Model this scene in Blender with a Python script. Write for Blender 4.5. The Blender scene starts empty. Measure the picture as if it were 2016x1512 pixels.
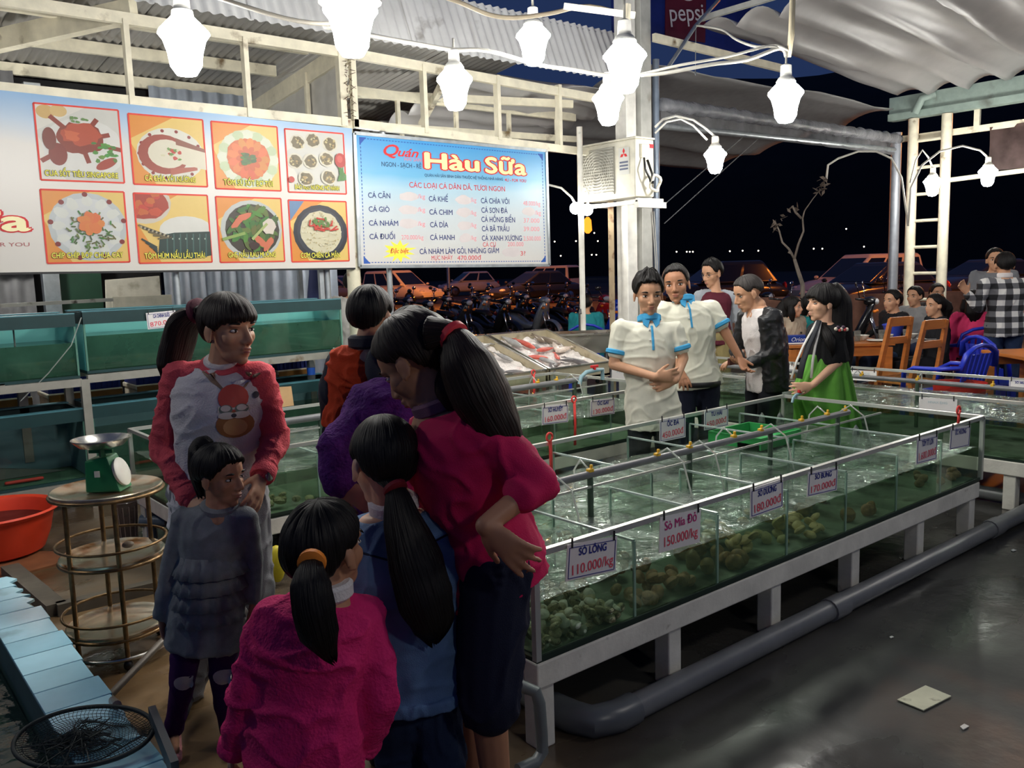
import bpy, bmesh, math, random
import numpy as np
from mathutils import Vector, Matrix, noise as mnoise
from mathutils.bvhtree import BVHTree
random.seed(7); np.random.seed(7)
SC = bpy.context.scene
COL = SC.collection
# ------------------------------------------------------------------ camera
F = 1700.0; CAMZ = 1.6
def _camrot(hy=530.0, rs=-0.03, vx=3091.0):
    roll = math.atan(rs); p = math.atan((756-hy)*math.cos(roll)/F)
    up = np.array([0, math.cos(p), math.sin(p)]); a = math.atan(-rs)
    Rz = np.array([[math.cos(a), -math.sin(a), 0], [math.sin(a), math.cos(a), 0], [0, 0, 1]])
    up = Rz@up; vy = hy+rs*(vx-1008)
    d = np.array([vx-1008, -(vy-756), -F]); d = d-up*(d@up); X = d/np.linalg.norm(d)
    return np.stack([X, np.cross(up, X), up])
R = _camrot(); CAM = np.array([0, 0, CAMZ])
cd = bpy.data.cameras.new('camera'); cam = bpy.data.objects.new('camera', cd); COL.objects.link(cam)
cd.sensor_width = 36; cd.lens = F/2016*36; cd.clip_start = .05; cd.clip_end = 1000
m4 = Matrix.Identity(4)
for i in range(3):
    for j in range(3): m4[i][j] = R[i, j]
    m4[i][3] = CAM[i]
cam.matrix_world = m4; SC.camera = cam
# ------------------------------------------------------------------ world, exposure
SC.view_settings.view_transform = 'Standard'; SC.view_settings.look = 'None'
SC.view_settings.gamma = 1; SC.view_settings.use_curve_mapping = False
SC.view_settings.exposure = 0.55
SC.cycles.transparent_max_bounces = 32
w = bpy.data.worlds.new('night'); SC.world = w; w.use_nodes = True
bg = w.node_tree.nodes['Background']; bg.inputs[0].default_value = (.14, .27, .80, 1); bg.inputs[1].default_value = 0.075
LAMP_E = 75.0      # brightness of the hanging bulbs
# ------------------------------------------------------------------ photo geometry
FWD = R@np.array([0, 0, -1.]); HF = np.array([FWD[0], FWD[1], 0]); HF /= np.linalg.norm(HF)
RIGHT = np.array([HF[1], -HF[0], 0]); UP = np.array([0, 0, 1.])
def ray(x, y):
    d = R@np.array([x-1008, -(y-756), -F]); return d/np.linalg.norm(d)
def at(x, y, h):            # point seen at pixel x,y whose horizontal distance ahead is h
    d = ray(x, y); return CAM+d*(h/(d@HF))
def onz(x, y, z=0): d = ray(x, y); return CAM+d*((z-CAMZ)/d[2])
def onY(x, y, Y): d = ray(x, y); return CAM+d*(Y/d[1])
def onX(x, y, X): d = ray(x, y); return CAM+d*(X/d[0])
def V(*a): return np.array(a, float)
def nrm(v): v = np.asarray(v, float); return v/(np.linalg.norm(v)+1e-12)
# ------------------------------------------------------------------ materials
def lin(c):
    c = [x/255. for x in c]; return tuple((x/12.92 if x <= .04045 else ((x+.055)/1.055)**2.4) for x in c)
MATS = {}
def mat(name, rgb, rough=.6, metal=0., var=.12, scale=9., bump=0., bscale=60., spec=.5, emit=0., dirt=None, dscale=3., dthr=.55, stretch=None, uv=False, rvar=0., coat=0.):
    if name in MATS: return MATS[name]
    m = bpy.data.materials.new(name); m.use_nodes = True; nt = m.node_tree; N = nt.nodes; L = nt.links
    b = N['Principled BSDF']; c = lin(rgb)
    b.inputs['Roughness'].default_value = rough; b.inputs['Metallic'].default_value = metal
    b.inputs['Specular IOR Level'].default_value = spec
    if coat: b.inputs['Coat Weight'].default_value = coat
    tc = N.new('ShaderNodeTexCoord'); out = tc.outputs['UV' if uv else 'Object']
    if stretch:
        mp = N.new('ShaderNodeMapping'); mp.inputs['Scale'].default_value = stretch; L.new(out, mp.inputs[0]); out = mp.outputs[0]
    def nz(s, det=4):
        n = N.new('ShaderNodeTexNoise'); n.inputs['Scale'].default_value = s; n.inputs['Detail'].default_value = det; L.new(out, n.inputs['Vector']); return n
    n1 = nz(scale); r = N.new('ShaderNodeValToRGB'); L.new(n1.outputs[0], r.inputs[0])
    r.color_ramp.elements[0].position = .3; r.color_ramp.elements[1].position = .7
    r.color_ramp.elements[0].color = (*[x*(1-var) for x in c], 1); r.color_ramp.elements[1].color = (*[min(1, x*(1+var)) for x in c], 1)
    colo = r.outputs[0]
    if dirt:
        n2 = nz(dscale, 8); r2 = N.new('ShaderNodeValToRGB'); L.new(n2.outputs[0], r2.inputs[0])
        r2.color_ramp.elements[0].position = dthr; r2.color_ramp.elements[1].position = min(1, dthr+.12)
        mx = N.new('ShaderNodeMix'); mx.data_type = 'RGBA'; L.new(r2.outputs[0], mx.inputs[0]); L.new(colo, mx.inputs[6]); mx.inputs[7].default_value = (*lin(dirt), 1); colo = mx.outputs[2]
    L.new(colo, b.inputs['Base Color'])
    if rvar:
        n3 = nz(scale*.35, 6); mr = N.new('ShaderNodeMapRange'); L.new(n3.outputs[0], mr.inputs[0]); mr.inputs[1].default_value = .35; mr.inputs[2].default_value = .65
        mr.inputs[3].default_value = max(.02, rough-rvar); mr.inputs[4].default_value = min(1, rough+rvar); L.new(mr.outputs[0], b.inputs['Roughness'])
    if bump:
        n4 = nz(bscale, 3); bp = N.new('ShaderNodeBump'); bp.inputs['Strength'].default_value = bump; bp.inputs['Distance'].default_value = .01; L.new(n4.outputs[0], bp.inputs['Height']); L.new(bp.outputs[0], b.inputs['Normal'])
    if emit:
        b.inputs['Emission Color'].default_value = (*c, 1); b.inputs['Emission Strength'].default_value = emit
    MATS[name] = m; return m
def flat(rgb, rough=.55):      # plain print colour
    return mat('print_%d_%d_%d' % tuple(rgb), rgb, rough, var=.03)
def glow(name, rgb, s):
    if name in MATS: return MATS[name]
    m = bpy.data.materials.new(name); m.use_nodes = True; nt = m.node_tree; nt.nodes.clear()
    e = nt.nodes.new('ShaderNodeEmission'); o = nt.nodes.new('ShaderNodeOutputMaterial'); e.inputs[0].default_value = (*lin(rgb), 1); e.inputs[1].default_value = s
    nt.links.new(e.outputs[0], o.inputs[0]); MATS[name] = m; return m
def clear(name, tint, gloss_rough=.02, ior=1.45, milky=0., mrgb=(120, 150, 135), bump=0., bscale=20., wave=False):
    # thin clear sheet: transparent + fresnel gloss (+ some milky scatter)
    if name in MATS: return MATS[name]
    m = bpy.data.materials.new(name); m.use_nodes = True; nt = m.node_tree; nt.nodes.clear(); N = nt.nodes; L = nt.links
    o = N.new('ShaderNodeOutputMaterial'); t = N.new('ShaderNodeBsdfTransparent'); t.inputs[0].default_value = (*lin(tint), 1)
    g = N.new('ShaderNodeBsdfGlossy'); g.inputs['Roughness'].default_value = gloss_rough
    f = N.new('ShaderNodeFresnel'); f.inputs[0].default_value = ior
    a = t.outputs[0]
    if milky:
        d = N.new('ShaderNodeBsdfDiffuse'); d.inputs[0].default_value = (*lin(mrgb), 1); mm = N.new('ShaderNodeMixShader'); mm.inputs[0].default_value = milky
        tr = N.new('ShaderNodeBsdfTranslucent'); tr.inputs[0].default_value = (*lin(mrgb), 1); dm = N.new('ShaderNodeMixShader'); dm.inputs[0].default_value = .55; L.new(d.outputs[0], dm.inputs[1]); L.new(tr.outputs[0], dm.inputs[2])
        L.new(a, mm.inputs[1]); L.new(dm.outputs[0], mm.inputs[2]); a = mm.outputs[0]
        tc = N.new('ShaderNodeTexCoord'); n = N.new('ShaderNodeTexNoise'); n.inputs['Scale'].default_value = 3.5; n.inputs['Detail'].default_value = 5; L.new(tc.outputs['Object'], n.inputs['Vector'])
        mr = N.new('ShaderNodeMapRange'); mr.inputs[1].default_value = .3; mr.inputs[2].default_value = .7; mr.inputs[3].default_value = milky*.6; mr.inputs[4].default_value = min(1, milky*1.4); L.new(n.outputs[0], mr.inputs[0]); L.new(mr.outputs[0], mm.inputs[0])
    geo = N.new('ShaderNodeNewGeometry'); sb_ = N.new('ShaderNodeMath'); sb_.operation = 'SUBTRACT'; sb_.inputs[0].default_value = 1.; L.new(geo.outputs['Backfacing'], sb_.inputs[1]); ml = N.new('ShaderNodeMath'); ml.operation = 'MULTIPLY'; L.new(f.outputs[0], ml.inputs[0]); L.new(sb_.outputs[0], ml.inputs[1])
    mx = N.new('ShaderNodeMixShader'); L.new(ml.outputs[0], mx.inputs[0]); L.new(a, mx.inputs[1]); L.new(g.outputs[0], mx.inputs[2]); L.new(mx.outputs[0], o.inputs[0])
    if bump:
        tc2 = N.new('ShaderNodeTexCoord'); n2 = N.new('ShaderNodeTexNoise'); n2.inputs['Scale'].default_value = bscale; n2.inputs['Detail'].default_value = 3; L.new(tc2.outputs['Object'], n2.inputs['Vector'])
        bp = N.new('ShaderNodeBump'); bp.inputs['Strength'].default_value = bump; bp.inputs['Distance'].default_value = .02; L.new(n2.outputs[0], bp.inputs['Height']); L.new(bp.outputs[0], g.inputs['Normal']); L.new(bp.outputs[0], f.inputs['Normal'])
    MATS[name] = m; return m
# ------------------------------------------------------------------ mesh builder
def frame(axis, hint=(0, 0, 1)):
    z = nrm(axis); h = np.asarray(hint, float)
    if abs(z@nrm(h)) > .98: h = V(1, 0, 0) if abs(z[0]) < .9 else V(0, 1, 0)
    x = nrm(np.cross(h, z)); return x, np.cross(z, x), z
class MB:
    def __init__(s): s.v = []; s.f = []; s.m = []; s.n = 0; s.uv = None
    def add(s, v, f, m=0):
        v = np.asarray(v, float); s.v.append(v); o = s.n
        s.f += [tuple(i+o for i in q) for q in f]; s.m += [m]*len(f); s.n += len(v); return s
    def box(s, c, size, m=0, Rm=None):
        h = np.asarray(size, float)/2
        v = np.array([[x, y, z] for x in (-1, 1) for y in (-1, 1) for z in (-1, 1)])*h
        if Rm is not None: v = v@np.asarray(Rm).T
        return s.add(v+np.asarray(c), [(0, 1, 3, 2), (4, 6, 7, 5), (0, 4, 5, 1), (2, 3, 7, 6), (0, 2, 6, 4), (1, 5, 7, 3)], m)
    def bb(s, lo, hi, m=0):
        lo = np.asarray(lo, float); hi = np.asarray(hi, float); return s.box((lo+hi)/2, np.abs(hi-lo), m)
    def beam(s, a, b, wd, ht=None, m=0, hint=(0, 0, 1)):
        a = np.asarray(a, float); b = np.asarray(b, float); x, y, z = frame(b-a, hint); ht = ht or wd
        return s.box((a+b)/2, (wd, ht, np.linalg.norm(b-a)), m, np.stack([x, y, z], 1))
    def rings(s, rs, m=0, cap=True, close=True):
        rs = [np.asarray(r, float) for r in rs]; n = len(rs[0]); v = np.concatenate(rs); f = []
        for i in range(len(rs)-1):
            for j in range(n if close else n-1):
                k = (j+1) % n; f.append((i*n+j, i*n+k, (i+1)*n+k, (i+1)*n+j))
        if cap and close:
            f.append(tuple(range(n-1, -1, -1))); f.append(tuple((len(rs)-1)*n+j for j in range(n)))
        return s.add(v, f, m)
    def tube(s, pts, r, seg=8, m=0, flat_=1., cap=True, hint=(0, 0, 1)):
        pts = [np.asarray(p, float) for p in pts]; n = len(pts); rr = r if hasattr(r, '__len__') else [r]*n; rs = []
        px = None
        for i in range(n):
            t = nrm(pts[min(i+1, n-1)]-pts[max(i-1, 0)])
            if px is None: x, y, z = frame(t, hint)
            else:
                x = nrm(px-t*(px@t)); y = np.cross(t, x)
            px = x
            rs.append([pts[i]+rr[i]*(x*math.cos(a)+y*flat_*math.sin(a)) for a in np.arange(seg)*2*math.pi/seg])
        return s.rings(rs, m, cap)
    def lathe(s, prof, c=(0, 0, 0), seg=20, m=0, axis=(0, 0, 1), cap=True, sx=1., sy=1.):
        x, y, z = frame(axis, (0, 1, 0)) if tuple(axis) != (0, 0, 1) else (V(1, 0, 0), V(0, 1, 0), V(0, 0, 1)); c = np.asarray(c, float)
        rs = [[c+z*h+max(r, 1e-4)*(sx*x*math.cos(a)+sy*y*math.sin(a)) for a in np.arange(seg)*2*math.pi/seg] for r, h in prof]
        return s.rings(rs, m, cap)
    def ell(s, c, r, Rm=None, m=0, seg=14, rg=9):
        r = (r,)*3 if not hasattr(r, '__len__') else r; v = []
        for i in range(rg+1):
            t = math.pi*i/rg; st = max(math.sin(t), .002)
            for j in range(seg):
                a = 2*math.pi*j/seg; v.append((st*math.cos(a)*r[0], st*math.sin(a)*r[1], math.cos(t)*r[2]))
        v = np.array(v)
        if Rm is not None: v = v@np.asarray(Rm).T
        v = v+np.asarray(c); f = []
        for i in range(rg):
            for j in range(seg):
                k = (j+1) % seg; f.append((i*seg+k, i*seg+j, (i+1)*seg+j, (i+1)*seg+k))
        f.append(tuple(range(seg))); f.append(tuple(rg*seg+j for j in range(seg-1, -1, -1)))
        return s.add(v, f, m)
    def cap(s, a, b, ra, rb=None, m=0, seg=12):
        a = np.asarray(a, float); b = np.asarray(b, float); rb = ra if rb is None else rb
        x, y, z = frame(b-a if np.linalg.norm(b-a) > 1e-6 else V(0, 0, 1)); rs = []
        def ring(c, r): return [c+r*(x*math.cos(t)+y*math.sin(t)) for t in np.arange(seg)*2*math.pi/seg]
        for t in (90, 65, 40, 20, 0): q = math.radians(t); rs.append(ring(a-z*ra*math.sin(q), max(ra*math.cos(q), 1e-4)))
        for t in (0, 20, 40, 65, 90): q = math.radians(t); rs.append(ring(b+z*rb*math.sin(q), max(rb*math.cos(q), 1e-4)))
        return s.rings(rs, m)
    def prism(s, poly, o, ux, uy, th, m=0):
        ux = np.asarray(ux, float); uy = np.asarray(uy, float); o = np.asarray(o, float); n = np.cross(ux, uy); n = nrm(n)*th
        a = [o+ux*p[0]+uy*p[1] for p in poly]; return s.rings([a, [p+n for p in a]], m)
    def grid(s, fn, nu, nv, m=0, closeu=False):
        v = [fn(i/(nu if closeu else nu-1), j/(nv-1)) for j in range(nv) for i in range(nu)]; f = []
        for j in range(nv-1):
            for i in range(nu if closeu else nu-1): k = (i+1) % nu; f.append((j*nu+i, j*nu+k, (j+1)*nu+k, (j+1)*nu+i))
        return s.add(v, f, m)
    def arrays(s): return (np.concatenate(s.v) if s.v else np.zeros((0, 3))), s.f
    def obj(s, name, mats, parent=None, origin=None, smooth=False, local=False, bevel=0, solid=0, **tags):
        v, f = s.arrays(); o = np.zeros(3)
        if parent is not None and not local: o = wloc(parent)
        if origin is not None and parent is None: o = np.asarray(origin, float)
        elif parent is None and not local and len(v): o = V((v[:, 0].min()+v[:, 0].max())/2, (v[:, 1].min()+v[:, 1].max())/2, v[:, 2].min())
        me = bpy.data.meshes.new(name); me.from_pydata((v-o).tolist(), [], f)
        mats = mats if isinstance(mats, (list, tuple)) else [mats]
        for q in mats: me.materials.append(q)
        if len(mats) > 1: me.polygons.foreach_set('material_index', s.m)
        if smooth: me.polygons.foreach_set('use_smooth', [True]*len(f)); 
        ob = bpy.data.objects.new(name, me); COL.objects.link(ob)
        if parent is not None: ob.parent = parent
        else: ob.location = o
        if smooth == 'auto': me.set_sharp_from_angle(angle=math.radians(38))
        if bevel:
            md = ob.modifiers.new('bevel', 'BEVEL'); md.width = bevel; md.segments = 2; md.limit_method = 'ANGLE'
        if solid:
            md = ob.modifiers.new('solid', 'SOLIDIFY'); md.thickness = solid; md.offset = 0
        for k, q in tags.items():
            if q: ob[{'cat': 'category'}.get(k, k)] = q
        return ob
def wloc(o):
    l = np.zeros(3)
    while o is not None: l += np.array(o.location); o = o.parent
    return l
def thing(name, label, cat, loc=(0, 0, 0), group=None, rz=0):
    o = bpy.data.objects.new(name, None); o.empty_display_size = .1; COL.objects.link(o); o.location = loc; o.rotation_euler = (0, 0, rz)
    o['label'] = label; o['category'] = cat
    if group: o['group'] = group
    return o
def struct(name, mb, m, parent=None, label=None, **k):
    o = mb.obj(name, m, parent, **k)
    if parent is None: o['kind'] = 'structure'
    if label: o['label'] = label
    return o
def copy_tree(o, parent=None):
    c = o.copy(); COL.objects.link(c); c.parent = parent
    for ch in list(KIDS.get(o, o.children)): copy_tree(ch, c)
    return c
KIDS = {}
# scratch scene for voxel remeshing and text
TS = bpy.data.scenes.new('scratch'); TL = TS.view_layers[0]
def remesh(mb, vox, sm=2, smf=.5):
    v, f = mb.arrays(); me = bpy.data.meshes.new('t'); me.from_pydata(v.tolist(), [], f); ob = bpy.data.objects.new('t', me); TS.collection.objects.link(ob)
    md = ob.modifiers.new('r', 'REMESH'); md.mode = 'VOXEL'; md.voxel_size = vox
    if sm: s2 = ob.modifiers.new('s', 'SMOOTH'); s2.iterations = sm; s2.factor = smf
    TL.update(); dg = TL.depsgraph; dg.update(); ev = ob.evaluated_get(dg); m2 = bpy.data.meshes.new_from_object(ev)
    n = len(m2.vertices); a = np.empty(n*3); m2.vertices.foreach_get('co', a); nn = np.empty(n*3); m2.vertices.foreach_get('normal', nn)
    lp = np.empty(len(m2.loops), int); m2.loops.foreach_get('vertex_index', lp); st = np.empty(len(m2.polygons), int); tt = np.empty(len(m2.polygons), int)
    m2.polygons.foreach_get('loop_start', st); m2.polygons.foreach_get('loop_total', tt)
    fs = [tuple(lp[a_:a_+b_].tolist()) for a_, b_ in zip(st, tt)]
    bpy.data.objects.remove(ob); bpy.data.meshes.remove(me); bpy.data.meshes.remove(m2)
    return a.reshape(-1, 3), fs, nn.reshape(-1, 3)
def text2d(s, size=1., bold=0., space=1., shear=0., align='CENTER'):
    c = bpy.data.curves.new('t', 'FONT'); c.body = s; c.size = size; c.align_x = align; c.align_y = 'CENTER'; c.offset = bold*size; c.space_character = space; c.shear = shear; c.resolution_u = 3
    ob = bpy.data.objects.new('t', c); TS.collection.objects.link(ob); TL.update(); dg = TL.depsgraph; dg.update()
    m2 = bpy.data.meshes.new_from_object(ob.evaluated_get(dg)); n = len(m2.vertices); a = np.empty(n*3); m2.vertices.foreach_get('co', a); a = a.reshape(-1, 3)
    fs = [tuple(p.vertices) for p in m2.polygons]
    bpy.data.objects.remove(ob); bpy.data.curves.remove(c); bpy.data.meshes.remove(m2); return a, fs
HORN = dict(zip('ƠỚỜỞỠỢơớờởỡợ', 'OÓÒỎÕỌoóòỏõọ'))
def htext(s, space, shear, align):
    # the built-in font fills the horned O badly: set a plain O and add the horn as its own stroke
    if not any(c in HORN for c in s): return text2d(s, 1., 0., space, shear, align)
    p = ''.join(HORN.get(c, c) for c in s); a, fs = text2d(p, 1., 0., space, shear, 'LEFT'); fs = list(fs)
    for i, c in enumerate(s):
        if c in HORN:
            q, _ = text2d(p[:i]+('O' if c.isupper() else 'o'), 1., 0., space, shear, 'LEFT'); z, _ = text2d('O' if c.isupper() else 'o', 1., 0., space, shear, 'LEFT')
            xr, yt = q[:, 0].max(), z[:, 1].max(); n = len(a)
            a = np.concatenate([a, np.array([[xr-.12, yt-.10, 0], [xr-.02, yt-.13, 0], [xr+.06, yt+.0, 0], [xr+.055, yt+.09, 0], [xr-.02, yt+.09, 0], [xr-.015, yt+.0, 0]])]); fs += [(n, n+1, n+2, n+5), (n+5, n+2, n+3, n+4)]
    if align == 'CENTER': a[:, 0] -= (a[:, 0].max()+a[:, 0].min())/2
    return a, fs
def text_on(mb, s, o, ux, uy, off, size, width=None, m=0, bold=0., shear=0., height=None, rot=0., align='CENTER', space=1.):
    if bold:
        sh = [(0, 0)]+[(bold*math.cos(t), bold*math.sin(t)) for t in np.arange(8 if bold > .03 else 4)*2*math.pi/(8 if bold > .03 else 4)]
    else: sh = [(0, 0)]
    a, fs = htext(s, space, shear, align)
    if len(a) == 0: return
    xs = a[:, 0].copy(); ys = a[:, 1].copy(); sx = sy = size
    if width: sx = width/max(1e-6, xs.max()-xs.min())
    if height: sy = height
    n = nrm(np.cross(ux, uy)); cr, sr = math.cos(rot), math.sin(rot)
    for i, (dx, dy) in enumerate(sh):
        X = (xs+dx)*sx; Y = (ys+dy)*sy; X, Y = X*cr-Y*sr, X*sr+Y*cr
        mb.add(np.asarray(o)+np.outer(X, ux)+np.outer(Y, uy)+n*(off+i*.00004), fs, m)
def ridged(P, f, seed=0.):
    out = np.zeros(len(P))
    for i, p in enumerate(P):
        a, b, c = p[0]*f[0]+seed, p[1]*f[1]-seed, p[2]*f[2]+seed*.5
        w_ = mnoise.noise(Vector((a*.35+9, b*.35, c*.35)))*1.6
        n = mnoise.noise(Vector((a+w_, b-w_, c+w_*.7))); k = 1-min(1, abs(n)*3.2); out[i] = k*k-.25+.8*mnoise.noise(Vector((a*.4, b*.4, c*.4+5)))
    return out
def fbm(P, f, seed=0., oct=2):
    out = np.zeros(len(P))
    for i, p in enumerate(P):
        out[i] = mnoise.noise(Vector((p[0]*f[0]+seed, p[1]*f[1]-seed, p[2]*f[2]+seed*.5)))
    return out
# ================================================================== common materials
cream = mat('cream_paint', (226, 219, 196), .5, dirt=(120, 100, 70), dscale=5, dthr=.63, bump=.1)
white_p = mat('white_paint', (228, 225, 214), .45, dirt=(110, 104, 84), dscale=6, dthr=.66)
galv = mat('galvanised', (168, 174, 178), .38, .75, var=.15, scale=14)
steel = mat('stainless', (196, 194, 186), .25, .95, var=.1, scale=6, rvar=.12)
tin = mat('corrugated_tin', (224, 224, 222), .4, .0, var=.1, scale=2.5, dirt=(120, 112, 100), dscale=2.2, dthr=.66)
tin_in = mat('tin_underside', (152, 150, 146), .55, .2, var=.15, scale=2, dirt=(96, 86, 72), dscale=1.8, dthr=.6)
pvc = mat('grey_pvc', (110, 111, 112), .35, var=.1)
dark_pl = mat('black_plastic', (22, 22, 24), .4)
cable = mat('cable_sheath', (168, 166, 158), .55)
bulb_m = glow('lamp_glass', (255, 252, 244), LAMP_E)
glass = clear('tank_glass', (240, 246, 242), .02, 1.45)
edge = mat('glass_edge', (96, 140, 124), .15, var=.05, spec=.8)
alu = mat('aluminium_rail', (205, 206, 200), .35, .6, var=.06)

# ================================================================== ground
fm = bpy.data.materials.new('wet_concrete'); fm.use_nodes = True
def _floor():
    nt = fm.node_tree; N = nt.nodes; L = nt.links; b = N['Principled BSDF']; tc = N.new('ShaderNodeTexCoord')
    def nz(s, d=6, st=None):
        n = N.new('ShaderNodeTexNoise'); n.inputs['Scale'].default_value = s; n.inputs['Detail'].default_value = d; o = tc.outputs['Object']
        if st: mp = N.new('ShaderNodeMapping'); mp.inputs['Scale'].default_value = st; L.new(o, mp.inputs[0]); o = mp.outputs[0]
        L.new(o, n.inputs['Vector']); return n
    a = nz(1.3); r = N.new('ShaderNodeValToRGB'); L.new(a.outputs[0], r.inputs[0]); e = r.color_ramp.elements
    e[0].position = .3; e[0].color = (*lin((46, 45, 43)), 1); e[1].position = .7; e[1].color = (*lin((80, 77, 72)), 1); q = e.new(.5); q.color = (*lin((60, 58, 55)), 1)
    # browner towards the fish racks (wet soil)
    sx = N.new('ShaderNodeSeparateXYZ'); L.new(tc.outputs['Object'], sx.inputs[0]); mr = N.new('ShaderNodeMapRange'); L.new(sx.outputs[0], mr.inputs[0]); mr.inputs[1].default_value = -3.8; mr.inputs[2].default_value = -5.1
    mx = N.new('ShaderNodeMix'); mx.data_type = 'RGBA'; L.new(mr.outputs[0], mx.inputs[0]); L.new(r.outputs[0], mx.inputs[6])
    r2 = N.new('ShaderNodeValToRGB'); c2 = nz(2.2); L.new(c2.outputs[0], r2.inputs[0]); r2.color_ramp.elements[0].color = (*lin((78, 58, 36)), 1); r2.color_ramp.elements[1].color = (*lin((134, 108, 74)), 1); r2.color_ramp.elements[0].position = .35; r2.color_ramp.elements[1].position = .7
    L.new(r2.outputs[0], mx.inputs[7]); L.new(mx.outputs[2], b.inputs['Base Color'])
    d = nz(.9, 8, (1, 2.2, 1)); m2 = N.new('ShaderNodeMapRange'); L.new(d.outputs[0], m2.inputs[0]); m2.inputs[1].default_value = .42; m2.inputs[2].default_value = .6; m2.inputs[3].default_value = .16; m2.inputs[4].default_value = .5; L.new(m2.outputs[0], b.inputs['Roughness'])
    h = nz(14, 4); bp = N.new('ShaderNodeBump'); bp.inputs['Strength'].default_value = .12; bp.inputs['Distance'].default_value = .02; L.new(h.outputs[0], bp.inputs['Height']); L.new(bp.outputs[0], b.inputs['Normal'])
    b.inputs['Specular IOR Level'].default_value = .45
_floor()
struct('floor', MB().bb((-4, -4, -.12), (16, 9.6, 0)), fm)
asph = mat('parking_asphalt', (34, 33, 32), .8, var=.25, scale=1.2, bump=.3)
struct('ground', MB().bb((-60, 9.6, -.3), (120, 140, -.02)).bb((16, -60, -.3), (120, 9.6, -.02)), asph, label='dark ground beyond the market floor')
struct('parking_slab', MB().bb((4.6, 10.4, -.02), (60, 70, .004)).bb((15.5, 7.6, -.02), (60, 10.4, .004)), mat('parking_slab', (70, 64, 58), .85, var=.2, scale=1), label='paved parking ground')
# dark hill across the bay with far town lights
mb = MB()
def hill(u, v):
    az = math.radians(-5+u*115); r = 150+v*60; h = (44+6*mnoise.noise(Vector((u*6, 3.1, 0)))+3*mnoise.noise(Vector((u*19, 9, 0))))*(v**.6)
    return (r*math.cos(az), r*math.sin(az), -1+h)
mb.grid(hill, 90, 8); struct('hill', mb, mat('hill_forest', (24, 27, 26), .95, var=.3, scale=.2), smooth=True, label='dark hill behind the parking')
tl = glow('town_light', (255, 236, 205), 9)
for i, (x, y) in enumerate(sorted([(1332, 497), (1352, 497), (1358, 497), (1364, 497), (1437, 496), (1462, 495), (1493, 495), (1602, 491), (1619, 491), (1666, 452), (1701, 487), (1092, 477), (1165, 503), (1174, 503), (1177, 476), (1170, 460), (1134, 476), (1104, 505)])):
    MB().ell((0, 0, 0), .10, seg=6, rg=4).obj('town_light', tl, None, cat='light', label='tiny white town light across the dark bay, number %d counted from the left' % (i+1), group='town lights across the bay').location = at(x, y, 125)

# ================================================================== shed behind the menu boards
SY = 7.0
def corr(mb, o, u, v, n_len, pitch, amp, m=0, per=6):
    # corrugated sheet spanned by u (across the waves) and v (along them)
    o = np.asarray(o, float); u = np.asarray(u, float); v = np.asarray(v, float); n = nrm(np.cross(u, v)); L_ = np.linalg.norm(u); k = int(L_/pitch*per)
    a = [o+u*(i/k)+n*amp*math.sin(i/per*2*math.pi) for i in range(k+1)]
    return mb.grid(lambda s, t: a[int(round(s*k))]+v*t, k+1, 2, m)
# roof of the shed: separate sheets side by side
roof = thing('shed_roof', 'grey corrugated tin roof of the shed behind the food menu boards', 'roof', (1, 8, 3.4))
x = -2.2
while x < 5.6:
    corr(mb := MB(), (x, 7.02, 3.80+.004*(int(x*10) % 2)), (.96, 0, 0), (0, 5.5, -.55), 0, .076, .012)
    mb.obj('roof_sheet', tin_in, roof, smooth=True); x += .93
for y, z in ((7.6, 3.68), (8.3, 3.61), (9.1, 3.53), (10.0, 3.44), (11, 3.34), (12.2, 3.22)):
    MB().beam((-2.2, y, z), (3.9 if y < 9.5 else 5.6, y, z), .05, .10).obj('purlin', cream, roof)
for xx in (.9, 3.98):
    MB().beam((xx, 7.05, 3.55), (xx, 12.3, 3.05), .06, .16).obj('rafter', cream, roof)
MB().beam((2.2, 7.05, 3.62), (.6, 9.4, 3.42), .09, .16).obj('brace', cream, roof)
g = MB(); corr(g, (3.98, 7.08, 2.95), (0, 2.6, 0), (0, 0, .62), 0, .3, .006)
struct('wall_gable', g, mat('gable_sheet', (196, 194, 188), .5, .1, var=.08), smooth=True)
MB().beam((3.95, 7.75, 2.95), (3.95, 7.75, 3.5), .04).obj('gable_post', cream, bpy.data.objects['wall_gable'])
# right bay of the shed: trusses and pleated tarpaulin
tr = thing('roof_truss', 'cream painted steel roof truss above the fish price board', 'truss', (5.2, 8, 3.3))
for y in (7.9, 9.0):
    MB().beam((4.0, y, 3.42-.1*(y-7.9)), (7.6, y, 3.42-.1*(y-7.9)), .05, .09).obj('chord', cream, tr)
    MB().beam((4.0, y, 3.08-.1*(y-7.9)), (7.6, y, 3.16-.1*(y-7.9)), .05, .07).obj('chord', cream, tr)
    for k in range(5): MB().beam((4.3+k*.75, y, 3.08-.1*(y-7.9)), (4.3+k*.75, y, 3.42-.1*(y-7.9)), .04).obj('strut', cream, tr)
for a, b in (((4.05, 7.1, 3.5), (5.6, 10.6, 3.2)), ((5.1, 7.1, 3.46), (6.8, 10.6, 3.15)), ((4.05, 8.6, 3.5), (6.9, 7.2, 3.4))):
    MB().beam(a, b, .05, .08).obj('rafter', cream, tr)
tarp = mat('grey_tarp', (168, 166, 165), .38, var=.08, scale=3, spec=.6, bump=.15, bscale=9)
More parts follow.
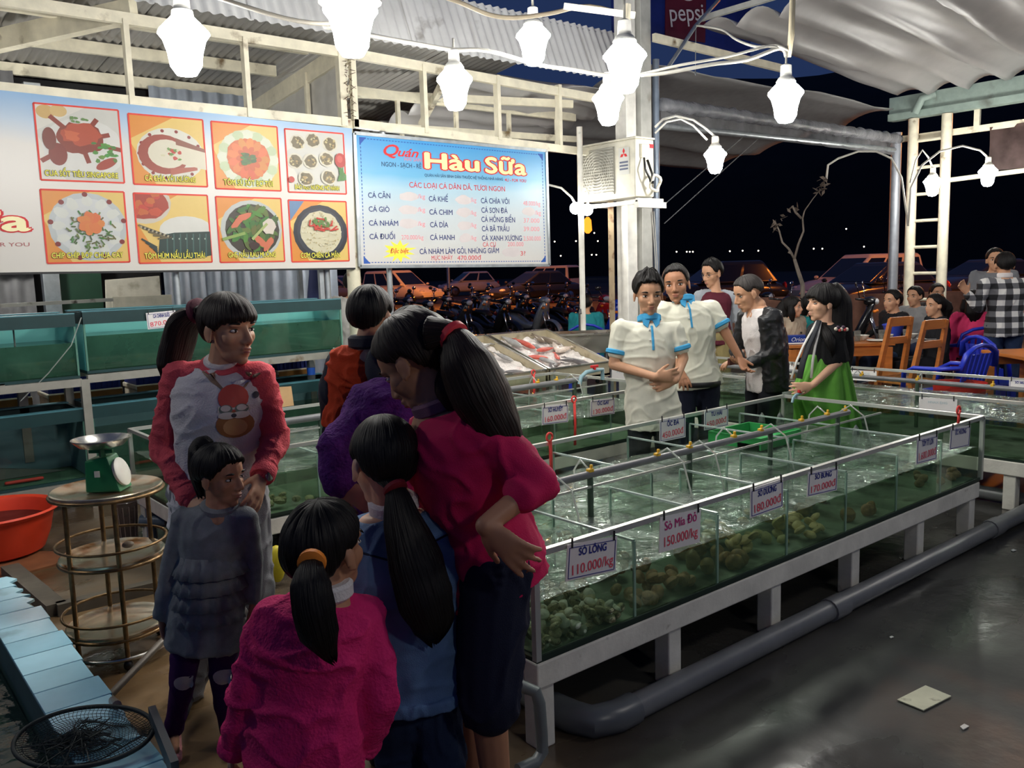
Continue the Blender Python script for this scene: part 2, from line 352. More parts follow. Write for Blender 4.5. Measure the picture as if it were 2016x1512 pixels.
def pleat(mb, x0, x1, y0, y1, zf, pitch, sag, m=0, alongx=True, nu=10, jit=0., seed=0):
    # fabric hung in waves; folds run along x (or y)
    n = int((y1-y0 if alongx else x1-x0)/pitch*9)
    def fn(u, v):
        t = u*(n-1)/9.; ph = t+jit*mnoise.noise(Vector((t*.4, v*2.2, seed)))
        w = abs(math.sin(math.pi*ph)); z = -sag*(1-w**.7)
        if alongx: X = x0+(x1-x0)*v; Y = y0+(y1-y0)*u
        else: X = x0+(x1-x0)*u; Y = y0+(y1-y0)*v
        return (X, Y, zf(X, Y)+z+.02*mnoise.noise(Vector((X*1.3, Y*1.3, seed))))
    return mb.grid(fn, n, nu, m)
pleat(mb := MB(), 5.5, 7.9, 7.05, 10.5, lambda X, Y: 3.62-.12*(Y-7), .42, .12, alongx=True, nu=14, jit=.35)
mb.obj('awning_tarp', tarp, smooth=True, solid=.006, origin=(6.6, 8, 3.4), cat='awning', label='pleated grey tarpaulin sheet hung under the shed roof behind the fish price board')
# corrugated fascia above the boards
fas = thing('fascia', 'silver corrugated tin fascia above the menu boards lit by lamps', 'fascia', (4, 6.95, 3.65))
x = -1.6
while x < 7.2:
    corr(mb := MB(), (x, 6.93, 3.66), (.80, 0, 0), (0, .25, .60), 0, .10, .014)
    mb.obj('fascia_sheet', tin, fas, smooth=True); x += .78
for q in range(2): MB().beam((-1.6, 6.99+q*.2, 3.71+q*.5), (7.4, 6.99+q*.2, 3.71+q*.5), .03, .03).obj('fascia_rail', galv, fas)
# white steel frame that carries the boards
fr = thing('sign_frame', 'cream painted steel frame that carries the menu boards', 'frame', (3.95, SY, 0))
MB().beam((-1.6, SY, 3.55), (3.93, SY, 3.53), .05, .085).obj('top_rail', cream, fr)
MB().beam((4.0, SY, 3.53), (7.3, SY, 3.44), .05, .085).obj('top_rail', cream, fr)
MB().beam((-1.6, SY, 2.965), (3.93, SY, 2.93), .05, .075).obj('mid_rail', cream, fr)
MB().beam((4.0, SY, 2.93), (7.3, SY, 2.85), .05, .075).obj('mid_rail', cream, fr)
for xx in (.95, 2.11, 3.03, 4.77, 5.66, 6.5): MB().beam((xx, SY, 2.9), (xx, SY, 3.53), .07, .04).obj('upright', cream, fr)
MB().beam((3.90, SY, 2.9), (3.90, SY, 3.55), .07, .06).beam((4.02, SY, 2.9), (4.02, SY, 3.55), .05, .05).obj('upright', cream, fr)
MB().tube([(3.94, SY+.03, 0), (3.94, SY+.03, 2.95)], .062, 14).obj('post', mat('chipped_post', (214, 208, 184), .55, dirt=(120, 70, 40), dscale=9, dthr=.58), fr, smooth='auto')
for xx, r_ in ((2.35, .03), (4.33, .028), (3.68, .03), (.4, .03)): MB().tube([(xx, SY+.05, 0), (xx, SY+.05, 2.9)], r_, 10).obj('post', galv, fr, smooth='auto')
MB().beam((3.62, SY+.05, 1.0), (3.62, SY+.05, 2.9), .04).obj('post', galv, fr)
# tinsel garland wound on the post top
mb = MB()
for k in range(46):
    z = 2.95+.6*k/46; a = k*1.9
    mb.cap((3.95+.02*math.cos(a), SY-.05, z), (3.95+.07*math.cos(a)*(.5+.5*abs(math.sin(k*.35))), SY-.06-.02*math.sin(a), z+.03*math.sin(a*1.7)), .004, .002, seg=5)
mb.obj('tinsel_garland', mat('tinsel_brown', (96, 74, 56), .6), origin=(3.95, SY-.05, 2.95), cat='garland', label='dark bristly garland running down the frame between the boards')

# ------------------------------------------------------------------ back wall of the shed and odds and ends behind the racks
wallb = mat('blue_grey_sheet', (150, 158, 170), .5, .3, var=.08, dirt=(110, 104, 96), dscale=1.5, dthr=.68)
for nm, x0, x1, lab in (('wall_back', 2.9, 4.85, None), ('wall_shed', -1.2, 1.72, None)):
    corr(mb := MB(), (x0, 9.05, 0), (x1-x0, 0, 0), (0, 0, 3.5), 0, .16, .02)
    struct(nm, mb, wallb if nm == 'wall_back' else mat('grey_dark_sheet', (110, 110, 112), .6, .2, var=.15), smooth='auto')
for z in (1.72,): MB().beam((-1.2, 8.98, z), (1.72, 8.98, z), .06, .04).obj('wall_rail', galv, bpy.data.objects['wall_shed'])
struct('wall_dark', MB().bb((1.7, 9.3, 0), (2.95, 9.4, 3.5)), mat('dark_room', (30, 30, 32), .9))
MB().bb((1.78, 8.95, 0), (1.92, 9.05, 3.4)).obj('steel_post', galv, None, origin=(1.85, 9, 0), bevel=.006, cat='post', label='square galvanised post beside the dark green board')
MB().bb((1.95, 9.1, .3), (2.32, 9.14, 2.2)).bb((1.93, 9.06, 1.0), (2.34, 9.09, 1.05), 1).obj('green_board', [mat('dark_green_board', (24, 62, 44), .6), galv], None, origin=(2.13, 9.1, .3), cat='board', label='dark green board leaning at the back of the shed')
def board(nm, quad, Y, th, m, lab):
    p = [onY(*q, Y) for q in quad]; n = V(0, th, 0); MB().rings([[a+n for a in p], p]).obj(nm, m, None, origin=p[3], bevel=.004, cat='board', label=lab)
wb = mat('dirty_white_board', (196, 192, 178), .6, dirt=(140, 132, 112), dscale=4, dthr=.6)
board('white_board', [(208, 551), (314, 543), (327, 700), (212, 700)], 8.75, .03, wb, 'taller dirty white board leaning behind the fish tanks')
board('white_board', [(221, 584), (338, 580), (345, 700), (222, 700)], 8.6, .03, mat('grey_white_board', (178, 174, 158), .6, var=.15), 'lower grey white board in front of the taller one behind the tanks')
MB().beam(onY(0, 602, 8.2), onY(222, 590, 8.2), .04, .03).obj('drain_pipe', mat('stained_pipe', (160, 158, 150), .5, dirt=(60, 50, 40), dscale=12, dthr=.6), None, cat='pipe', label='stained flat rail running above the left fish tank')
# hanging folded blue parasol bundle behind the right end of the rack
pb = onY(620, 560, 7.7)
mb = MB(); mb.tube([pb+V(0, 0, .35), pb+V(.02, 0, .1), pb+V(-.02, 0, -.3), pb+V(.0, 0, -.5)], [.03, .07, .09, .03], 9, hint=(0, 1, 0)); mb.tube([pb+V(.1, .02, .3), pb+V(.06, 0, -.1), pb+V(.03, 0, -.45)], [.02, .045, .03], 8, 1)
mb.obj('folded_parasol', [mat('parasol_blue', (44, 52, 96), .7), mat('parasol_grey', (120, 122, 128), .7)], None, origin=pb+V(0, 0, -.5), smooth=True, cat='parasol', label='folded blue and grey parasol hanging behind the right end of the fish rack')
for px_ in (592, 645):
    p0 = onY(px_, 570, 7.75); MB().beam((p0[0], 7.75, 0), (p0[0], 7.75, 2.6), .04).obj('steel_post', galv, None, origin=(p0[0], 7.75, 0), cat='post', label='thin galvanised post %s the folded blue parasol' % ('left of' if px_ == 592 else 'right of'))
# ================================================================== pillar and structures right of the boards
PX, PY = 7.42, 6.75
pil = thing('pillar', 'tall white steel pillar that carries the air conditioner', 'pillar', (PX, PY, 0))
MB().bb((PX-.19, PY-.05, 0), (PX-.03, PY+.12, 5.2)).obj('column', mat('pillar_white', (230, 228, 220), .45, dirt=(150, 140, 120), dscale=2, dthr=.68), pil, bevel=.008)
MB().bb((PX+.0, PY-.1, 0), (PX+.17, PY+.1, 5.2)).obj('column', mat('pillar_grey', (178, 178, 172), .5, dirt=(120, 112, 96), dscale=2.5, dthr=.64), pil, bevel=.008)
for k in range(12): MB().bb((PX-.04, PY-.02, .3+k*.4), (PX+.01, PY+.03, .36+k*.4)).obj('batten', white_p, pil)
MB().tube([(PX-.30, PY+.1, 0), (PX-.30, PY+.1, 2.85)], .045, 4).obj('post', mat('rusty_post', (150, 132, 104), .7, dirt=(92, 60, 36), dscale=7, dthr=.52), None, origin=(PX-.3, PY+.1, 0), cat='post', label='rusty square post just left of the white pillar')
MB().tube([(7.75, 6.75, 0), (7.78, 6.75, 3.9)], .04, 14).obj('grey_pipe', mat('pipe_bluegrey', (122, 134, 150), .4, .3), None, origin=(7.75, 6.75, 0), smooth='auto', cat='pipe', label='blue grey vertical pipe right behind the white pillar')
# thin wires down the pillar
mb = MB()
for dx in (0, .03): mb.tube([(PX+.14+dx, PY-.12, 2.2), (PX+.18+dx, PY-.13, 1.6), (PX+.13+dx, PY-.12, 1.0)], .006, 5)
mb.obj('pillar_wire', cable, pil, smooth=True)
# beam running from the pillar along the right canopy + bracing rods
MB().beam((PX+.1, 6.55, 4.06), (10.1, 6.55, 4.02), .05, .085).obj('cross_beam', cream, None, origin=(PX+.1, 6.55, 4.0), cat='beam', label='cream steel beam running right from the white pillar')
MB().tube([onY(1415, 0, 6.5), onY(1370, 50, 6.5), onY(1317, 130, 6.5)], .022, 8).obj('brace_rod', galv, None, cat='rod', label='grey diagonal brace rod crossing the cream beam')
MB().tube([onY(1370, 52, 6.53), onY(1369, 130, 6.53)], .005, 5).lathe([(.028, -.004), (.034, 0), (.028, .004)], onY(1369, 143, 6.53), 12, axis=(.5, -.9, 0)).obj('hanging_hook', galv, None, cat='hook', label='thin wire with ring hook hanging below the cream beam')
# right canopy: pleated tarpaulin sloping to the gutter
czf = lambda X, Y: 4.42-(X-8.6)*.062
pleat(mb := MB(), 8.6, 13.35, -.6, 6.75, czf, .62, .17, nu=26, jit=.3, seed=5)
mb.obj('canopy', tarp, smooth=True, solid=.006, origin=(11, 3, 4.2), cat='canopy', label='large grey pleated fabric canopy over the dining tables')
MB().beam((8.58, -.6, 4.46), (8.58, 6.75, 4.46), .05, .06).obj('canopy_rail', mat('rail_greywhite', (188, 188, 182), .5), None, origin=(8.58, 3, 4.46), cat='rail', label='pale rail along the near edge of the pleated canopy')
gm = mat('gutter_green', (150, 168, 160), .55, dirt=(110, 118, 110), dscale=2, dthr=.62)
gut = thing('gutter_beam', 'pale green steel gutter beam under the far edge of the canopy', 'beam', (13.4, 3, 3.6))
MB().bb((13.36, -1, 3.70), (13.55, 6.9, 3.80)).bb((13.40, -1, 3.80), (13.44, 6.9, 4.05)).obj('gutter', gm, gut)
MB().bb((13.51, -1, 3.38), (13.57, 6.9, 3.47)).obj('lower_chord', cream, gut)
for k in range(8): MB().bb((13.51, 6.55-k*.95, 3.47), (13.56, 6.63-k*.95, 3.70)).obj('strut', cream, gut)
MB().tube([(13.4, 6.2, 4.0), (13.3, 6.35, 3.95), (13.3, 6.45, 3.75)], .06, 10).obj('downpipe', gm, gut, smooth='auto')
# ladder like double post
lad = thing('lattice_post', 'cream double pipe post with ladder rungs beside the dining tables', 'post', (13.4, 6.5, 0))
for yy in (6.52, 6.02): MB().tube([(13.42, yy, 0), (13.42, yy, 3.69)], .075, 14).obj('pipe', cream, lad, smooth='auto')
for k in range(8): MB().tube([(13.42, 6.5, .55+k*.4), (13.42, 6.05, .55+k*.4)], .025, 8).obj('rung', cream, lad, smooth='auto')
MB().tube([(13.3, 6.72, 0), (13.3, 6.72, 3.5)], .075, 14).obj('grey_pipe', mat('pipe_bluegrey2', (146, 150, 158), .4, .4), None, origin=(13.3, 6.72, 0), smooth='auto', cat='pipe', label='grey steel pipe post just left of the ladder like post')
# back eave: tarps, rolled clear plastic curtain
plast = clear('clear_plastic', (216, 218, 220), .12, 1.5, milky=.34, mrgb=(200, 202, 206), bump=.6, bscale=22)
pleat(mb := MB(), 7.7, 13.3, 6.78, 10.2, lambda X, Y: 3.95-.16*(Y-6.7), .8, .10, nu=20, jit=.4, seed=9)
mb.obj('rear_tarp', mat('rear_tarp', (150, 150, 150), .5, var=.1, bump=.1), smooth=True, solid=.006, origin=(10, 8, 3.7), cat='canopy', label='darker grey tarpaulin roof behind the rolled plastic curtain')
mb = MB(); n = 60
for jj, (zz, rr) in enumerate(((3.40, .075),)):
    mb.tube([(7.8+5.5*k/n, 6.68+.01*math.sin(k*1.7), zz-.0*k+.01*math.sin(k*2.3)) for k in range(n+1)], [rr*(1+.18*mnoise.noise(Vector((k*.9, 2, 0)))) for k in range(n+1)], 12)
mb.obj('rolled_curtain', clear('rolled_plastic', (200, 202, 206), .1, 1.5, milky=.6, mrgb=(190, 192, 198), bump=.9, bscale=26), smooth=True, origin=(10, 6.68, 3.4), cat='curtain', label='crinkled clear plastic curtain rolled up along the rear eave')
mb = MB(); mb.grid(lambda u, v: (7.8+5.5*u, 6.70+.015*math.sin(u*60), 3.36-.20*v), 120, 4); mb.obj('plastic_valance', plast, smooth=True, origin=(10, 6.7, 3.3), cat='curtain', label='clear plastic strip hanging below the rolled curtain')
MB().tube([(7.8, 6.72, 3.17), (13.3, 6.72, 3.24)], .04, 10).obj('curtain_pipe', galv, None, origin=(7.8, 6.72, 3.17), smooth='auto', cat='pipe', label='grey pipe along the bottom of the plastic curtain')
mb = MB(); mb.grid(lambda u, v: (13.5+.03*math.sin(u*25+v*4), 5.45-3.2*u, 3.42-.62*v), 60, 6); mb.obj('plastic_curtain', clear('brown_plastic', (150, 132, 128), .15, 1.5, milky=.35, mrgb=(150, 132, 130), bump=.7, bscale=14), smooth=True, origin=(13.5, 4, 3.1), cat='curtain', label='brownish clear plastic sheet hanging at the right behind the lamp')
MB().tube([(13.45, 6.1, 2.72), (13.5, 2.0, 2.86)], .035, 8).obj('curtain_pipe', cream, None, origin=(13.5, 4, 2.8), smooth='auto', cat='pipe', label='cream pipe along the bottom of the brownish plastic sheet')
# guy wires right of the pillar
for a, b in (((1480, 255), (1305, 405)), ((1505, 262), (1308, 440))):
    MB().tube([onY(*a, 6.9), onY(*b, 6.9)], .006, 5).obj('guy_wire', galv, None, cat='wire', label='thin %s guy wire slanting right of the pillar' % ('upper' if a[0] == 1480 else 'lower'))
# drink brand banner at the top
pp = thing('drink_banner', 'dark blue drink advertising banner above the cream beam', 'banner', onY(1345, 40, 7.4))
o = onY(1350, 22, 7.4); ux, uy = nrm(V(1, -.12, 0)), V(0, 0, 1)
MB().prism([(-1.2, -.42), (1.2, -.42), (1.2, .6), (-1.2, .6)], o+V(0, .02, 0), ux, uy, .012).obj('panel', mat('banner_blue', (26, 40, 112), .5, emit=.02), pp)
MB().prism([(-.36, -.35), (.33, -.35), (.36, .5), (-.34, .5)], o, ux, uy, .012).obj('can_print', mat('banner_maroon', (92, 24, 40), .5), pp)
mb = MB(); text_on(mb, 'pepsi', o+V(0, 0, -.03), ux, uy, .02, .3, m=0, bold=.004, rot=.14)
mb.lathe([(.20, 0), (.20, .003)], o+uy*.32-V(0, .02, 0), 30, 0, axis=(-.12, -1, 0)); mb.lathe([(.16, .004), (.16, .006)], o+uy*.32-V(0, .02, 0), 30, 1, axis=(-.12, -1, 0))
mb.obj('lettering', [flat((214, 210, 214)), flat((92, 24, 40))], pp)
# ================================================================== menu boards
BY = 6.95
UX, UZ = V(1, 0, 0), V(0, 0, 1)
def S(x, y): return onY(x, y, BY)
def tx(mb, s, xl, xr, y, hpx, m=0, bold=0., off=.002, shear=0., tilt=0.):
    c = S((xl+xr)/2, y); wd = abs(S(xr, y)[0]-S(xl, y)[0]); ht = abs(S((xl+xr)/2, y-hpx)[2]-c[2])/.72
    text_on(mb, s, c, UX, UZ, off, 1, width=wd, m=m, bold=bold, height=ht, shear=shear, rot=tilt)
def gradmat(name, stops, z0, z1, rough=.35):
    m = bpy.data.materials.new(name); m.use_nodes = True; nt = m.node_tree; N = nt.nodes; L = nt.links; b = N['Principled BSDF']; b.inputs['Roughness'].default_value = rough
    tc = N.new('ShaderNodeTexCoord'); sp = N.new('ShaderNodeSeparateXYZ'); L.new(tc.outputs['Object'], sp.inputs[0]); nz = N.new('ShaderNodeTexNoise'); nz.inputs['Scale'].default_value = 1.6; L.new(tc.outputs['Object'], nz.inputs['Vector'])
    mr = N.new('ShaderNodeMapRange'); L.new(sp.outputs[2], mr.inputs[0]); mr.inputs[1].default_value = z0; mr.inputs[2].default_value = z1
    ad = N.new('ShaderNodeMath'); ad.operation = 'MULTIPLY_ADD'; L.new(nz.outputs[0], ad.inputs[0]); ad.inputs[1].default_value = .12; L.new(mr.outputs[0], ad.inputs[2]); sb = N.new('ShaderNodeMath'); sb.operation = 'SUBTRACT'; L.new(ad.outputs[0], sb.inputs[0]); sb.inputs[1].default_value = .06
    r = N.new('ShaderNodeValToRGB'); L.new(sb.outputs[0], r.inputs[0]); e = r.color_ramp.elements
    e[0].position = stops[0][0]; e[0].color = (*lin(stops[0][1]), 1); e[1].position = stops[-1][0]; e[1].color = (*lin(stops[-1][1]), 1)
    for p, c in stops[1:-1]: q = e.new(p); q.color = (*lin(c), 1)
    L.new(r.outputs[0], b.inputs['Base Color']); MATS[name] = m; return m
# --- fish price board
pb_ = thing('price_board', 'sky blue fish price board with large yellow and red title', 'sign', (5.15, 6.98, 1.64))
gb = gradmat('price_board_print', [(0, (206, 202, 196)), (.45, (188, 200, 206)), (.62, (164, 196, 212)), (.72, (104, 172, 210)), (1, (60, 146, 206))], 0, 1.2)
mb = MB(); c4 = [S(697, 262), S(1075, 297), S(1081, 522), S(708, 525)]
mb.rings([[p+V(0, .03, 0) for p in c4], c4]); mb.obj('panel', gb, pb_)
mb = MB()
for i in range(4): mb.beam(c4[i]+V(0, -.002, 0), c4[(i+1) % 4]+V(0, -.002, 0), .02, .03)
mb.obj('trim', galv, pb_)
mb = MB()   # dashed blue frame
cc = [S(709, 272), S(1067, 305), S(1073, 514), S(718, 517)]
for i in range(4):
    a, b = cc[i], cc[(i+1) % 4]; n = int(np.linalg.norm(b-a)/.032)
    for k in range(n):
        p = a+(b-a)*((k+.5)/n); d = nrm(b-a)*.009; mb.beam(p-d+V(0, -.001, 0), p+d+V(0, -.001, 0), .007, .002, hint=(0, 1, 0))
for i, (sx, sz) in enumerate(((1, -1), (-1, -1), (-1, 1), (1, 1))): mb.prism([(0, 0), (.07*sx, 0), (0, .07*sz)] if sx*sz > 0 else [(0, 0), (0, .07*sz), (.07*sx, 0)], cc[i]+V(-.01*sx, -.001, -.01*sz), UX, UZ, .0015)
mb.obj('dashed_border', flat((36, 84, 168)), pb_)
navy, red, pink = flat((30, 48, 112)), flat((206, 36, 44)), flat((232, 140, 150))
def Z(X): return 600+X/2.88
def Zy(Y): return Y/2.88
mb = MB(); tx(mb, 'Q', Z(436), Z(520), Zy(855), 23, 0, .02, shear=.3); mb.obj('lettering', red, pb_); mb = MB(); tx(mb, 'uán', Z(522), Z(638), Zy(868), 17, 0, .02, shear=.35); mb.obj('lettering', red, pb_); mb = MB(); tx(mb, 'HẢI SẢN', Z(565), Z(660), Zy(906), 7, 0); mb.obj('lettering', flat((226, 110, 120)), pb_)
for s_, a, b, y, hp, m_ in (('NGON - SẠCH - RẺ', 437, 662, 938, 9, flat((30, 70, 110))), ('QUÁN HẢI SẢN BÌNH DÂN THUỘC HỆ THỐNG NHÀ HÀNG', 688, 1130, 1006, 5.5, flat((30, 70, 110))), ('4U - FOR YOU', 1135, 1255, 1024, 6, red)): mb = MB(); tx(mb, s_, Z(a), Z(b), Zy(y), hp, 0, .015); mb.obj('lettering', m_, pb_)
for nm, bold, off, dx, m_ in (('lettering_outline', .075, .003, 0, red), ('lettering', .03, .006, 0, flat((250, 240, 168)))):
    mb = MB(); tx(mb, 'Hàu', Z(685), Z(985), Zy(925), 31, 0, bold, off); mb.obj(nm, m_, pb_); mb = MB(); tx(mb, 'Sữa', Z(1025), Z(1250), Zy(948), 31, 0, bold, off); mb.obj(nm, m_, pb_)
mb = MB(); tx(mb, 'CÁC LOẠI CÁ DÂN DÃ, TƯƠI NGON', Z(605), Z(1145), Zy(1062), 10.5, 0, .004); mb.obj('lettering', red, pb_)
mb = MB()
for s_, a, b, y in [('CÁ CĂN', 360, 485, 1110), ('CÁ GIÒ', 363, 480, 1188), ('CÁ NHÁM', 365, 530, 1267), ('CÁ ĐUỐI', 368, 512, 1343), ('CÁ KHẾ', 704, 812, 1130), ('CÁ CHIM', 707, 838, 1205), ('CÁ DÌA', 710, 812, 1276), ('CÁ HANH', 712, 850, 1348), ('CÁ CHÌA VÔI', 1000, 1160, 1142), ('CÁ SƠN ĐÁ', 1002, 1150, 1195), ('CÁ HỒNG BIỂN', 1003, 1193, 1247), ('CÁ BÃ TRẦU', 1005, 1160, 1299), ('CÁ XANH XƯƠNG', 1006, 1232, 1352), ('CÁ NHÁM LÀM GỎI, NHÚNG GIẤM', 660, 1108, 1425)]:
    mb = MB(); tx(mb, s_, Z(a), Z(b), Zy(y), 10.5, 0, .012); mb.obj('fish_name', navy, pb_)
mb = MB()
for s_, a, b, y in [('270.000/kg', 548, 672, 1347), ('48.000/kg', 1238, 1335, 1155), ('2.500.000', 1240, 1338, 1354), ('/kg', 640, 682, 1115), ('/kg', 640, 682, 1190), ('/kg', 640, 682, 1270), ('/kg', 940, 972, 1135), ('/kg', 940, 972, 1208), ('/kg', 940, 972, 1278), ('/kg', 940, 972, 1350), ('/kg', 1305, 1338, 1208), ('39.000', 1240, 1330, 1300), ('37.000', 1240, 1330, 1252), ('200.000', 1150, 1240, 1386)]: mb = MB(); tx(mb, s_, Z(a), Z(b), Zy(y), 9, 0, 0); mb.obj('handwritten_price', pink, pb_)
for s_, a, b, y in (('CÁ CỤ', 1010, 1083, 1388), ('MỰC NHẢY', 718, 838, 1463), ('470.000đ', 865, 1000, 1463), ('3?', 1222, 1250, 1438)): mb = MB(); tx(mb, s_, Z(a), Z(b), Zy(y), 9, 0, .004); mb.obj('handwritten_price', flat((206, 70, 80)), pb_)
mb = MB()   # wiped price smudges
for a, b, y in ((540, 640, 1115), (540, 640, 1190), (540, 640, 1268), (860, 940, 1135), (860, 940, 1205), (870, 940, 1278), (880, 940, 1350), (1238, 1300, 1200), (1120, 1220, 1430)):
    c = S(Z((a+b)/2), Zy(y)); wd = (S(Z(b), Zy(y))-S(Z(a), Zy(y)))[0]/2; P = [(wd*math.cos(t)*(1+.25*random.random()), .036*math.sin(t)*(1+.5*random.random())) for t in np.arange(14)*2*math.pi/14]; mb = MB(); mb.prism(P, c, UX, UZ, .0008); mb.obj('wiped_price', flat((204, 196, 196)), pb_)
mb = MB(); c = S(Z(533), Zy(1425)); mb.prism([((.17 if k % 2 else .09)*math.cos(k*math.pi/11)*(1.05+.2*math.sin(k*2.1)), (.105 if k % 2 else .06)*math.sin(k*math.pi/11)) for k in range(22)], c, UX, UZ, .002); tx(mb, 'Đặc biệt', Z(482), Z(585), Zy(1424), 9, 1, .02, .004, .3)
mb.obj('starburst', [flat((246, 232, 70)), flat((214, 84, 60))], pb_)
# --- food menu banner
fb = thing('food_banner', 'long white food banner with eight dish photographs', 'sign', (2, 6.98, 1.67))
mb = MB(); A = [V(-.6, BY, 2.955), S(693, 253), S(700, 527), V(-.6, BY, 1.70)]
mb.rings([[p+V(0, .03, 0) for p in A], A]); mb.obj('panel', gradmat('banner_print', [(0, (210, 205, 198)), (.72, (206, 202, 196)), (.84, (174, 192, 210)), (1, (132, 172, 212))], 0, 1.27), fb)
mb = MB(); mb.beam(A[0], A[3], .02, .03).beam(A[2]+V(0, .01, 0), A[3]+V(0, .01, 0), .015, .03); mb.obj('trim', dark_pl, fb)
for nm, bold, off, dx, m_ in (('lettering_outline', .075, .003, 0, red), ('lettering', .03, .006, 0, flat((250, 240, 190)))):
    mb = MB(); tx(mb, 'Sữa', -140-dx, 56+dx*2, 436+dx, 42, 0, bold, off); mb.obj(nm, m_, fb)
mb = MB(); tx(mb, '4U - FOR YOU', -70, 60, 482, 8, 0, .005); mb.obj('lettering', flat((170, 100, 100)), fb)
def photo(quad, caption, capbox, bgc, fn, lab):
    P = [S(*q) for q in quad]; c = sum(P)/4; hw = abs(P[1][0]+P[2][0]-P[0][0]-P[3][0])/4; hh = abs(P[0][2]+P[1][2]-P[2][2]-P[3][2])/4
    st = {'k': 0}; mb = MB(); mats = []; rnd = random.Random(len(caption))
    def mi(rgb):
        rgb = tuple(int(q*.84) for q in rgb)
        m = flat(rgb, .4)
        if m not in mats: mats.append(m)
        return mats.index(m)
    def poly(pts, rgb):
        st['k'] += 1; pts = [(max(-1, min(1, a)), max(-1, min(1, b))) for a, b in pts]
        mb.add([c+UX*a*hw+UZ*b*hh+V(0, -.0022-.00012*st['k'], 0) for a, b in pts], [tuple(range(len(pts)))], mi(rgb))
    def disc(x, y, rx, ry, rgb, n=20, jag=0., rot=0.):
        pts = []
        for k in range(n):
            t = 2*math.pi*k/n; r = 1+jag*(rnd.random()-.5)*2; a, b = rx*r*math.cos(t), ry*r*math.sin(t); pts.append((x+a*math.cos(rot)-b*math.sin(rot), y+a*math.sin(rot)+b*math.cos(rot)))
        poly(pts, rgb)
    def stroke(x0, y0, x1, y1, wd, rgb):
        d = nrm(V(x1-x0, y1-y0)); n = V(-d[1], d[0])*wd/2; poly([(x0+n[0], y0+n[1]), (x0-n[0], y0-n[1]), (x1-n[0], y1-n[1]), (x1+n[0], y1+n[1])], rgb)
    bd = [(-hw, -hh), (hw, -hh), (hw, hh), (-hw, hh)]
    ob = MB()
    for i in range(4): a, b = bd[i], bd[(i+1) % 4]; ob.beam(c+UX*a[0]+UZ*a[1]+V(0, -.002, 0), c+UX*b[0]+UZ*b[1]+V(0, -.002, 0), .012, .004, hint=(0, 1, 0))
    poly([(-1, -1), (1, -1), (1, 1), (-1, 1)], bgc[0]); poly([(-1, -1), (-.4, -1), (-1, .2)], bgc[1]); poly([(-1, 1), (-1, .3), (.2, 1)], bgc[1]); 
    fn(disc, poly, stroke, rnd)
    pr = mb.obj('dish_photo', mats, fb); pr['label'] = lab
    ob.obj('photo_border', flat((214, 60, 48)), pr, local=False)
    t = MB(); xl, xr, y, hp = capbox
    for m, bo, off in ((0, .06, .008), (1, .012, .0095)): tx(t, caption, xl, xr, y, hp, m, bo, off)
    t.obj('caption', [flat((44, 58, 30)), flat((236, 226, 84))], pr)
OR = ((250, 214, 120), (246, 158, 60)); WH = ((226, 224, 216), (240, 236, 226))
def d_crab(D, P, S_, r):
    D(.1, -.1, 1.0, .8, (238, 236, 230)); D(-.75, .8, .22, .18, (226, 186, 116)); D(-.45, .85, .2, .16, (232, 196, 130))
    for k in range(8): S_(0, .1, -.95+.28*k, -.5+.4*((k*3) % 4), .12, (150, 54, 34))
    D(0, .15, .58, .42, (146, 52, 30), 26, .1); D(.05, .25, .45, .3, (196, 78, 44), 22, .2); D(-.2, .22, .18, .15, (222, 104, 58), 16, .3); D(-.55, -.3, .22, .3, (140, 44, 28)); D(.6, -.5, .3, .12, (176, 66, 46), rot=.5); D(-.72, .1, .16, .3, (128, 46, 30))
    for k in range(20): D(.3+.55*r.random(), -.45+.5*r.random(), .07, .05, (70+r.randint(0, 50), 126+r.randint(0, 40), 60), 7, .4)
    for k in range(6): D(-.2+.6*r.random(), .55+.15*r.random(), .06, .04, (110, 150, 80), 6, .4)
def d_fish(D, P, S_, r):
    D(.05, -.1, .92, .78, (240, 236, 222))
    for k in range(14): t = k*.45; D(.05+.85*math.cos(t), -.1+.7*math.sin(t), .05, .05, (150, 36, 34), 8)
    D(-.15, -.1, .68, .58, (170, 70, 52)); D(-.05, -.08, .52, .42, (238, 230, 206)); P([(.2, .4), (1, .12), (1, .02), (.2, .2)], (150, 84, 62)); P([(0, -.5), (.75, -.42), (.75, -.52), (0, -.7)], (190, 92, 70)); P([(.3, .18), (1, .02), (1, -.5), (.3, -.35)], (240, 232, 206))
    for k in range(18): D(-.2+.5*r.random(), -.3+.4*r.random(), .06, .04, r.choice([(110, 150, 70), (206, 60, 50), (226, 220, 180)]), 7, .4)
def d_shrimp(D, P, S_, r):
    D(.05, -.05, .92, .88, (226, 230, 200))
    for k in range(16): t = k*.39; D(.05+.78*math.cos(t), -.05+.74*math.sin(t), .17, .15, (204, 220, 178) if k % 2 else (232, 236, 214), 12)
    D(.05, -.05, .66, .62, (222, 108, 44), 26, .06)
    for k in range(13): t = k*.483; D(.05+.46*math.cos(t), -.05+.44*math.sin(t), .2, .12, (232+r.randint(-12, 12), 120+r.randint(-24, 24), 54), 12, .1, t)
    for k in range(10): t = k*.628; D(.05+.25*math.cos(t), -.05+.25*math.sin(t), .15, .09, (214, 96, 40), 12, .1, t)
    for k in range(22): D(.05+.2*(r.random()-.5)*1.6, -.05+.2*(r.random()-.5)*1.6, .09, .05, (52+r.randint(0, 40), 92+r.randint(0, 40), 46), 7, .4)
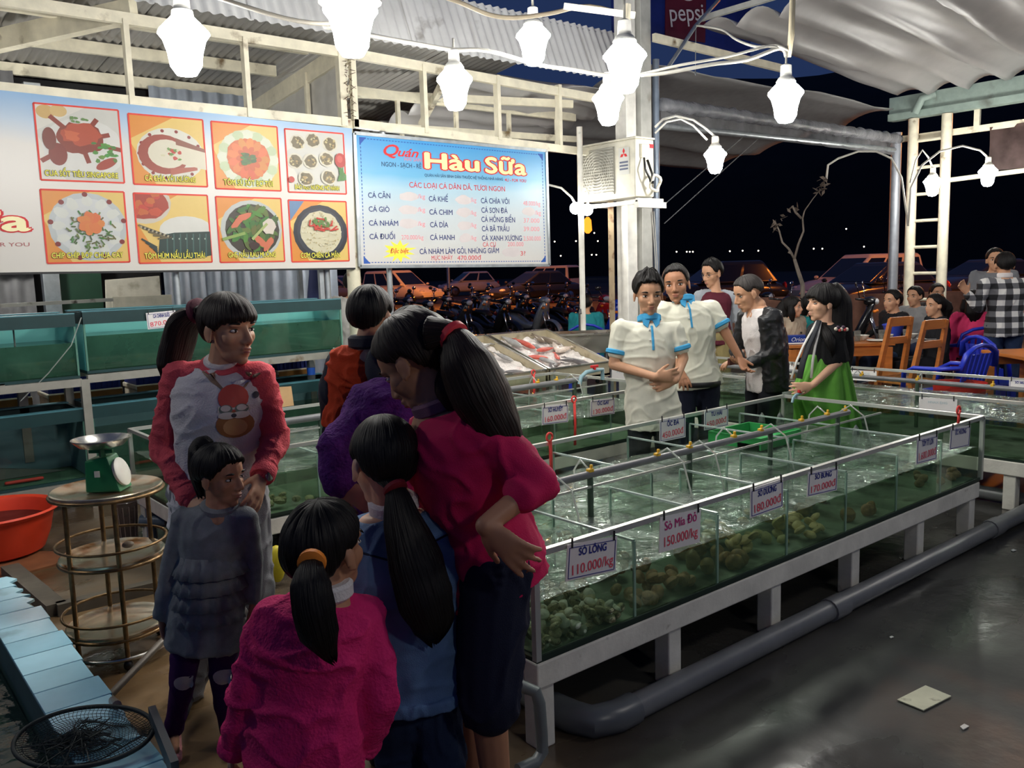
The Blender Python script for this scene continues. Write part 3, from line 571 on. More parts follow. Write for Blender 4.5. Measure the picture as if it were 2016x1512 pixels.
def d_abalone(D, P, S_, r):
    for x, y in ((-.6, .6), (-.08, .7), (.5, .62), (-.72, 0), (-.2, .02), (.35, .12), (.38, -.48), (-.4, -.55)):
        D(x, y, .27, .25, (232, 226, 204)); D(x, y, .21, .2, (122, 108, 74), 18, .12)
        for k in range(12): D(x+.3*(r.random()-.5), y+.28*(r.random()-.5), .04, .035, r.choice([(190, 160, 100), (92, 86, 56), (214, 196, 140)]), 6, .3)
    for k in range(10): D(.75+.2*r.random(), -.5+.8*r.random(), .16, .06, (76, 140, 60), 8, .3, r.random()*3)
    D(.82, .1, .2, .24, (196, 44, 40)); D(.8, .14, .1, .12, (226, 92, 80)); D(-.9, -.6, .1, .1, (206, 60, 50))
def d_salad(D, P, S_, r):
    D(.05, 0, .95, .95, (206, 212, 214)); D(.05, 0, .8, .8, (224, 228, 228))
    for k in range(12): t = k*.52; D(.05+.72*math.cos(t), .02+.7*math.sin(t), .17, .13, (232, 234, 226), 10, .2, t)
    for k in range(9): t = k*.7+.2; D(.05+.9*math.cos(t), .9*math.sin(t), .07, .07, (140, 36, 36), 9)
    for k in range(90): a = r.random()*6.28; q = .55*r.random()**.6; S_(.1+q*math.cos(a), -.08+q*math.sin(a), .1+q*math.cos(a)+.3*(r.random()-.5), -.08+q*math.sin(a)+.3*(r.random()-.5), .04, (56+r.randint(0, 70), 92+r.randint(0, 50), 56))
    for k in range(7): t = k*.9; D(.1+.16*math.cos(t), .1+.17*math.sin(t), .17, .13, (236, 130+r.randint(-10, 20), 66), 12, .15, t)
def d_lobster(D, P, S_, r):
    D(.35, -.05, .75, .42, (238, 236, 228)); D(-.75, .75, .72, .62, (226, 214, 196)); D(-.72, .75, .6, .5, (182, 56, 34), 22, .08)
    for k in range(14): D(-1+.6*r.random(), .4+.6*r.random(), .13, .1, (216, 92+r.randint(-30, 20), 44), 9, .3)
    P([(-.5, -.85), (-.4, -.2), (0, -.12), (1, -.08), (1, -.8), (.4, -.9)], (34, 62, 58))
    for k in range(7): S_(-.2+.18*k, -.15, -.24+.18*k, -.85, .035, (70, 108, 100)); D(-.05+.18*k, -.3, .03, .03, (190, 206, 190), 6)
    for k in range(5): S_(-.1, -.25, -.95+.12*k, .1-.1*k, .05, (120, 104, 70)); S_(-.9+.1*k, -.3-.1*k, -.5, -.55-.05*k, .05, (40, 60, 56))
    for k in range(16): t = k/16; S_(-.9+.8*t, .05-.3*t, -.87+.8*t, .03-.3*t, .06, (40, 40, 36) if k % 2 else (200, 190, 160))
def d_soup(D, P, S_, r):
    D(.02, 0, .95, .92, (206, 210, 206)); D(.05, 0, .84, .8, (60, 52, 40))
    for k in range(60): a = r.random()*6.28; q = .72*r.random()**.5; D(.05+q*math.cos(a), .05+q*math.sin(a)*.9, .18, .08, (56+r.randint(0, 50), 100+r.randint(0, 50), 44), 8, .3, r.random()*3)
    for x, y, rt in ((-.4, .25, .8), (-.2, .4, .3), (.25, -.35, -.8), (.5, -.45, .9)): D(x, y, .26, .1, (226, 120, 84), 12, .15, rt)
    D(.55, .1, .22, .26, (234, 222, 206), 12, .2); D(.05, -.5, .18, .12, (60, 30, 24), 12, .2); S_(-.9, -.3, -.2, -.1, .09, (150, 180, 90)); S_(0, -.3, .5, .2, .08, (180, 196, 120))
def d_rice(D, P, S_, r):
    P([(-1, 1), (-1, .3), (-.5, .95), (-.45, 1)], (110, 146, 190)); D(.05, -.05, .95, .92, (36, 40, 52)); D(.05, -.05, .82, .8, (52, 56, 70)); D(.06, -.04, .72, .7, (232, 224, 190), 24, .04)
    for k in range(120): a = r.random()*6.28; q = .68*r.random()**.5; D(.06+q*math.cos(a), -.04+q*math.sin(a), .035, .02, r.choice([(246, 240, 214), (206, 190, 140), (224, 212, 170)]), 5, .2, r.random()*3)
    for k in range(16): x, y, a = -.4+.8*r.random(), .0+.45*r.random(), r.random()*3.1; S_(x, y, x+.32*math.cos(a), y+.32*math.sin(a)*.6, .05, (216, 56, 40))
    for k in range(16): D(-.2+.5*r.random(), .1+.3*r.random(), .08, .04, (96, 140, 60), 6, .4, r.random()*3)
photo([(67, 201), (234, 219), (243, 361), (79, 353)], 'CUA SỐT TIÊU SINGAPORE', (90, 233, 344, 11), WH, d_crab, 'red crab dish photograph')
photo([(253, 222), (400, 238), (407, 369), (262, 361)], 'CÁ CHÌA VÔI NƯỚNG', (286, 385, 353, 11), OR, d_fish, 'grilled long fish photograph')
photo([(416, 238), (546, 251), (552, 377), (424, 370)], 'TÔM SÚ SỐT BƠ TỎI', (441, 537, 361, 11), OR, d_shrimp, 'round orange shrimp plate photograph')
photo([(561, 253), (676, 264), (681, 383), (567, 377)], 'BÀO NGƯ NƯỚNG MỠ HÀNH', (581, 668, 370, 9), WH, d_abalone, 'abalone shells photograph')
photo([(81, 371), (245, 380), (254, 517), (91, 517)], 'CHÍP CHÍP BÓP CHUA CAY', (103, 243, 503, 11), OR, d_salad, 'green salad photograph')
photo([(264, 380), (408, 385), (417, 517), (273, 517)], 'TÔM HÙM NẤU LẨU THÁI', (286, 404, 504, 11), OR, d_lobster, 'dark lobster photograph')
photo([(425, 386), (553, 392), (560, 516), (433, 515)], 'GHẸ NẤU RAU MUỐNG', (450, 543, 502, 10), OR, d_soup, 'crab and greens soup photograph')
photo([(568, 393), (682, 398), (686, 514), (574, 515)], 'CƠM CHIÊN CÁ MẶN', (592, 669, 503, 10), OR, d_rice, 'fried rice bowl photograph')

# ================================================================== air conditioner outdoor unit
ac = thing('air_conditioner', 'cream outdoor air conditioner unit mounted on the white pillar', 'air conditioner', (7.07, 6.73, 2.3))
acm = mat('ac_cream', (206, 202, 186), .4, dirt=(150, 140, 116), dscale=3, dthr=.68)
z0, z1, y0, y1, x0, x1 = 2.32, 2.92, 6.3, 7.14, 6.93, 7.22
MB().bb((x0, y0, z0), (x1, y1, z1)).obj('casing', acm, ac, bevel=.015)
MB().bb((x0-.006, y0-.01, z1), (x1+.01, y1+.01, z1+.02)).obj('top_cover', acm, ac, bevel=.006)
gr = MB().bb((x0-.012, 6.6, z0+.05), (x0, 7.1, z1-.05)).obj('fan_grille', mat('grille_grey', (146, 144, 134), .5), ac)
mb = MB()
for k in range(16): mb.bb((x0-.02, 6.61, z0+.07+k*.031), (x0-.012, 7.09, z0+.077+k*.031))
for k in range(7):
    rr = .05+.03*k; mb.tube([(x0-.022, 6.85+rr*math.cos(t), z0+.3+rr*math.sin(t)) for t in np.linspace(0, 2*math.pi, 25)], .003, 4)
mb.obj('grille_bars', mat('grille_bar', (176, 174, 164), .5), gr)
mb = MB(); cL = V(x0-.004, 6.46, 2.72); uy_, uz_ = V(0, -1, 0), UZ
mb.prism([(-.075, -.16), (.075, -.16), (.075, .12), (-.075, .12)], cL, uy_, uz_, .002, 1)
for a in (90, 210, 330):
    t = math.radians(a); d = V(math.cos(t), math.sin(t)); n = V(-d[1], d[0]); q = [(0, 0), tuple(d*.03+n*.017), tuple(d*.06), tuple(d*.03-n*.017)]; mb.prism([q[0], q[3], q[2], q[1]], cL+uz_*.055, uy_, uz_, .004, 0)
mb.obj('logo', [flat((206, 40, 44)), flat((196, 196, 190))], ac); t_ = MB()
for k in range(3): t_.prism([(-.06, -.04-.035*k), (.06, -.04-.035*k), (.06, -.022-.035*k), (-.06, -.022-.035*k)], cL+V(-.003, 0, 0), uy_, uz_, .001)
t_.obj('rating_label', flat((92, 98, 120)), ac)
MB().bb((7.0, y0-.03, 2.72), (7.12, y0, 2.86)).obj('valve_cover', acm, ac, bevel=.005); MB().bb((7.14, y0-.012, 2.83), (7.2, y0-.002, 2.87)).obj('warning_label', flat((206, 36, 44)), ac)
mb = MB(); mb.tube([(7.03, y0-.03, 2.72), (7.0, y0-.07, 2.6), (7.05, y0-.09, 2.5), (7.12, y0-.05, 2.42)], .012, 8).tube([(7.08, y0-.03, 2.7), (7.1, y0-.08, 2.55), (7.08, y0-.1, 2.45)], .014, 8); mb.obj('hose', dark_pl, ac, smooth=True)
mb = MB(); mb.tube([(7.15+.07*math.cos(t), y0-.08-.02*math.sin(t*3), 2.46+.085*math.sin(t)) for t in np.linspace(0, 11, 34)], .016, 8); mb.obj('wrapped_pipe', mat('pipe_wrap', (206, 200, 184), .7), ac, smooth=True)
mb = MB(); mb.bb((6.9, y0-.06, 2.26), (7.3, y0-.02, 2.30)).bb((6.9, y1-.1, 2.26), (7.3, y1-.06, 2.30)).bb((6.9, y0-.05, 2.24), (6.94, y1, 2.28)).bb((6.86, y0-.1, 2.2), (7.3, y0-.04, 2.26)); mb.obj('bracket', white_p, ac)

# ================================================================== lamps
capm = mat('lamp_cap_grey', (190, 190, 186), .5); capd = mat('lamp_cap_dark', (70, 68, 66), .5)
def bell(root, p, s=1., capmat=None, wide=1.):
    p = np.asarray(p, float)
    MB().lathe([(.018*s, .20*s), (.036*s, .19*s), (.04*s, .11*s), (.036*s, .10*s)], p, 14).obj('socket', capmat or capm, root, smooth='auto')
    MB().lathe([(.036*s, .12*s), (.05*s, .11*s), (.066*s*wide, .085*s), (.066*s*wide, .08*s), (.04*s, .10*s)] if wide < 1.05 else [(.036*s, .12*s), (.07*s, .11*s), (.135*s, .05*s), (.14*s, .035*s), (.13*s, .035*s), (.05*s, .095*s)], p, 20).obj('shade', capmat or capm, root, smooth='auto')
    MB().lathe([(.05*s, .085*s), (.085*s, .05*s), (.12*s, .012*s), (.122*s, .0), (.10*s, -.03*s), (.082*s, -.09*s), (.074*s, -.15*s), (.048*s, -.19*s), (.002, -.2*s)], p, 16).obj('bulb', bulb_m, root, smooth=True)
def lamp(p, lab, s=1., capmat=None, cord=None, wide=1., group='hanging bell lamps'):
    t = thing('bell_lamp', lab, 'lamp', p, group); bell(t, p, s, capmat, wide)
    if cord is not None: MB().tube([p+V(0, 0, .19*s)]+[np.asarray(c) for c in cord], .008, 6).obj('cord', cable if s == 1 else white_p, t, smooth=True)
    return t
LP = {}
for k, x, y, h in (('a', 362, 68, 4.4), ('b', 690, 22, 4.0), ('c', 895, 158, 6.0), ('d', 1230, 112, 5.0), ('e', 1197, 195, 6.8), ('f', 1547, 185, 6.2), ('g', 1408, 305, 9.0), ('h', 1945, 338, 12.0), ('i', 1836, 358, 12.3), ('j', 1050, 72, 6.3)): LP[k] = at(x, y, h)
U = V(0, 0, 1)
lamp(LP['a'], 'glowing bell lamp hanging over the crab and grilled fish photographs', cord=[LP['a']+U*.55], wide=.8)
lamp(LP['b'], 'glowing lamp with dark flared cap at the top between the boards', capmat=capd, cord=[LP['b']+U*.5], wide=1.12, s=1.0)
lamp(LP['c'], 'glowing bell lamp hanging above the large title of the price board', cord=[LP['c']+U*.27])
lamp(LP['d'], 'biggest glowing bell lamp just in front of the white pillar', cord=[LP['d']+U*.33])
lamp(LP['e'], 'smaller glowing bell lamp low beside the left edge of the pillar', cord=[LP['e']+U*.2])
lamp(LP['f'], 'glowing bell lamp hanging alone from the vertical pipe under the canopy', cord=[LP['f']+U*.32])
lamp(LP['j'], 'glowing lamp high against the corrugated fascia', cord=[LP['j']+U*.7])
g1 = lamp(LP['g'], 'glowing bell lamp on a curved white arm right of the air conditioner', .95, white_p)
MB().tube([at(1290, 250, 8.75), at(1305, 235, 8.8), at(1330, 228, 8.9), at(1365, 236, 8.95), at(1390, 253, 9), LP['g']+U*.18], .012, 8).tube([at(1290, 262, 8.75), at(1312, 240, 8.8), at(1340, 234, 8.9), at(1365, 247, 8.95), at(1392, 275, 9)], .010, 8).obj('arm', white_p, g1, smooth=True)
h1 = lamp(LP['h'], 'glowing bell lamp on a curved white arm at the far right', 1., white_p)
MB().tube([at(1788, 440, 12), at(1793, 370, 12), at(1815, 325, 12), at(1850, 298, 12), at(1895, 287, 12), at(1930, 296, 12), LP['h']+U*.18], .014, 8).obj('arm', white_p, h1, smooth=True)
i1 = lamp(LP['i'], 'glowing bell lamp half behind the right pipe of the ladder post', 1., white_p)
MB().tube([at(1792, 360, 12.3), at(1803, 315, 12.3), at(1816, 295, 12.3), at(1828, 310, 12.3), LP['i']+U*.18], .012, 8).obj('arm', white_p, i1, smooth=True)
MB().tube([at(1788, 445, 12.1), at(1775, 350, 12.1), at(1755, 312, 12.1), at(1725, 298, 12.1), at(1690, 298, 12.1), at(1650, 312, 12.1), at(1630, 325, 12.1), at(1627, 352, 12.1)], .014, 8).obj('bent_lamp_pipe', white_p, None, smooth=True, cat='pipe', label='bare curved white lamp arm without a bulb left of the ladder post')
tp = thing('lamp_pole', 'slim white pole with two small glowing globe lamps', 'lamp', at(1144, 300, 9.6)*V(1, 1, 0)); tx0, ty0 = at(1144, 430, 9.6)[:2]
MB().tube([(tx0, ty0, 0), (tx0, ty0, 3.1)], .032, 10).obj('pole', white_p, tp, smooth='auto')
for x, y in ((1133, 410), (1156, 413)): MB().ell(at(x, y, 9.6), .065, seg=10, rg=7).obj('bulb', bulb_m, tp, smooth=True)
MB().tube([at(1080, 364, 9.6), at(1105, 370, 9.6), at(1125, 388, 9.6), at(1133, 402, 9.6)], .012, 7).tube([at(1144, 400, 9.6), at(1150, 368, 9.6), at(1158, 380, 9.6), at(1157, 405, 9.6)], .012, 7).obj('arm', white_p, tp, smooth=True)
MB().lathe([(.02, .12), (.05, .08), (.06, -.06), (.02, -.1)], at(1157, 445, 12), 10).obj('orange_lantern', glow('lantern_orange', (255, 140, 40), 1.6), None, cat='lantern', label='small orange lantern glowing far behind the pillar')
# cables strung between the lamps
def strung(pts, r, lab, m=cable, n=4):
    P = [at(*p) for p in pts]; q = []
    for i in range(len(P)-1):
        for k in range(n):
            t = k/n; a = P[max(i-1, 0)]; b = P[i]; c = P[i+1]; d = P[min(i+2, len(P)-1)]
            q.append(.5*((2*b)+(-a+c)*t+(2*a-5*b+4*c-d)*t*t+(-a+3*b-3*c+d)*t**3))
    q.append(P[-1]); MB().tube(q, r, 7).obj('cable', m, None, smooth=True, cat='cable', label=lab)
strung([(418, -8, 4.3), (560, 36, 4.3), (650, 47, 4.2), (684, 30, 4.05)], .011, 'thick cable running along the fascia to the dark capped lamp', mat('cable_dark', (110, 106, 98), .6))
strung([(640, 52, 4.6), (740, 72, 5.2), (830, 88, 5.8), (893, 98, 6.0), (960, 100, 6.1), (1060, 128, 6.4), (1130, 138, 6.6), (1195, 148, 6.7), (1240, 150, 6.6)], .014, 'grey cable strung across above the price board')
strung([(860, -10, 5.5), (905, 5, 5.5), (960, 28, 5.6), (1010, 35, 5.7), (1080, 27, 5.8), (1160, 12, 5.9), (1245, 34, 6.0)], .014, 'sagging cable against the blue sky above the fascia', mat('cable_tan', (150, 138, 118), .6))
strung([(1262, 148, 6.4), (1310, 144, 6.3), (1400, 127, 6.2), (1470, 118, 6.2), (1535, 95, 6.2), (1548, 112, 6.2)], .014, 'lower of two pale cables swinging right to the canopy lamp')
strung([(1262, 146, 6.5), (1340, 128, 6.3), (1430, 112, 6.25), (1510, 92, 6.2), (1545, 98, 6.2)], .010, 'upper of two pale cables swinging right to the canopy lamp')
strung([(1372, 50, 8.2), (1420, 58, 7.6), (1450, 78, 7.0), (1490, 92, 6.5), (1530, 90, 6.2), (1553, 100, 6.2)], .010, 'thin cable looping from the cream beam to the canopy lamp')
MB().tube([at(1560, -30, 6.2), at(1557, 60, 6.2), at(1553, 112, 6.2)], .016, 8).tube([at(1565, -30, 6.25), at(1562, 70, 6.25), at(1556, 108, 6.25)], .008, 6).obj('drop_pipe', mat('pipe_tan', (186, 176, 150), .6), None, smooth=True, cat='pipe', label='tan vertical pipe that carries the lamp under the canopy')
for k, (p, q, hh) in enumerate((((1235, 8), (1232, 78), 5.05), ((1110, 12), (1250, 30), 5.4))): MB().beam(at(*p, hh), at(*q, hh), .03).obj('lamp_bracket', cream, None, cat='bracket', label=('short vertical' if k == 0 else 'level') + ' cream bracket above the biggest lamp')
# lamps of the same kind beyond the frame, over the near tables and behind the photographer
for i, (p, lab) in enumerate((((8.6, 1.2, 3.1), 'bell lamp hanging over the right hand walkway out of frame'), ((10.8, .6, 2.9), 'bell lamp hanging over the dining tables under the canopy'), ((-.9, 4.6, 3.0), 'bell lamp hanging left of the round basin out of frame'), ((3.8, -.3, 3.0), 'bell lamp hanging over the walkway right behind the photographer'), ((1.2, -2.2, 3.0), 'bell lamp hanging a few steps behind the photographer'), ((5.0, 8.4, 2.35), 'bell lamp hanging inside the shed hidden behind the price board'), ((1.3, 8.1, 2.3), 'bell lamp hanging inside the shed hidden behind the food banner'))): lamp(V(*p), lab, cord=[V(*p)+U*.7])
# sodium street lamp that lights the parked cars
LQ = at(880, 480, 36); LX, LY = LQ[0], LQ[1]
sl = thing('street_lamp', 'tall sodium street lamp lighting the parked cars', 'lamp', (LX, LY, 0))
MB().tube([(LX, LY, 0), (LX, LY, 4.9), (LX+.6, LY, 5.1)], .07, 10).obj('pole', galv, sl, smooth='auto'); MB().lathe([(.05, .12), (.2, .06), (.24, 0), (.1, -.02)], (LX+.8, LY, 5.0), 14).obj('shade', capd, sl, smooth='auto'); MB().ell((LX+.8, LY, 4.9), (.22, .22, .12), seg=12, rg=8).obj('bulb', glow('sodium', (255, 140, 50), 1500), sl, smooth=True)
# ================================================================== fish rack on the left (two tiers)
RY = 6.6
rk = thing('tank_rack', 'two tier steel rack that carries the green fish tanks', 'rack', (1.5, RY, 0))
stl = mat('rack_steel', (176, 174, 164), .4, .5, var=.12, dirt=(120, 100, 70), dscale=6, dthr=.64)
for y in (RY+.0, RY+.5):
    for z in (.17, .90): MB().beam((-.7, y, z), (1.49, y, z), .05, .055).obj('rail', stl, rk); MB().beam((1.53, y, z+.02), (3.56, y, z+.03), .05, .055).obj('rail', stl, rk)
    for xx in (-.6, 1.51, 3.5): MB().beam((xx, y, 0), (xx, y, .92), .055, .055).obj('leg', stl, rk)
MB().beam((1.2, RY+.5, .3), (1.2, RY+.5, .9), .06).obj('leg', stl, rk)
for xx in (-.6, 1.0, 2.5, 3.45):
    for z in (.17, .92): MB().beam((xx, RY, z), (xx, RY+.5, z), .04).obj('crossbar', stl, rk)
rim_m = mat('tank_rim_dark', (22, 56, 58), .45, var=.15); rim_t = mat('tank_rim_teal', (70, 122, 132), .5, var=.15)
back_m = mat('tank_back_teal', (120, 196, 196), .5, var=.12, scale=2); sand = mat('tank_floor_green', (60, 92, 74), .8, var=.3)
water_r = clear('rack_water', (190, 210, 200), .03, 1.33, milky=.42, mrgb=(122, 170, 150))
def rack_tank(x0, x1, z0, z1, wl, lab, dim=False):
    t = thing('fish_tank', lab, 'fish tank', ((x0+x1)/2, RY+.25, z0)); y0, y1 = RY, RY+.5
    MB().bb((x0, y0, z0), (x1, y1, z0+.02)).obj('base', rim_m, t)
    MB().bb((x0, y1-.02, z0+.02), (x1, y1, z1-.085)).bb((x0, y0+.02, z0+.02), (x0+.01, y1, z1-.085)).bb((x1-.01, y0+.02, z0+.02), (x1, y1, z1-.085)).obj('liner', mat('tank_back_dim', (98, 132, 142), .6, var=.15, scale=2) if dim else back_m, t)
    MB().bb((x0+.01, y0+.02, z0+.02), (x1-.01, y1-.02, z0+.026)).obj('floor_sheet', sand, t)
    MB().bb((x0+.01, y0, z0+.02), (x1-.01, y0+.008, z1-.085)).obj('pane', glass, t)
    MB().bb((x0, y0-.008, z1-.085), (x1, y0+.02, z1)).bb((x0, y1-.03, z1-.085), (x1, y1, z1)).bb((x0, y0, z1-.085), (x0+.02, y1, z1)).bb((x1-.02, y0, z1-.085), (x1, y1, z1)).obj('rim', rim_m, t)
    MB().bb((x0-.002, y0-.004, z1), (x1+.002, y0+.06, z1+.008)).bb((x0, y1-.08, z1), (x1, y1, z1+.008)).obj('rim_top', rim_t, t)
    for xx in (x0+.006, x1-.006): MB().bb((xx-.006, y0-.004, z0+.02), (xx+.006, y0+.012, z1-.085)).obj('corner_strip', edge, t)
    if wl: MB().bb((x0+.014, y0+.012, z0+.027), (x1-.014, y1-.024, wl)).obj('water', water_r, t)
    return t
rack_tank(-.62, 1.485, .93, 1.38, 1.18, 'upper left green fish tank above the basin end of the rack')
rack_tank(1.535, 3.56, .955, 1.39, 1.22, 'upper right green fish tank behind the girl in the white sweater')
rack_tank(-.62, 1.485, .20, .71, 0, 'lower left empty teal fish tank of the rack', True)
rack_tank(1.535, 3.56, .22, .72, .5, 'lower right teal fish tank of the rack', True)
eelm = mat('eel_skin', (52, 46, 34), .35, var=.3, scale=20)
for i, (x, z, L_, lab) in enumerate(((.95, .985, .55, 'dark eel lying on the bottom of the upper left tank'), (2.5, 1.01, .62, 'dark eel lying in the upper right tank left of the girl'), (3.3, 1.01, .4, 'dark eel lying at the right end of the upper right tank'))):
    MB().tube([(x-L_/2+L_*k/9, RY+.16+.04*math.sin(k*.9+i), z+.012*math.sin(k*.7)) for k in range(10)], [.012, .03, .04, .042, .04, .038, .034, .028, .02, .006], 9).obj('eel', eelm, None, smooth=True, cat='eel', label=lab)
# slab inside the lower left tank, red tool
MB().prism([(0, 0), (1.5, 0), (.1, .28)], (-.1, RY+.35, .23), V(1, 0, 0), V(0, 0, 1), .02).obj('slanted_sheet', mat('dull_sheet', (96, 100, 98), .6), None, cat='sheet', label='slanted grey sheet inside the lower left tank')
MB().cap((.98, RY+.1, .245), (1.2, RY+.1, .245), .012, .012).obj('red_rod', mat('red_plastic', (190, 52, 44), .5), None, cat='rod', label='short red rod on the floor of the lower left tank')
for i, x in enumerate((.72, 1.12)): MB().tube([(x, RY+.1, 1.34), (x, RY+.1, 1.08)], .006, 6).lathe([(.02, 0), (.026, .03), (.026, .05), (.016, .06)], (x, RY+.1, 1.02), 10).obj('air_filter', pvc, None, cat='filter', label='grey air filter in the upper left tank, %s one' % ('left' if i == 0 else 'right'))
MB().tube([onY(160, 625, RY-.02), onY(140, 680, RY-.03), onY(95, 735, RY-.02), onY(40, 790, RY-.02)], .004, 5).obj('air_hose', clear('hose_clear', (230, 235, 232), .1, 1.4, milky=.5, mrgb=(220, 224, 220)), None, cat='hose', label='thin clear air hose dangling over the upper left tank')
# storage behind the lower tanks
bn = thing('storage_bench', 'low wooden bench behind the lower fish tanks', 'bench', (1.9, 7.42, 0)); wood = mat('bench_wood', (120, 88, 56), .7)
MB().bb((.1, 7.2, .48), (3.7, 7.66, .52)).obj('top', wood, bn)
for xx in (.15, 1.9, 3.6):
    for yy in (7.24, 7.6): MB().bb((xx, yy, 0), (xx+.05, yy+.05, .48)).obj('leg', wood, bn)
foam = mat('foam_white', (214, 206, 186), .8, dirt=(160, 110, 50), dscale=3, dthr=.58); tape = mat('brown_tape', (150, 104, 44), .4)
crate = mat('crate_blue', (26, 44, 128), .45)
for i, x in enumerate((.38, 1.02, 1.66, 2.30, 2.94, 3.4)):
    w_ = .52 if i < 5 else .3
    t = thing('foam_box', 'white taped foam box behind the lower tanks, %s from the left' % ('first', 'second', 'third', 'fourth', 'fifth', 'sixth')[i], 'box', (x, 7.4, .52), 'foam boxes behind the lower tanks')
    MB().bb((x-w_/2, 7.24, .52), (x+w_/2, 7.6, .725)).obj('body', foam, t, bevel=.01); MB().bb((x-w_/2-.01, 7.23, .725), (x+w_/2+.01, 7.61, .765)).obj('lid', foam, t, bevel=.01); MB().bb((x-w_/2-.004, 7.225, .70), (x+w_/2+.004, 7.24, .755)).obj('tape', tape, t)
    t = thing('blue_crate', 'blue plastic crate on the %s foam box from the left' % ('first', 'second', 'third', 'fourth', 'fifth', 'sixth')[i], 'crate', (x, 7.4, .765), 'blue crates behind the tanks')
    MB().bb((x-w_/2, 7.25, .765), (x+w_/2, 7.58, 1.04)).obj('body', crate, t); mb = MB()
    for k in range(int(w_/.04)): mb.bb((x-w_/2+.02+k*.04, 7.238, .775), (x-w_/2+.035+k*.04, 7.25, 1.0))
    mb.obj('ribs', crate, t); MB().bb((x-w_/2-.01, 7.235, 1.0), (x+w_/2+.01, 7.26, 1.04)).obj('lip', crate, t)
# bottle and card on the lower right tank
b_ = V(3.28, RY+.06, .73); t = thing('water_bottle', 'small clear water bottle with blue label on the lower tank rim', 'bottle', b_)
MB().lathe([(.03, 0), (.034, .01), (.034, .12), (.028, .15), (.014, .175), (.014, .19)], b_, 14).obj('bottle_body', clear('bottle_plastic', (225, 232, 236), .05, 1.4, milky=.15, mrgb=(220, 226, 230)), t, smooth='auto'); MB().lathe([(.035, .04), (.035, .1)], b_, 14).obj('label_band', mat('label_blue', (30, 80, 170), .4), t, smooth='auto'); MB().lathe([(.016, .19), (.016, .21)], b_, 12).obj('cap', white_p, t)
MB().prism([(-.06, 0), (.055, .0), (.05, .16), (-.062, .165)], onY(566, 800, RY-.03), V(1, 0, 0), nrm(V(0, .1, 1)), .004).obj('cardboard_tag', mat('cardboard', (206, 168, 120), .8), None, cat='tag', label='tan cardboard tag hanging on the lower right tank')
def bottlecap(): pass
MB().lathe([(.03, 0), (.035, .02), (.03, .06), (.012, .07)], V(3.42, RY+.06, .73), 10).obj('sauce_jar', mat('jar_red', (176, 60, 44), .4), None, smooth='auto', cat='jar', label='tiny red jar beside the water bottle')

# ================================================================== price cards
cardm = mat('card_white', (226, 222, 220), .45, var=.04); ink, hot = flat((34, 44, 130)), flat((224, 78, 96))
def card(quad, title, price, pl, lab, face=0, titlem=None, blank=False, yb=True):
    # pl = ('Y', value) or ('X', value): the plane in which the card hangs
    fn = onY if pl[0] == 'Y' else onX; P = [fn(*q, pl[1]) for q in quad]; c = sum(P)/4
    ux = nrm(P[1]+P[2]-P[0]-P[3]); uz = nrm(np.cross(np.cross(ux, P[0]+P[1]-P[2]-P[3]), ux)); wd = np.linalg.norm(P[1]+P[2]-P[0]-P[3])/2; ht = np.linalg.norm(P[0]+P[1]-P[2]-P[3])/2
    n = nrm(np.cross(ux, uz)); t = thing('price_card', lab, 'price card', c-uz*ht/2, 'seafood price cards')
    MB().prism([(-wd/2, -ht/2), (wd/2, -ht/2), (wd/2, ht/2), (-wd/2, ht/2)], c, ux, uz, .003).obj('card', cardm, t)
    mb = MB(); z = .005
    if blank: text_on(mb, title[::-1], c+uz*ht*.2, ux, uz, z, 1, width=wd*.5, m=2, bold=.02, height=ht*.22); mats = [ink, hot, flat((186, 200, 204))]
    else:
        text_on(mb, title, c+uz*ht*.25, ux, uz, z, 1, width=wd*(.45 if len(title) < 7 else .55) if not titlem else wd*.78, m=2 if titlem else 0, bold=.03 if not titlem else .012, height=ht*(.30 if not titlem else .36), rot=0 if not titlem else .05)
        if price: text_on(mb, price, c-uz*ht*.2, ux, uz, z, 1, width=wd*.82, m=1, bold=.005, height=ht*.40, rot=.06)
        mats = [ink, hot, flat(titlem or (34, 44, 130))]
        if not titlem:
            for a, b in (((-.46, -.44), (.46, -.44)), ((.46, -.44), (.46, .4)), ((-.46, .4), (-.46, -.44)), ((-.46, .4), (.46, .4))): mb.beam(c+ux*a[0]*wd+uz*a[1]*ht+n*.004, c+ux*b[0]*wd+uz*b[1]*ht+n*.004, .002, .002, 0 if yb else 1)
    mb.obj('lettering', mats, t)
    for s in (-.42, .42): MB().beam(c+ux*s*wd+uz*(ht*.5-.012)+n*.006, c+ux*s*wd+uz*(ht*.5+.022)+n*.004, .006, .004).obj('clip', dark_pl, t)
    return t
card([(288, 617), (347, 610), (347, 643), (290, 648)], 'CÁ CHÌNH SUỐI', '870.000', ('Y', RY-.02), 'white price card 870.000 on the upper right fish tank')

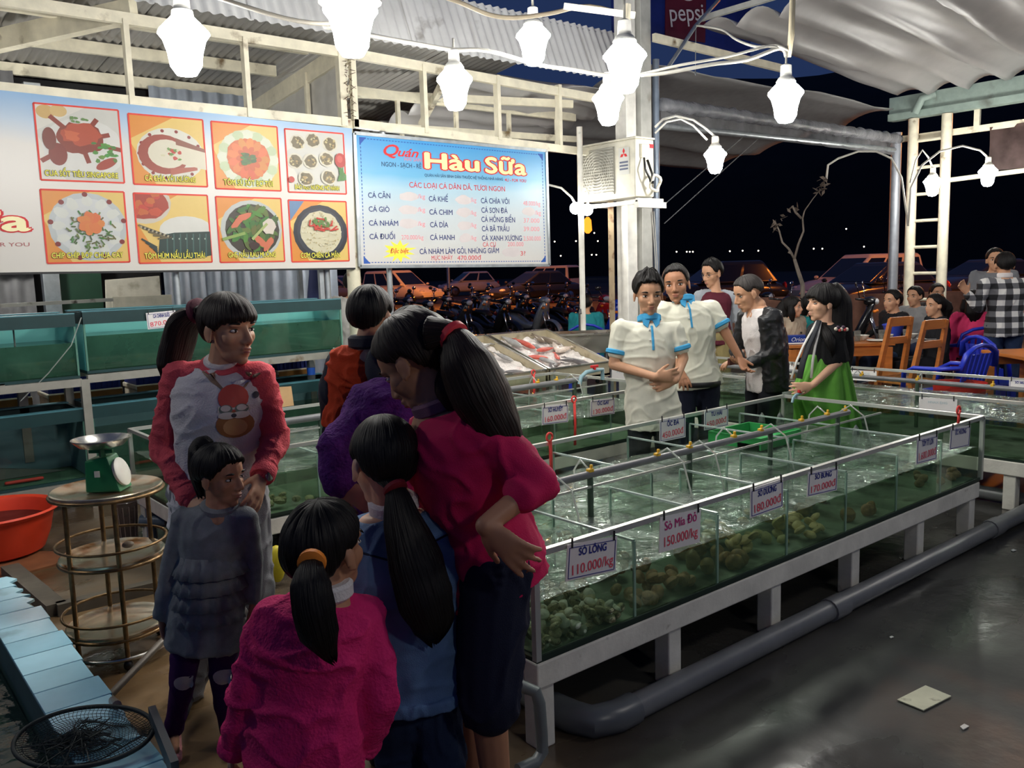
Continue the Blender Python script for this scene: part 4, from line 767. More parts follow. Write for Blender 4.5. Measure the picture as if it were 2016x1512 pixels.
# ================================================================== display tanks on white frames
water_d = clear('tank_water', (206, 215, 204), .03, 1.33, milky=.22, mrgb=(122, 142, 116))
def watermat():
    m = bpy.data.materials.new('water_surface'); m.use_nodes = True; nt = m.node_tree; nt.nodes.clear(); N = nt.nodes; L = nt.links
    o = N.new('ShaderNodeOutputMaterial'); t = N.new('ShaderNodeBsdfTransparent'); t.inputs[0].default_value = (*lin((218, 226, 220)), 1); g = N.new('ShaderNodeBsdfGlossy'); g.inputs['Roughness'].default_value = .06; d = N.new('ShaderNodeBsdfDiffuse'); d.inputs[0].default_value = (*lin((186, 194, 186)), 1)
    f = N.new('ShaderNodeFresnel'); f.inputs[0].default_value = 1.36; m1 = N.new('ShaderNodeMixShader'); m1.inputs[0].default_value = .30; m2 = N.new('ShaderNodeMixShader')
    tc = N.new('ShaderNodeTexCoord'); n1 = N.new('ShaderNodeTexNoise'); n1.inputs['Scale'].default_value = 16; n1.inputs['Detail'].default_value = 3; n1.inputs['Distortion'].default_value = .8; L.new(tc.outputs['Object'], n1.inputs['Vector'])
    bp = N.new('ShaderNodeBump'); bp.inputs['Strength'].default_value = .55; bp.inputs['Distance'].default_value = .03; L.new(n1.outputs[0], bp.inputs['Height'])
    n2 = N.new('ShaderNodeTexNoise'); n2.inputs['Scale'].default_value = 5; n2.inputs['Detail'].default_value = 6; L.new(tc.outputs['Object'], n2.inputs['Vector']); mr = N.new('ShaderNodeMapRange'); mr.inputs[1].default_value = .4; mr.inputs[2].default_value = .7; mr.inputs[3].default_value = .12; mr.inputs[4].default_value = .55; L.new(n2.outputs[0], mr.inputs[0]); L.new(mr.outputs[0], m1.inputs[0])
    for q in (g.inputs['Normal'], f.inputs['Normal'], d.inputs['Normal']): L.new(bp.outputs[0], q)
    L.new(t.outputs[0], m1.inputs[1]); L.new(d.outputs[0], m1.inputs[2]); L.new(f.outputs[0], m2.inputs[0]); L.new(m1.outputs[0], m2.inputs[1]); L.new(g.outputs[0], m2.inputs[2]); L.new(m2.outputs[0], o.inputs[0]); return m
water_s = watermat()
framew = mat('frame_white', (222, 218, 206), .5, dirt=(110, 92, 66), dscale=11, dthr=.68, bump=.15)
basem = mat('tank_base_dark', (30, 46, 36), .5); bott = mat('tank_bottom', (146, 160, 140), .7, var=.3, scale=5, dirt=(56, 66, 44), dscale=4, dthr=.5)
GZ = .33
def display_tank(x0, x1, y0, y1, lab, divx, midy, legx, legy, wl=.52, top=.69, alongy=False, diz=.62, cut=None):
    t = thing('display_tank', lab, 'seafood tank', ((x0+x1)/2, (y0+y1)/2, 0))
    # painted frame
    for y in (y0, y1-.07): MB().bb((x0, y, .225), (x1, y+.07, .315)).obj('frame_rail', framew, t, bevel=.006)
    for x in (x0, x1-.07): MB().bb((x, y0+.07, .225), (x+.07, y1-.07, .315)).obj('frame_rail', framew, t, bevel=.006)
    for x in legx:
        for y in legy: MB().bb((x-.036, y, 0), (x+.036, y+.075, .226)).obj('leg', framew, t, bevel=.006)
    MB().bb((x0+.005, y0+.005, .315), (x1-.005, y1-.005, .33)).obj('base_sheet', basem, t); MB().bb((x0+.02, y0+.02, .33), (x1-.02, y1-.02, .336)).obj('bottom', bott, t)
    g = .01
    for lo, hi in (((x0+g, y0, GZ), (x1-g, y0+g, top-.01)), ((x0+g, y1-g, GZ), (x1-g, y1, top-.01)), ((x0, y0, GZ), (x0+g, y1, top-.01)), ((x1-g, y0, GZ), (x1, y1, top-.01))): MB().bb(lo, hi).obj('pane', glass, t)
    for a, b in (((x0, y0, top), (x1, y0, top)), ((x0, y1, top), (x1, y1, top)), ((x0, y0, top), (x0, y1, top)), ((x1, y0, top), (x1, y1, top))): MB().beam(a, b, .022, .02).obj('top_rail', alu, t)
    for x in (x0, x1):
        for y in (y0, y1): MB().beam((x, y, GZ), (x, y, top), .022, .022).obj('corner_post', alu, t)
    for y in (y0, y1): MB().bb((x0, y-.004, GZ-.004), (x1, y+.004, GZ+.012)).obj('bottom_seal', basem, t)
    # dividers
    for (dx, ya, yb, zt) in divx:
        d = MB().bb((dx-.004, ya, GZ), (dx+.004, yb, zt)).obj('divider', glass, t)
        MB().bb((dx-.006, ya, zt), (dx+.006, yb, zt+.008)).obj('divider_edge', mat('divider_edge', (170, 188, 180), .25, .2), d); 
        for y in (ya, yb): MB().bb((dx-.005, y-.004, GZ), (dx+.005, y+.004, zt)).obj('divider_bracket', mat('bracket_clear', (150, 176, 160), .3), d)
    if midy and not alongy:
        MB().bb((x0+.02, midy-.004, GZ), (x1-.02, midy+.004, top-.04)).obj('middle_pane', glass, t); MB().bb((x0+.02, midy-.012, top-.042), (x1-.02, midy-.004, top-.032)).obj('middle_edge', alu, t)
    wq = [(x0+.014, y0+.014), (x1-.014, y0+.014), (x1-.014, y1-.014), (x0+.014, y1-.014)]; MB().rings([[(a_, b_, GZ+.008) for a_, b_ in wq], [(a_, b_, wl-.004) for a_, b_ in wq]], cap=False).obj('water', water_d, t)
    mb = MB(); nx, ny = int((x1-x0)/.03), int((y1-y0)/.03)
    mb.grid(lambda u, v: (x0+.015+(x1-x0-.03)*u, y0+.015+(y1-y0-.03)*v, wl+.008*mnoise.noise(Vector((u*(x1-x0)*9, v*(y1-y0)*9, x0)))+.004*mnoise.noise(Vector((u*(x1-x0)*24, v*(y1-y0)*24, 3)))), nx, ny); mb.obj('water_surface', water_s, t, smooth=True)
    return t
XA0, XA1, YA0, YA1, MY = 1.74, 5.11, 2.035, 3.32, 2.63
dv = [(XA0+.4815*k, YA0+.012, MY, .62) for k in range(1, 7)]+[(x, MY, YA1-.012, .635) for x in (2.36, 2.98, 3.55, 4.1, 4.6)]
tankA = display_tank(XA0, XA1, YA0, YA1, 'large low glass seafood tank on a white frame in the foreground', dv, MY, (1.79, 2.45, 3.12, 3.78, 4.44, 5.06), (2.05, 3.23))
tankB = display_tank(1.5, 5.03, 4.3, 5.56, 'glass seafood tank on a white frame behind the girls and the staff', [(x, 4.312, 4.9, .62) for x in (2.13, 2.7, 3.3, 3.9, 4.45)]+[(x, 4.9, 5.55, .62) for x in (2.2, 2.9, 3.6, 4.3)], 4.9, (1.55, 2.4, 3.3, 4.2, 4.98), (4.32, 5.46), wl=.55)
tankC = display_tank(5.74, 6.84, .6, 5.2, 'glass seafood tank on a white frame at the right beside the diners', [], 0, (5.79, 6.78), (.65, 1.5, 2.08, 3.0, 4.0, 5.1), wl=.56, alongy=True)
for y in (1.6, 2.6, 3.5, 4.3): MB().bb((5.76, y-.004, GZ), (6.82, y+.004, .62)).obj('divider', glass, tankC)
# middle air pipes with yellow valves
yel = mat('valve_yellow', (226, 178, 40), .5)
def air_pipe(a, b, r, lab, valves, hoses, z=None):
    t = thing('air_pipe', lab, 'pipe', a); a = np.asarray(a, float); b = np.asarray(b, float); d = b-a
    MB().tube([a, b], r, 10).obj('pipe', pvc, t, smooth='auto')
    for k, u in enumerate(valves):
        p = a+d*u; MB().box(p+V(0, 0, r*.9), (.03, .022, .022)).box(p+V(.008, 0, r+.018), (.012, .012, .016)).obj('valve', yel, t, bevel=.003)
    sd = nrm(np.cross(d, UP))
    for k, (u, sgn) in enumerate(hoses):
        p = a+d*u+V(0, 0, r); MB().tube([p, p+sd*sgn*.06+V(0, 0, .04), p+sd*sgn*.13+nrm(d)*.03+V(0, 0, -.02), p+sd*sgn*.17+nrm(d)*.05+V(0, 0, -.2)], .0045, 6).obj('air_hose', clear('hose_white', (220, 224, 220), .15, 1.4, milky=.75, mrgb=(214, 218, 214)), t, smooth=True)
    for u in np.linspace(.04, .96, 5): p = a+d*u; MB().tube([p, V(p[0], p[1], .36)], r*.8, 8).obj('riser', mat('riser_green', (58, 78, 62), .6, var=.3), t, smooth='auto')
    return t
air_pipe((XA0+.05, MY, .705), (4.72, MY, .705), .017, 'grey air pipe with yellow valves along the middle of the foreground tank', [.06, .18, .27, .42, .5, .62, .70, .83, .92, .985], [(.18, 1), (.27, -1), (.42, 1), (.5, 1), (.62, -1), (.7, 1), (.92, -1), (.97, 1)])
air_pipe((1.6, 4.9, .72), (4.78, 4.9, .72), .022, 'grey air pipe with yellow valves along the middle of the tank behind', [.1, .3, .45, .62, .74, .84, .9], [(.45, 1), (.62, 1), (.84, -1), (.93, 1)])
air_pipe((6.25, .8, .70), (6.25, 5.1, .70), .017, 'grey air pipe with yellow valves along the right tank', [.1, .25, .38, .5, .6, .66, .8, .92], [(.25, 1), (.5, 1), (.6, -1), (.8, 1), (.66, 1)])
# inlet taps with red handles
redv = mat('valve_red', (206, 40, 44), .45); pvl = mat('pvc_blue', (128, 160, 170), .4)
for P, ts_, lab in ((V(4.86, 4.86, .78), .7, 'grey inlet tap with red handle at the far corner of the tank behind'), (V(5.16, 3.22, .71), .38, 'small blue tap with red handle at the far corner of the foreground tank')):
    t = thing('tap', lab, 'tap', P-V(0, 0, .1)); MB().tube([P+V(a_, b_, c_)*ts_ for a_, b_, c_ in ((.12, .02, -.12), (.12, .02, 0), (0, .02, 0), (-.16, 0, -.005), (-.24, 0, -.05), (-.27, 0, -.13))], .024*ts_, 10).obj('tap_pipe', pvl, t, smooth='auto'); MB().box(P+V(-.03, 0, .05)*ts_, (.11*ts_, .02, .02)).box(P+V(-.03, 0, .03)*ts_, (.02, .02, .04*ts_)).obj('tap_handle', redv, t, bevel=.004)
# red cord loops on the rails
rc = mat('red_cord', (222, 62, 56), .6)
for i, (x, y, Yp, ln, lab) in enumerate(((1155, 738, 5.55, .16, 'red cord loop tied to the back rail of the tank behind'), (1130, 792, 4.29, .3, 'red cord loop tied beside the 160.000 card'), (1082, 868, 3.32, .27, 'red cord loop tied on the foreground tank back rail by the woman'), (1887, 815, 2.05, .05, 'pink cord knot above the far right price card'))):
    x_ = 1050 if i == 0 else x; P = onY(x_, y, Yp-.02); mb = MB(); mb.tube([P+V(.02*math.cos(a), -.0, .02+.022*math.sin(a)) for a in np.linspace(0, 6.3, 12)], .006, 6); mb.tube([P+V(0, 0, .0), P+V(.004, 0, -ln*.5), P+V(-.003, 0, -ln)], .0065, 6).tube([P+V(.01, 0, 0), P+V(.012, 0, -ln*.5), P+V(.008, 0, -ln)], .005, 6); mb.obj('red_cord', rc, (tankB, tankB, tankA, tankA)[i], smooth=True, label=lab)
# cards
F_ = ('Y', YA0-.016)
card([(1116, 1072), (1212, 1056), (1213, 1122), (1113, 1145)], 'SÒ LÔNG', '110.000/kg', F_, 'white price card SÒ LÔNG 110.000 at the near corner')
card([(1295, 1020), (1375, 1002), (1380, 1066), (1300, 1087)], 'Sò Mía Đỏ', '150.000/kg', F_, 'handwritten pink and purple price card 150.000', titlem=(190, 44, 120))
card([(1476, 964), (1540, 941), (1541, 998), (1476, 1019)], 'SÒ DƯƠNG', '180.000đ', F_, 'white price card SÒ DƯƠNG 180.000')
card([(1590, 931), (1648, 917), (1647, 966), (1588, 977)], 'SÒ BUNG', '170.000đ', F_, 'white price card SÒ BUNG 170.000')
card([(1801, 866), (1841, 856), (1847, 902), (1806, 912)], 'TÔM TÍT LỚN', '1.600.000đ', F_, 'reddish price card TÔM TÍT LỚN 1.600.000')
card([(1870, 843), (1909, 837), (1908, 877), (1869, 886)], 'ỐC HƯƠNG', '', F_, 'white price card ỐC HƯƠNG at the far end of the foreground tank')
card([(1298, 828), (1349, 817), (1349, 861), (1298, 870)], 'ỐC ĐÁ', '450.000đ', ('Y', YA1-.018), 'white price card ỐC ĐÁ 450.000 in front of the young staff')
card([(1386, 809), (1433, 800), (1433, 838), (1386, 847)], 'TU HÀI', '650.000đ', ('Y', YA1-.018), 'white price card TU HÀI 650.000')
card([(1067, 800), (1118, 794), (1118, 831), (1066, 837)], 'SÒ HUYẾT', '160.000đ', ('Y', 4.284), 'white price card SÒ HUYẾT 160.000 on the tank behind')
card([(1161, 788), (1209, 783), (1210, 814), (1163, 821)], 'ỐC GAI', '130.000đ', ('Y', 4.284), 'white price card ỐC GAI 130.000 on the tank behind')
card([(1810, 782), (1884, 786), (1885, 816), (1810, 809)], 'GHẸ XANH', '', ('X', 5.72), 'pale back of a price card on the near rail of the right tank', blank=True)
card([(1674, 728), (1726, 731), (1726, 751), (1675, 748)], 'CUA BIỂN', '', ('X', 6.82), 'pale back of a price card on the far rail beside the green dress', blank=True)
card([(1987, 747), (2040, 751), (2040, 771), (1987, 767)], 'SÒ HUYẾT', '', ('X', 6.82), 'white price card at the right edge of the picture')
card([(1534, 716), (1562, 718), (1562, 738), (1534, 736)], 'CUA', '', ('X', 6.82), 'pale card back between the black jacket and the green dress', blank=True)
card([(1203, 726), (1240, 722), (1240, 748), (1206, 750)], 'TÔM', '', ('Y', 5.6), 'pale card back left of the young staff elbow', blank=True)

# ------------------------------------------------------------------ shellfish lying in the cells
def clam_mesh(name, m, rib=9, flat_=.55, seed=0):
    v = []; f = []; nu, nv = 14, 6
    for s in (1, -1):
        b = len(v)
        for j in range(nv+1):
            for i in range(nu):
                a = 2*math.pi*i/nu; r = j/nv; rr = r*(1+.05*math.cos(a*rib/1.5)); x = rr*math.cos(a)*.55; y = rr*math.sin(a)*.46-.08*(1-r); z = s*flat_*.42*math.sqrt(max(0, 1-r**2.2))
                v.append((x, y, z))
        for j in range(nv):
            for i in range(nu): k = (i+1) % nu; q = (b+j*nu+i, b+j*nu+k, b+(j+1)*nu+k, b+(j+1)*nu+i); f.append(q if s > 0 else q[::-1])
    me = bpy.data.meshes.new(name); me.from_pydata(v, [], f); me.materials.append(m); me.polygons.foreach_set('use_smooth', [True]*len(f)); return me
cm1 = clam_mesh('clam', mat('clam_olive', (206, 194, 156), .45, var=.4, scale=3, dirt=(110, 102, 72), dscale=3, dthr=.5), 9, .7); cm1b = clam_mesh('clam_white', mat('clam_white', (240, 234, 214), .4, var=.25, scale=3), 9, .7)
cm2 = clam_mesh('cockle', mat('cockle_brown', (186, 146, 108), .55, var=.35, scale=4), 16, .85); cm3 = clam_mesh('scallop', mat('clam_yellow', (226, 204, 146), .5, var=.25, scale=3), 14, .6); cm4 = clam_mesh('snail', mat('snail_brown', (176, 140, 92), .4, var=.4, scale=3), 5, 1.3)
def strew(n, mesh, x0, x1, y0, y1, sz, nm, cat, lab, grp, heap=.05, bias=1.):
    for k in range(n):
        o = bpy.data.objects.new(nm, random.choice(mesh)); COL.objects.link(o); s = sz*(.8+.45*random.random()); u = random.random()**bias
        x = x0+(x1-x0)*random.random(); y = y0+(y1-y0)*u; hh = heap*random.random()*(1-.8*abs((x-x0)/(x1-x0)-.5))
        o.location = (x, y, .336+s*.3+hh); o.scale = (s, s, s); o.rotation_euler = (random.uniform(-.9, .9), random.uniform(-.9, .9), random.uniform(0, 6.28)); o['label'] = lab; o['category'] = cat; o['group'] = grp
c = lambda k: XA0+.4815*k
strew(150, [cm1, cm1b], c(0)+.03, c(1)-.03, YA0+.03, MY-.05, .042, 'clam', 'clam', 'olive and white clam heaped in the nearest tank cell', 'clams in the nearest cell', .08, 2.2)
strew(48, [cm2], c(1)+.04, c(2)-.08, YA0+.05, MY-.1, .05, 'cockle', 'clam', 'brown ribbed cockle in the second tank cell', 'cockles in the second cell', .05, 1.4)
strew(10, [cm4], c(2)+.04, c(2)+.24, YA0+.05, YA0+.3, .06, 'sea_snail', 'snail', 'tan sea snail in the third tank cell', 'snails in the third cell', .04)
strew(22, [cm3], c(3)-.2, c(3)-.02, YA0+.04, YA0+.4, .058, 'yellow_clam', 'clam', 'pale yellow clam left of the fourth cell divider', 'yellow clams of the third cell', .08)
strew(30, [cm3], c(3)+.03, c(4)-.04, YA0+.04, YA0+.35, .058, 'yellow_clam', 'clam', 'pale yellow clam heaped in the fourth tank cell', 'yellow clams of the fourth cell', .08)
strew(8, [cm4, cm2], c(4)+.05, c(5)-.05, YA0+.06, YA0+.4, .06, 'sea_snail', 'snail', 'dark snail in the fifth tank cell', 'snails in the fifth cell', .02)
strew(14, [cm2], c(6)+.04, c(7)-.06, YA0+.06, MY-.1, .055, 'sea_snail', 'snail', 'brown whelk in the last cell of the foreground tank', 'whelks in the last cell', .03)
strew(26, [cm1], 1.56, 2.1, 4.36, 4.6, .05, 'clam', 'clam', 'dark clam in the left cell of the tank behind the girls', 'clams in the tank behind', .05)
strew(10, [cm4], c(1)+.1, c(2), MY+.1, YA1-.1, .06, 'sea_snail', 'snail', 'snail in the back row of the foreground tank', 'snails in the back row', .03)
MB().bb((4.15, 2.85, .53), (4.55, 3.0, .56)).bb((4.15, 2.85, .53), (4.16, 3.2, .6)).bb((4.15, 2.84, .53), (4.56, 2.85, .6)).bb((4.15, 3.2, .53), (4.56, 3.21, .6)).bb((4.55, 2.85, .53), (4.56, 3.2, .6)).obj('green_basket', mat('basket_green', (44, 150, 76), .5), None, cat='basket', label='shallow green basket floating in the back row of the foreground tank')
for i, (x, y, h) in enumerate(((1500, 818, 5.9), (1535, 818, 5.8), (1685, 843, 5.3))): p = at(x, y, h); MB().lathe([(.02, -.1), (.024, -.04), (.016, 0), (.004, .02)], p, 8).obj('float_valve', pvc, None, cat='valve', label='small grey float in the far cells, %s' % ('left', 'middle', 'right')[i])
t = thing('red_basin', 'red plastic basin on the far side of the right tank', 'basin', (7.3, 3.1, .0)); MB().lathe([(.15, 0), (.18, .3), (.2, .57), (.21, .57), (.19, .55), (.14, .05)], (7.3, 3.1, 0), 20).obj('bowl', mat('basin_red', (196, 44, 36), .4), t, smooth='auto')
for i, (x, y) in enumerate(((1735, 760), (1790, 758), (1860, 770))):
    p = onz(x, y, .62); MB().prism([(0, 0), (.22, .02), (.16, .11)], p, nrm(V(.3, -1, .1)), nrm(V(.3, .2, .6)), .004).obj('clear_lid', glass, None, cat='lid', label='clear plastic lid propped in the right tank, %s' % ('left', 'middle', 'right')[i])

# ------------------------------------------------------------------ pipes on the floor
gp = thing('floor_pipe', 'long grey plastic pipe on the floor in front of the foreground tank', 'pipe', (2, 1.98, 0)); e0 = V(2.03, 1.975, .048)
MB().tube([e0, V(8.5, 1.965, .048)], .046, 14).obj('pipe', pvc, gp, smooth='auto'); q1 = V(1.93, 2.07, .05)
MB().tube([e0+V(.1, 0, 0), e0+V(.02, 0, 0), e0+V(-.07, .03, 0), q1+V(.0, .0, 0), q1+V(-.01, .1, 0)], .056, 14).obj('elbow', mat('pvc_dark', (92, 95, 97), .35), gp, smooth='auto'); MB().tube([q1, q1+V(-.02, .5, 0)], .046, 14).obj('pipe', pvc, gp, smooth='auto')
for xx in (3.4, 5.1): MB().tube([(xx, 1.97, .048), (xx+.12, 1.97, .048)], .053, 14).obj('coupling', pvc, gp, smooth='auto')
a = [at(980, 1333, 2.55), at(1030, 1352, 2.5), at(1055, 1362, 2.48), at(1062, 1385, 2.48), at(1066, 1440, 2.48), at(1068, 1480, 2.48), at(1055, 1500, 2.46), at(1020, 1516, 2.42)]
MB().tube(a, .019, 12).obj('drain_pipe', mat('pvc_drain', (108, 114, 114), .4), None, smooth='auto', cat='pipe', label='thin grey drain pipe bending down beside the nearest tank leg')
MB().tube([(5.9, 2.0, .05), (5.9, 4.0, .05)], .045, 12).obj('floor_pipe', pvc, None, smooth='auto', cat='pipe', label='dark pipe on the floor under the right tank')
p = onz(1820, 1376, .003); q = [onz(x, y, .003) for x, y in ((1766, 1379), (1818, 1400), (1873, 1372), (1822, 1351))]
MB().rings([q, [a+V(0, 0, .004) for a in q]]).obj('floor_tile', mat('pale_tile', (190, 190, 166), .6, dirt=(110, 106, 90), dscale=14, dthr=.6), None, cat='tile', label='pale square tile patch on the dark wet floor')
for i, (x, y, s) in enumerate(((1898, 1432, .02), (1953, 1050, .02), (1755, 1255, .012), (1995, 1084, .02), (1775, 1098, .02))): p = onz(x, y, .002); MB().prism([(-s, -.3*s), (s*.8, -.5*s), (s, .4*s), (-.4*s, .5*s)], p, V(1, 0, 0), V(0, 1, 0), .003).obj('litter', mat('litter_white', (206, 204, 196), .7), None, cat='litter', label=('tiny white scrap on the wet floor near the pale tile', 'tiny white scrap beside the far end of the floor pipe', 'tiny white speck in the middle of the wet floor', 'tiny pale scrap at the right edge of the floor', 'tiny scrap under the foreground tank')[i])
t = thing('teal_basket', 'dark teal slatted basket under the foreground tank', 'basket', (2.45, 2.6, 0)); tb = mat('basket_teal', (24, 74, 84), .5)
for k in range(22): MB().bb((2.15+k*.028, 2.5, .0), (2.165+k*.028, 2.51, .14)).obj('slat', tb, t)
MB().bb((2.14, 2.49, .12), (2.78, 2.52, .16)).bb((2.14, 2.49, 0), (2.78, 2.9, .02)).bb((2.14, 2.88, 0), (2.78, 2.9, .16)).bb((2.14, 2.5, 0), (2.16, 2.9, .15)).bb((2.76, 2.5, 0), (2.78, 2.9, .15)).obj('frame', tb, t)
MB().ell((1.84, 2.5, .16), (.11, .1, .16)).obj('red_bucket', mat('bucket_red', (120, 26, 28), .5), None, smooth=True, cat='bucket', label='dark red bucket under the near end of the foreground tank')

# ================================================================== trolley, scale, basin
TX, TY = .93, 3.86
tr_ = thing('service_trolley', 'three tier round stainless trolley with worn brass coloured rails', 'trolley', (TX, TY, 0)); brass = mat('worn_rail', (126, 100, 66), .35, .7, var=.4, scale=30)
traym = mat('tray_steel', (200, 192, 172), .22, .9, dirt=(150, 104, 54), dscale=7, dthr=.52)
def tray(z, r, par):
    MB().lathe([(.002, z), (r*.78, z), (r*.86, z+.006), (r*.99, z+.014), (r*1.02, z+.011), (r*1.02, z+.003), (r*.86, z-.006), (.002, z-.006)], (TX, TY, 0), 40).obj('tray', traym, par, smooth='auto')
for z, r in ((.725, .217), (.44, .205), (.135, .205)):
    tray(z, r, tr_); MB().tube([(TX+r*1.02*math.cos(a), TY+r*1.02*math.sin(a), z-.006) for a in np.linspace(0, 2*math.pi, 41)], .008, 8).obj('tray_ring', brass, tr_, smooth=True)
for z, r in ((.505, .21), (.20, .21)): MB().tube([(TX+r*1.04*math.cos(a), TY+r*1.04*math.sin(a), z) for a in np.linspace(0, 2*math.pi, 41)], .006, 8).obj('guard_ring', brass, tr_, smooth=True)
for a in (205, 262, 25, 85):
    t = math.radians(a); MB().tube([(TX+.205*math.cos(t), TY+.205*math.sin(t), .03), (TX+.205*math.cos(t), TY+.205*math.sin(t), .72)], .010, 10).obj('leg', brass, tr_, smooth='auto'); MB().ell((TX+.205*math.cos(t), TY+.205*math.sin(t), .022), (.02, .02, .022)).obj('caster', dark_pl, tr_, smooth=True)
MB().tube([(TX+.21*math.cos(a), TY+.21*math.sin(a), .05) for a in np.linspace(0, 2*math.pi, 41)], .009, 8).obj('base_ring', steel, tr_, smooth=True)
sb_ = thing('weighing_scale', 'green weighing scale with round steel pan on the trolley', 'scale', (TX+.02, TY, .726)); grn = mat('scale_green', (20, 110, 66), .45); SPX, SPY = TX+.0, TY+.0
def local(a, b, c_): return V(SPX, SPY, .727)+RIGHT*a-HF*b+U*c_
bot = [local(-.062, .06, 0), local(.085, .06, 0), local(.085, -.06, 0), local(-.062, -.06, 0)]; top_ = [local(-.06, .05, .135), local(.035, .05, .15), local(.035, -.05, .15), local(-.06, -.05, .135)]
MB().rings([bot, top_]).obj('body', grn, sb_, bevel=.008); 
dc = local(.066, 0, .075); ax = nrm(np.cross(top_[1]-bot[1], top_[2]-top_[1])); ax = ax if ax@RIGHT > 0 else -ax
MB().lathe([(.06, -.004), (.062, .008), (.055, .012)], dc, 24, axis=tuple(ax)).obj('dial', mat('dial_white', (206, 206, 196), .4), sb_, smooth='auto')
MB().prism([(-.011, -.013), (.011, -.013), (.011, .013), (-.011, .013)], local(-.005, .0595, .08), RIGHT, U, .004).obj('sticker', flat((200, 204, 196)), sb_)
MB().beam(local(-.005, 0, .14), local(-.005, 0, .185), .028, .02).beam(local(-.06, 0, .165), local(.04, 0, .165), .014, .014).obj('neck', grn, sb_)
MB().lathe([(.004, .186), (.05, .187), (.085, .196), (.112, .222), (.117, .222), (.117, .218), (.088, .19), (.05, .181)], V(SPX, SPY, .727)-RIGHT*.005, 32).obj('pan', steel, sb_, smooth='auto')
for x, y, z, lab in ((TX+.05, TY-.02, .735, 'small brown lump of shell scraps on the middle tray'),): MB().ell(at(252, 1072, 3.55), (.025, .02, .014)).obj('shell_scrap', mat('scrap_brown', (120, 108, 92), .6), None, smooth=True, cat='scrap', label=lab)
# basin
P = onz(104, 1003, .27); BC = P-RIGHT*.36; BC[2] = 0
t = thing('wash_basin', 'big red orange plastic basin full of murky water on the floor', 'basin', BC); bm = mat('basin_orange', (226, 66, 36), .4, var=.06)
MB().lathe([(.22, .012), (.26, .03), (.30, .13), (.325, .245), (.355, .262), (.362, .272), (.352, .282), (.325, .272), (.315, .25), (.29, .14), (.25, .045), (.002, .04)], BC, 40).obj('bowl', bm, t, smooth='auto'); MB().lathe([(.21, 0), (.215, .015)], BC, 30).obj('foot', bm, t)
MB().lathe([(.002, .195), (.303, .195)], BC, 40, cap=False).obj('water', clear('basin_water', (180, 120, 110), .04, 1.33, milky=.5, mrgb=(150, 84, 76)), t)
# floor curb / drain frame, slab under the basin
cb = mat('curb_concrete', (92, 84, 72), .7, var=.25); k1, k2, k3 = onz(20, 1122, .03), onz(112, 1200, .03), onz(330, 1148, .03)
MB().beam(k1, k2, .09, .06).beam(k2, k3, .06, .06).obj('drain_curb', cb, None, cat='curb', label='low concrete curb around the floor drain by the trolley')
q = [onz(x, y, .012) for x, y in ((-200, 1085), (110, 1085), (130, 1105), (0, 1140), (-200, 1190))]; MB().rings([[a-V(0, 0, .012) for a in q], q]).obj('floor_slab', mat('slab_brown', (132, 84, 54), .5, var=.2, rvar=.15), None, cat='slab', label='brown wet slab under the red basin')
p = onz(253, 1062, 0)
t = thing('plastic_basket', 'translucent grey slotted plastic basket on the floor behind the trolley', 'basket', p); MB().lathe([(.05, 0), (.055, .01), (.068, .24), (.074, .245), (.07, .25), (.062, .23), (.048, .012)], p, 18).obj('body', clear('basket_plastic', (200, 190, 186), .2, 1.4, milky=.5, mrgb=(150, 136, 130)), t, smooth='auto'); mb = MB()
for k in range(12): a_ = k*math.pi/6; mb.beam(p+V(.056*math.cos(a_), .056*math.sin(a_), .03), p+V(.068*math.cos(a_), .068*math.sin(a_), .22), .012, .004)
mb.obj('rib', mat('basket_rib', (132, 116, 108), .5), t)
p = onz(300, 1062, 0)
t = thing('pipe_valve', 'grey blue pipe with valve rising behind the trolley', 'pipe', p); pv2 = mat('pvc_slate', (92, 108, 122), .45); MB().tube([p, p+U*.3], .03, 10).obj('pipe', pv2, t, smooth='auto'); MB().tube([p+U*.12-RIGHT*.06, p+U*.12+RIGHT*.1], .04, 10).obj('valve_body', pv2, t, smooth='auto')
MB().ell(onz(545, 1110, .12), (.045, .04, .1)).obj('yellow_bag', mat('bag_yellow', (206, 190, 40), .5, var=.2), None, smooth=True, cat='bag', label='yellow plastic bag under the tank beside the small girl')
# ================================================================== tiled pool edge with landing net
le = thing('tiled_ledge', 'low pool edge capped with pale blue tiles in the bottom left corner', 'ledge', (.55, 3.2, 0)); tilem = [mat('tile_blue%d' % k, c_, .25, var=.06, dirt=(120, 150, 160), dscale=4, dthr=.62) for k, c_ in enumerate(((150, 200, 216), (160, 208, 224), (140, 192, 210)))]
MB().bb((.455, 2.0, 0), (.615, 4.3, .285)).obj('wall', mat('ledge_wall', (40, 74, 78), .6, var=.2), le)
y = 2.0; k = 0
while y < 4.25:
    wd = .168; ex = .632+(.006*((k*7) % 3)); P_ = [(.452, y+.003), (ex, y+.003), (ex, y+wd-.003), (.452, y+wd-.003)]
    if y > 3.75: P_ = [(.452, y+.003), (ex-.03*((k % 2)), y+.003), (ex-.045, y+.07), (ex-.01, y+.10), (ex-.04, y+wd-.003), (.452, y+wd-.003)]
    MB().prism(P_, (0, 0, .288), V(1, 0, 0), V(0, 1, 0), .012).obj('tile', tilem[k % 3], le, bevel=.0015); y += wd; k += 1
mb = MB(); mb.grid(lambda u, v: (-.5+.94*u, 1.6+2.7*v, .17+.008*mnoise.noise(Vector((u*8, v*24, 0)))), 34, 90); mb.obj('pool_water', clear('pool_water', (120, 150, 140), .04, 1.33, milky=.6, mrgb=(60, 84, 74), bump=.3, bscale=14), None, smooth=True, cat='water', label='dark rippled green water inside the tiled pool')
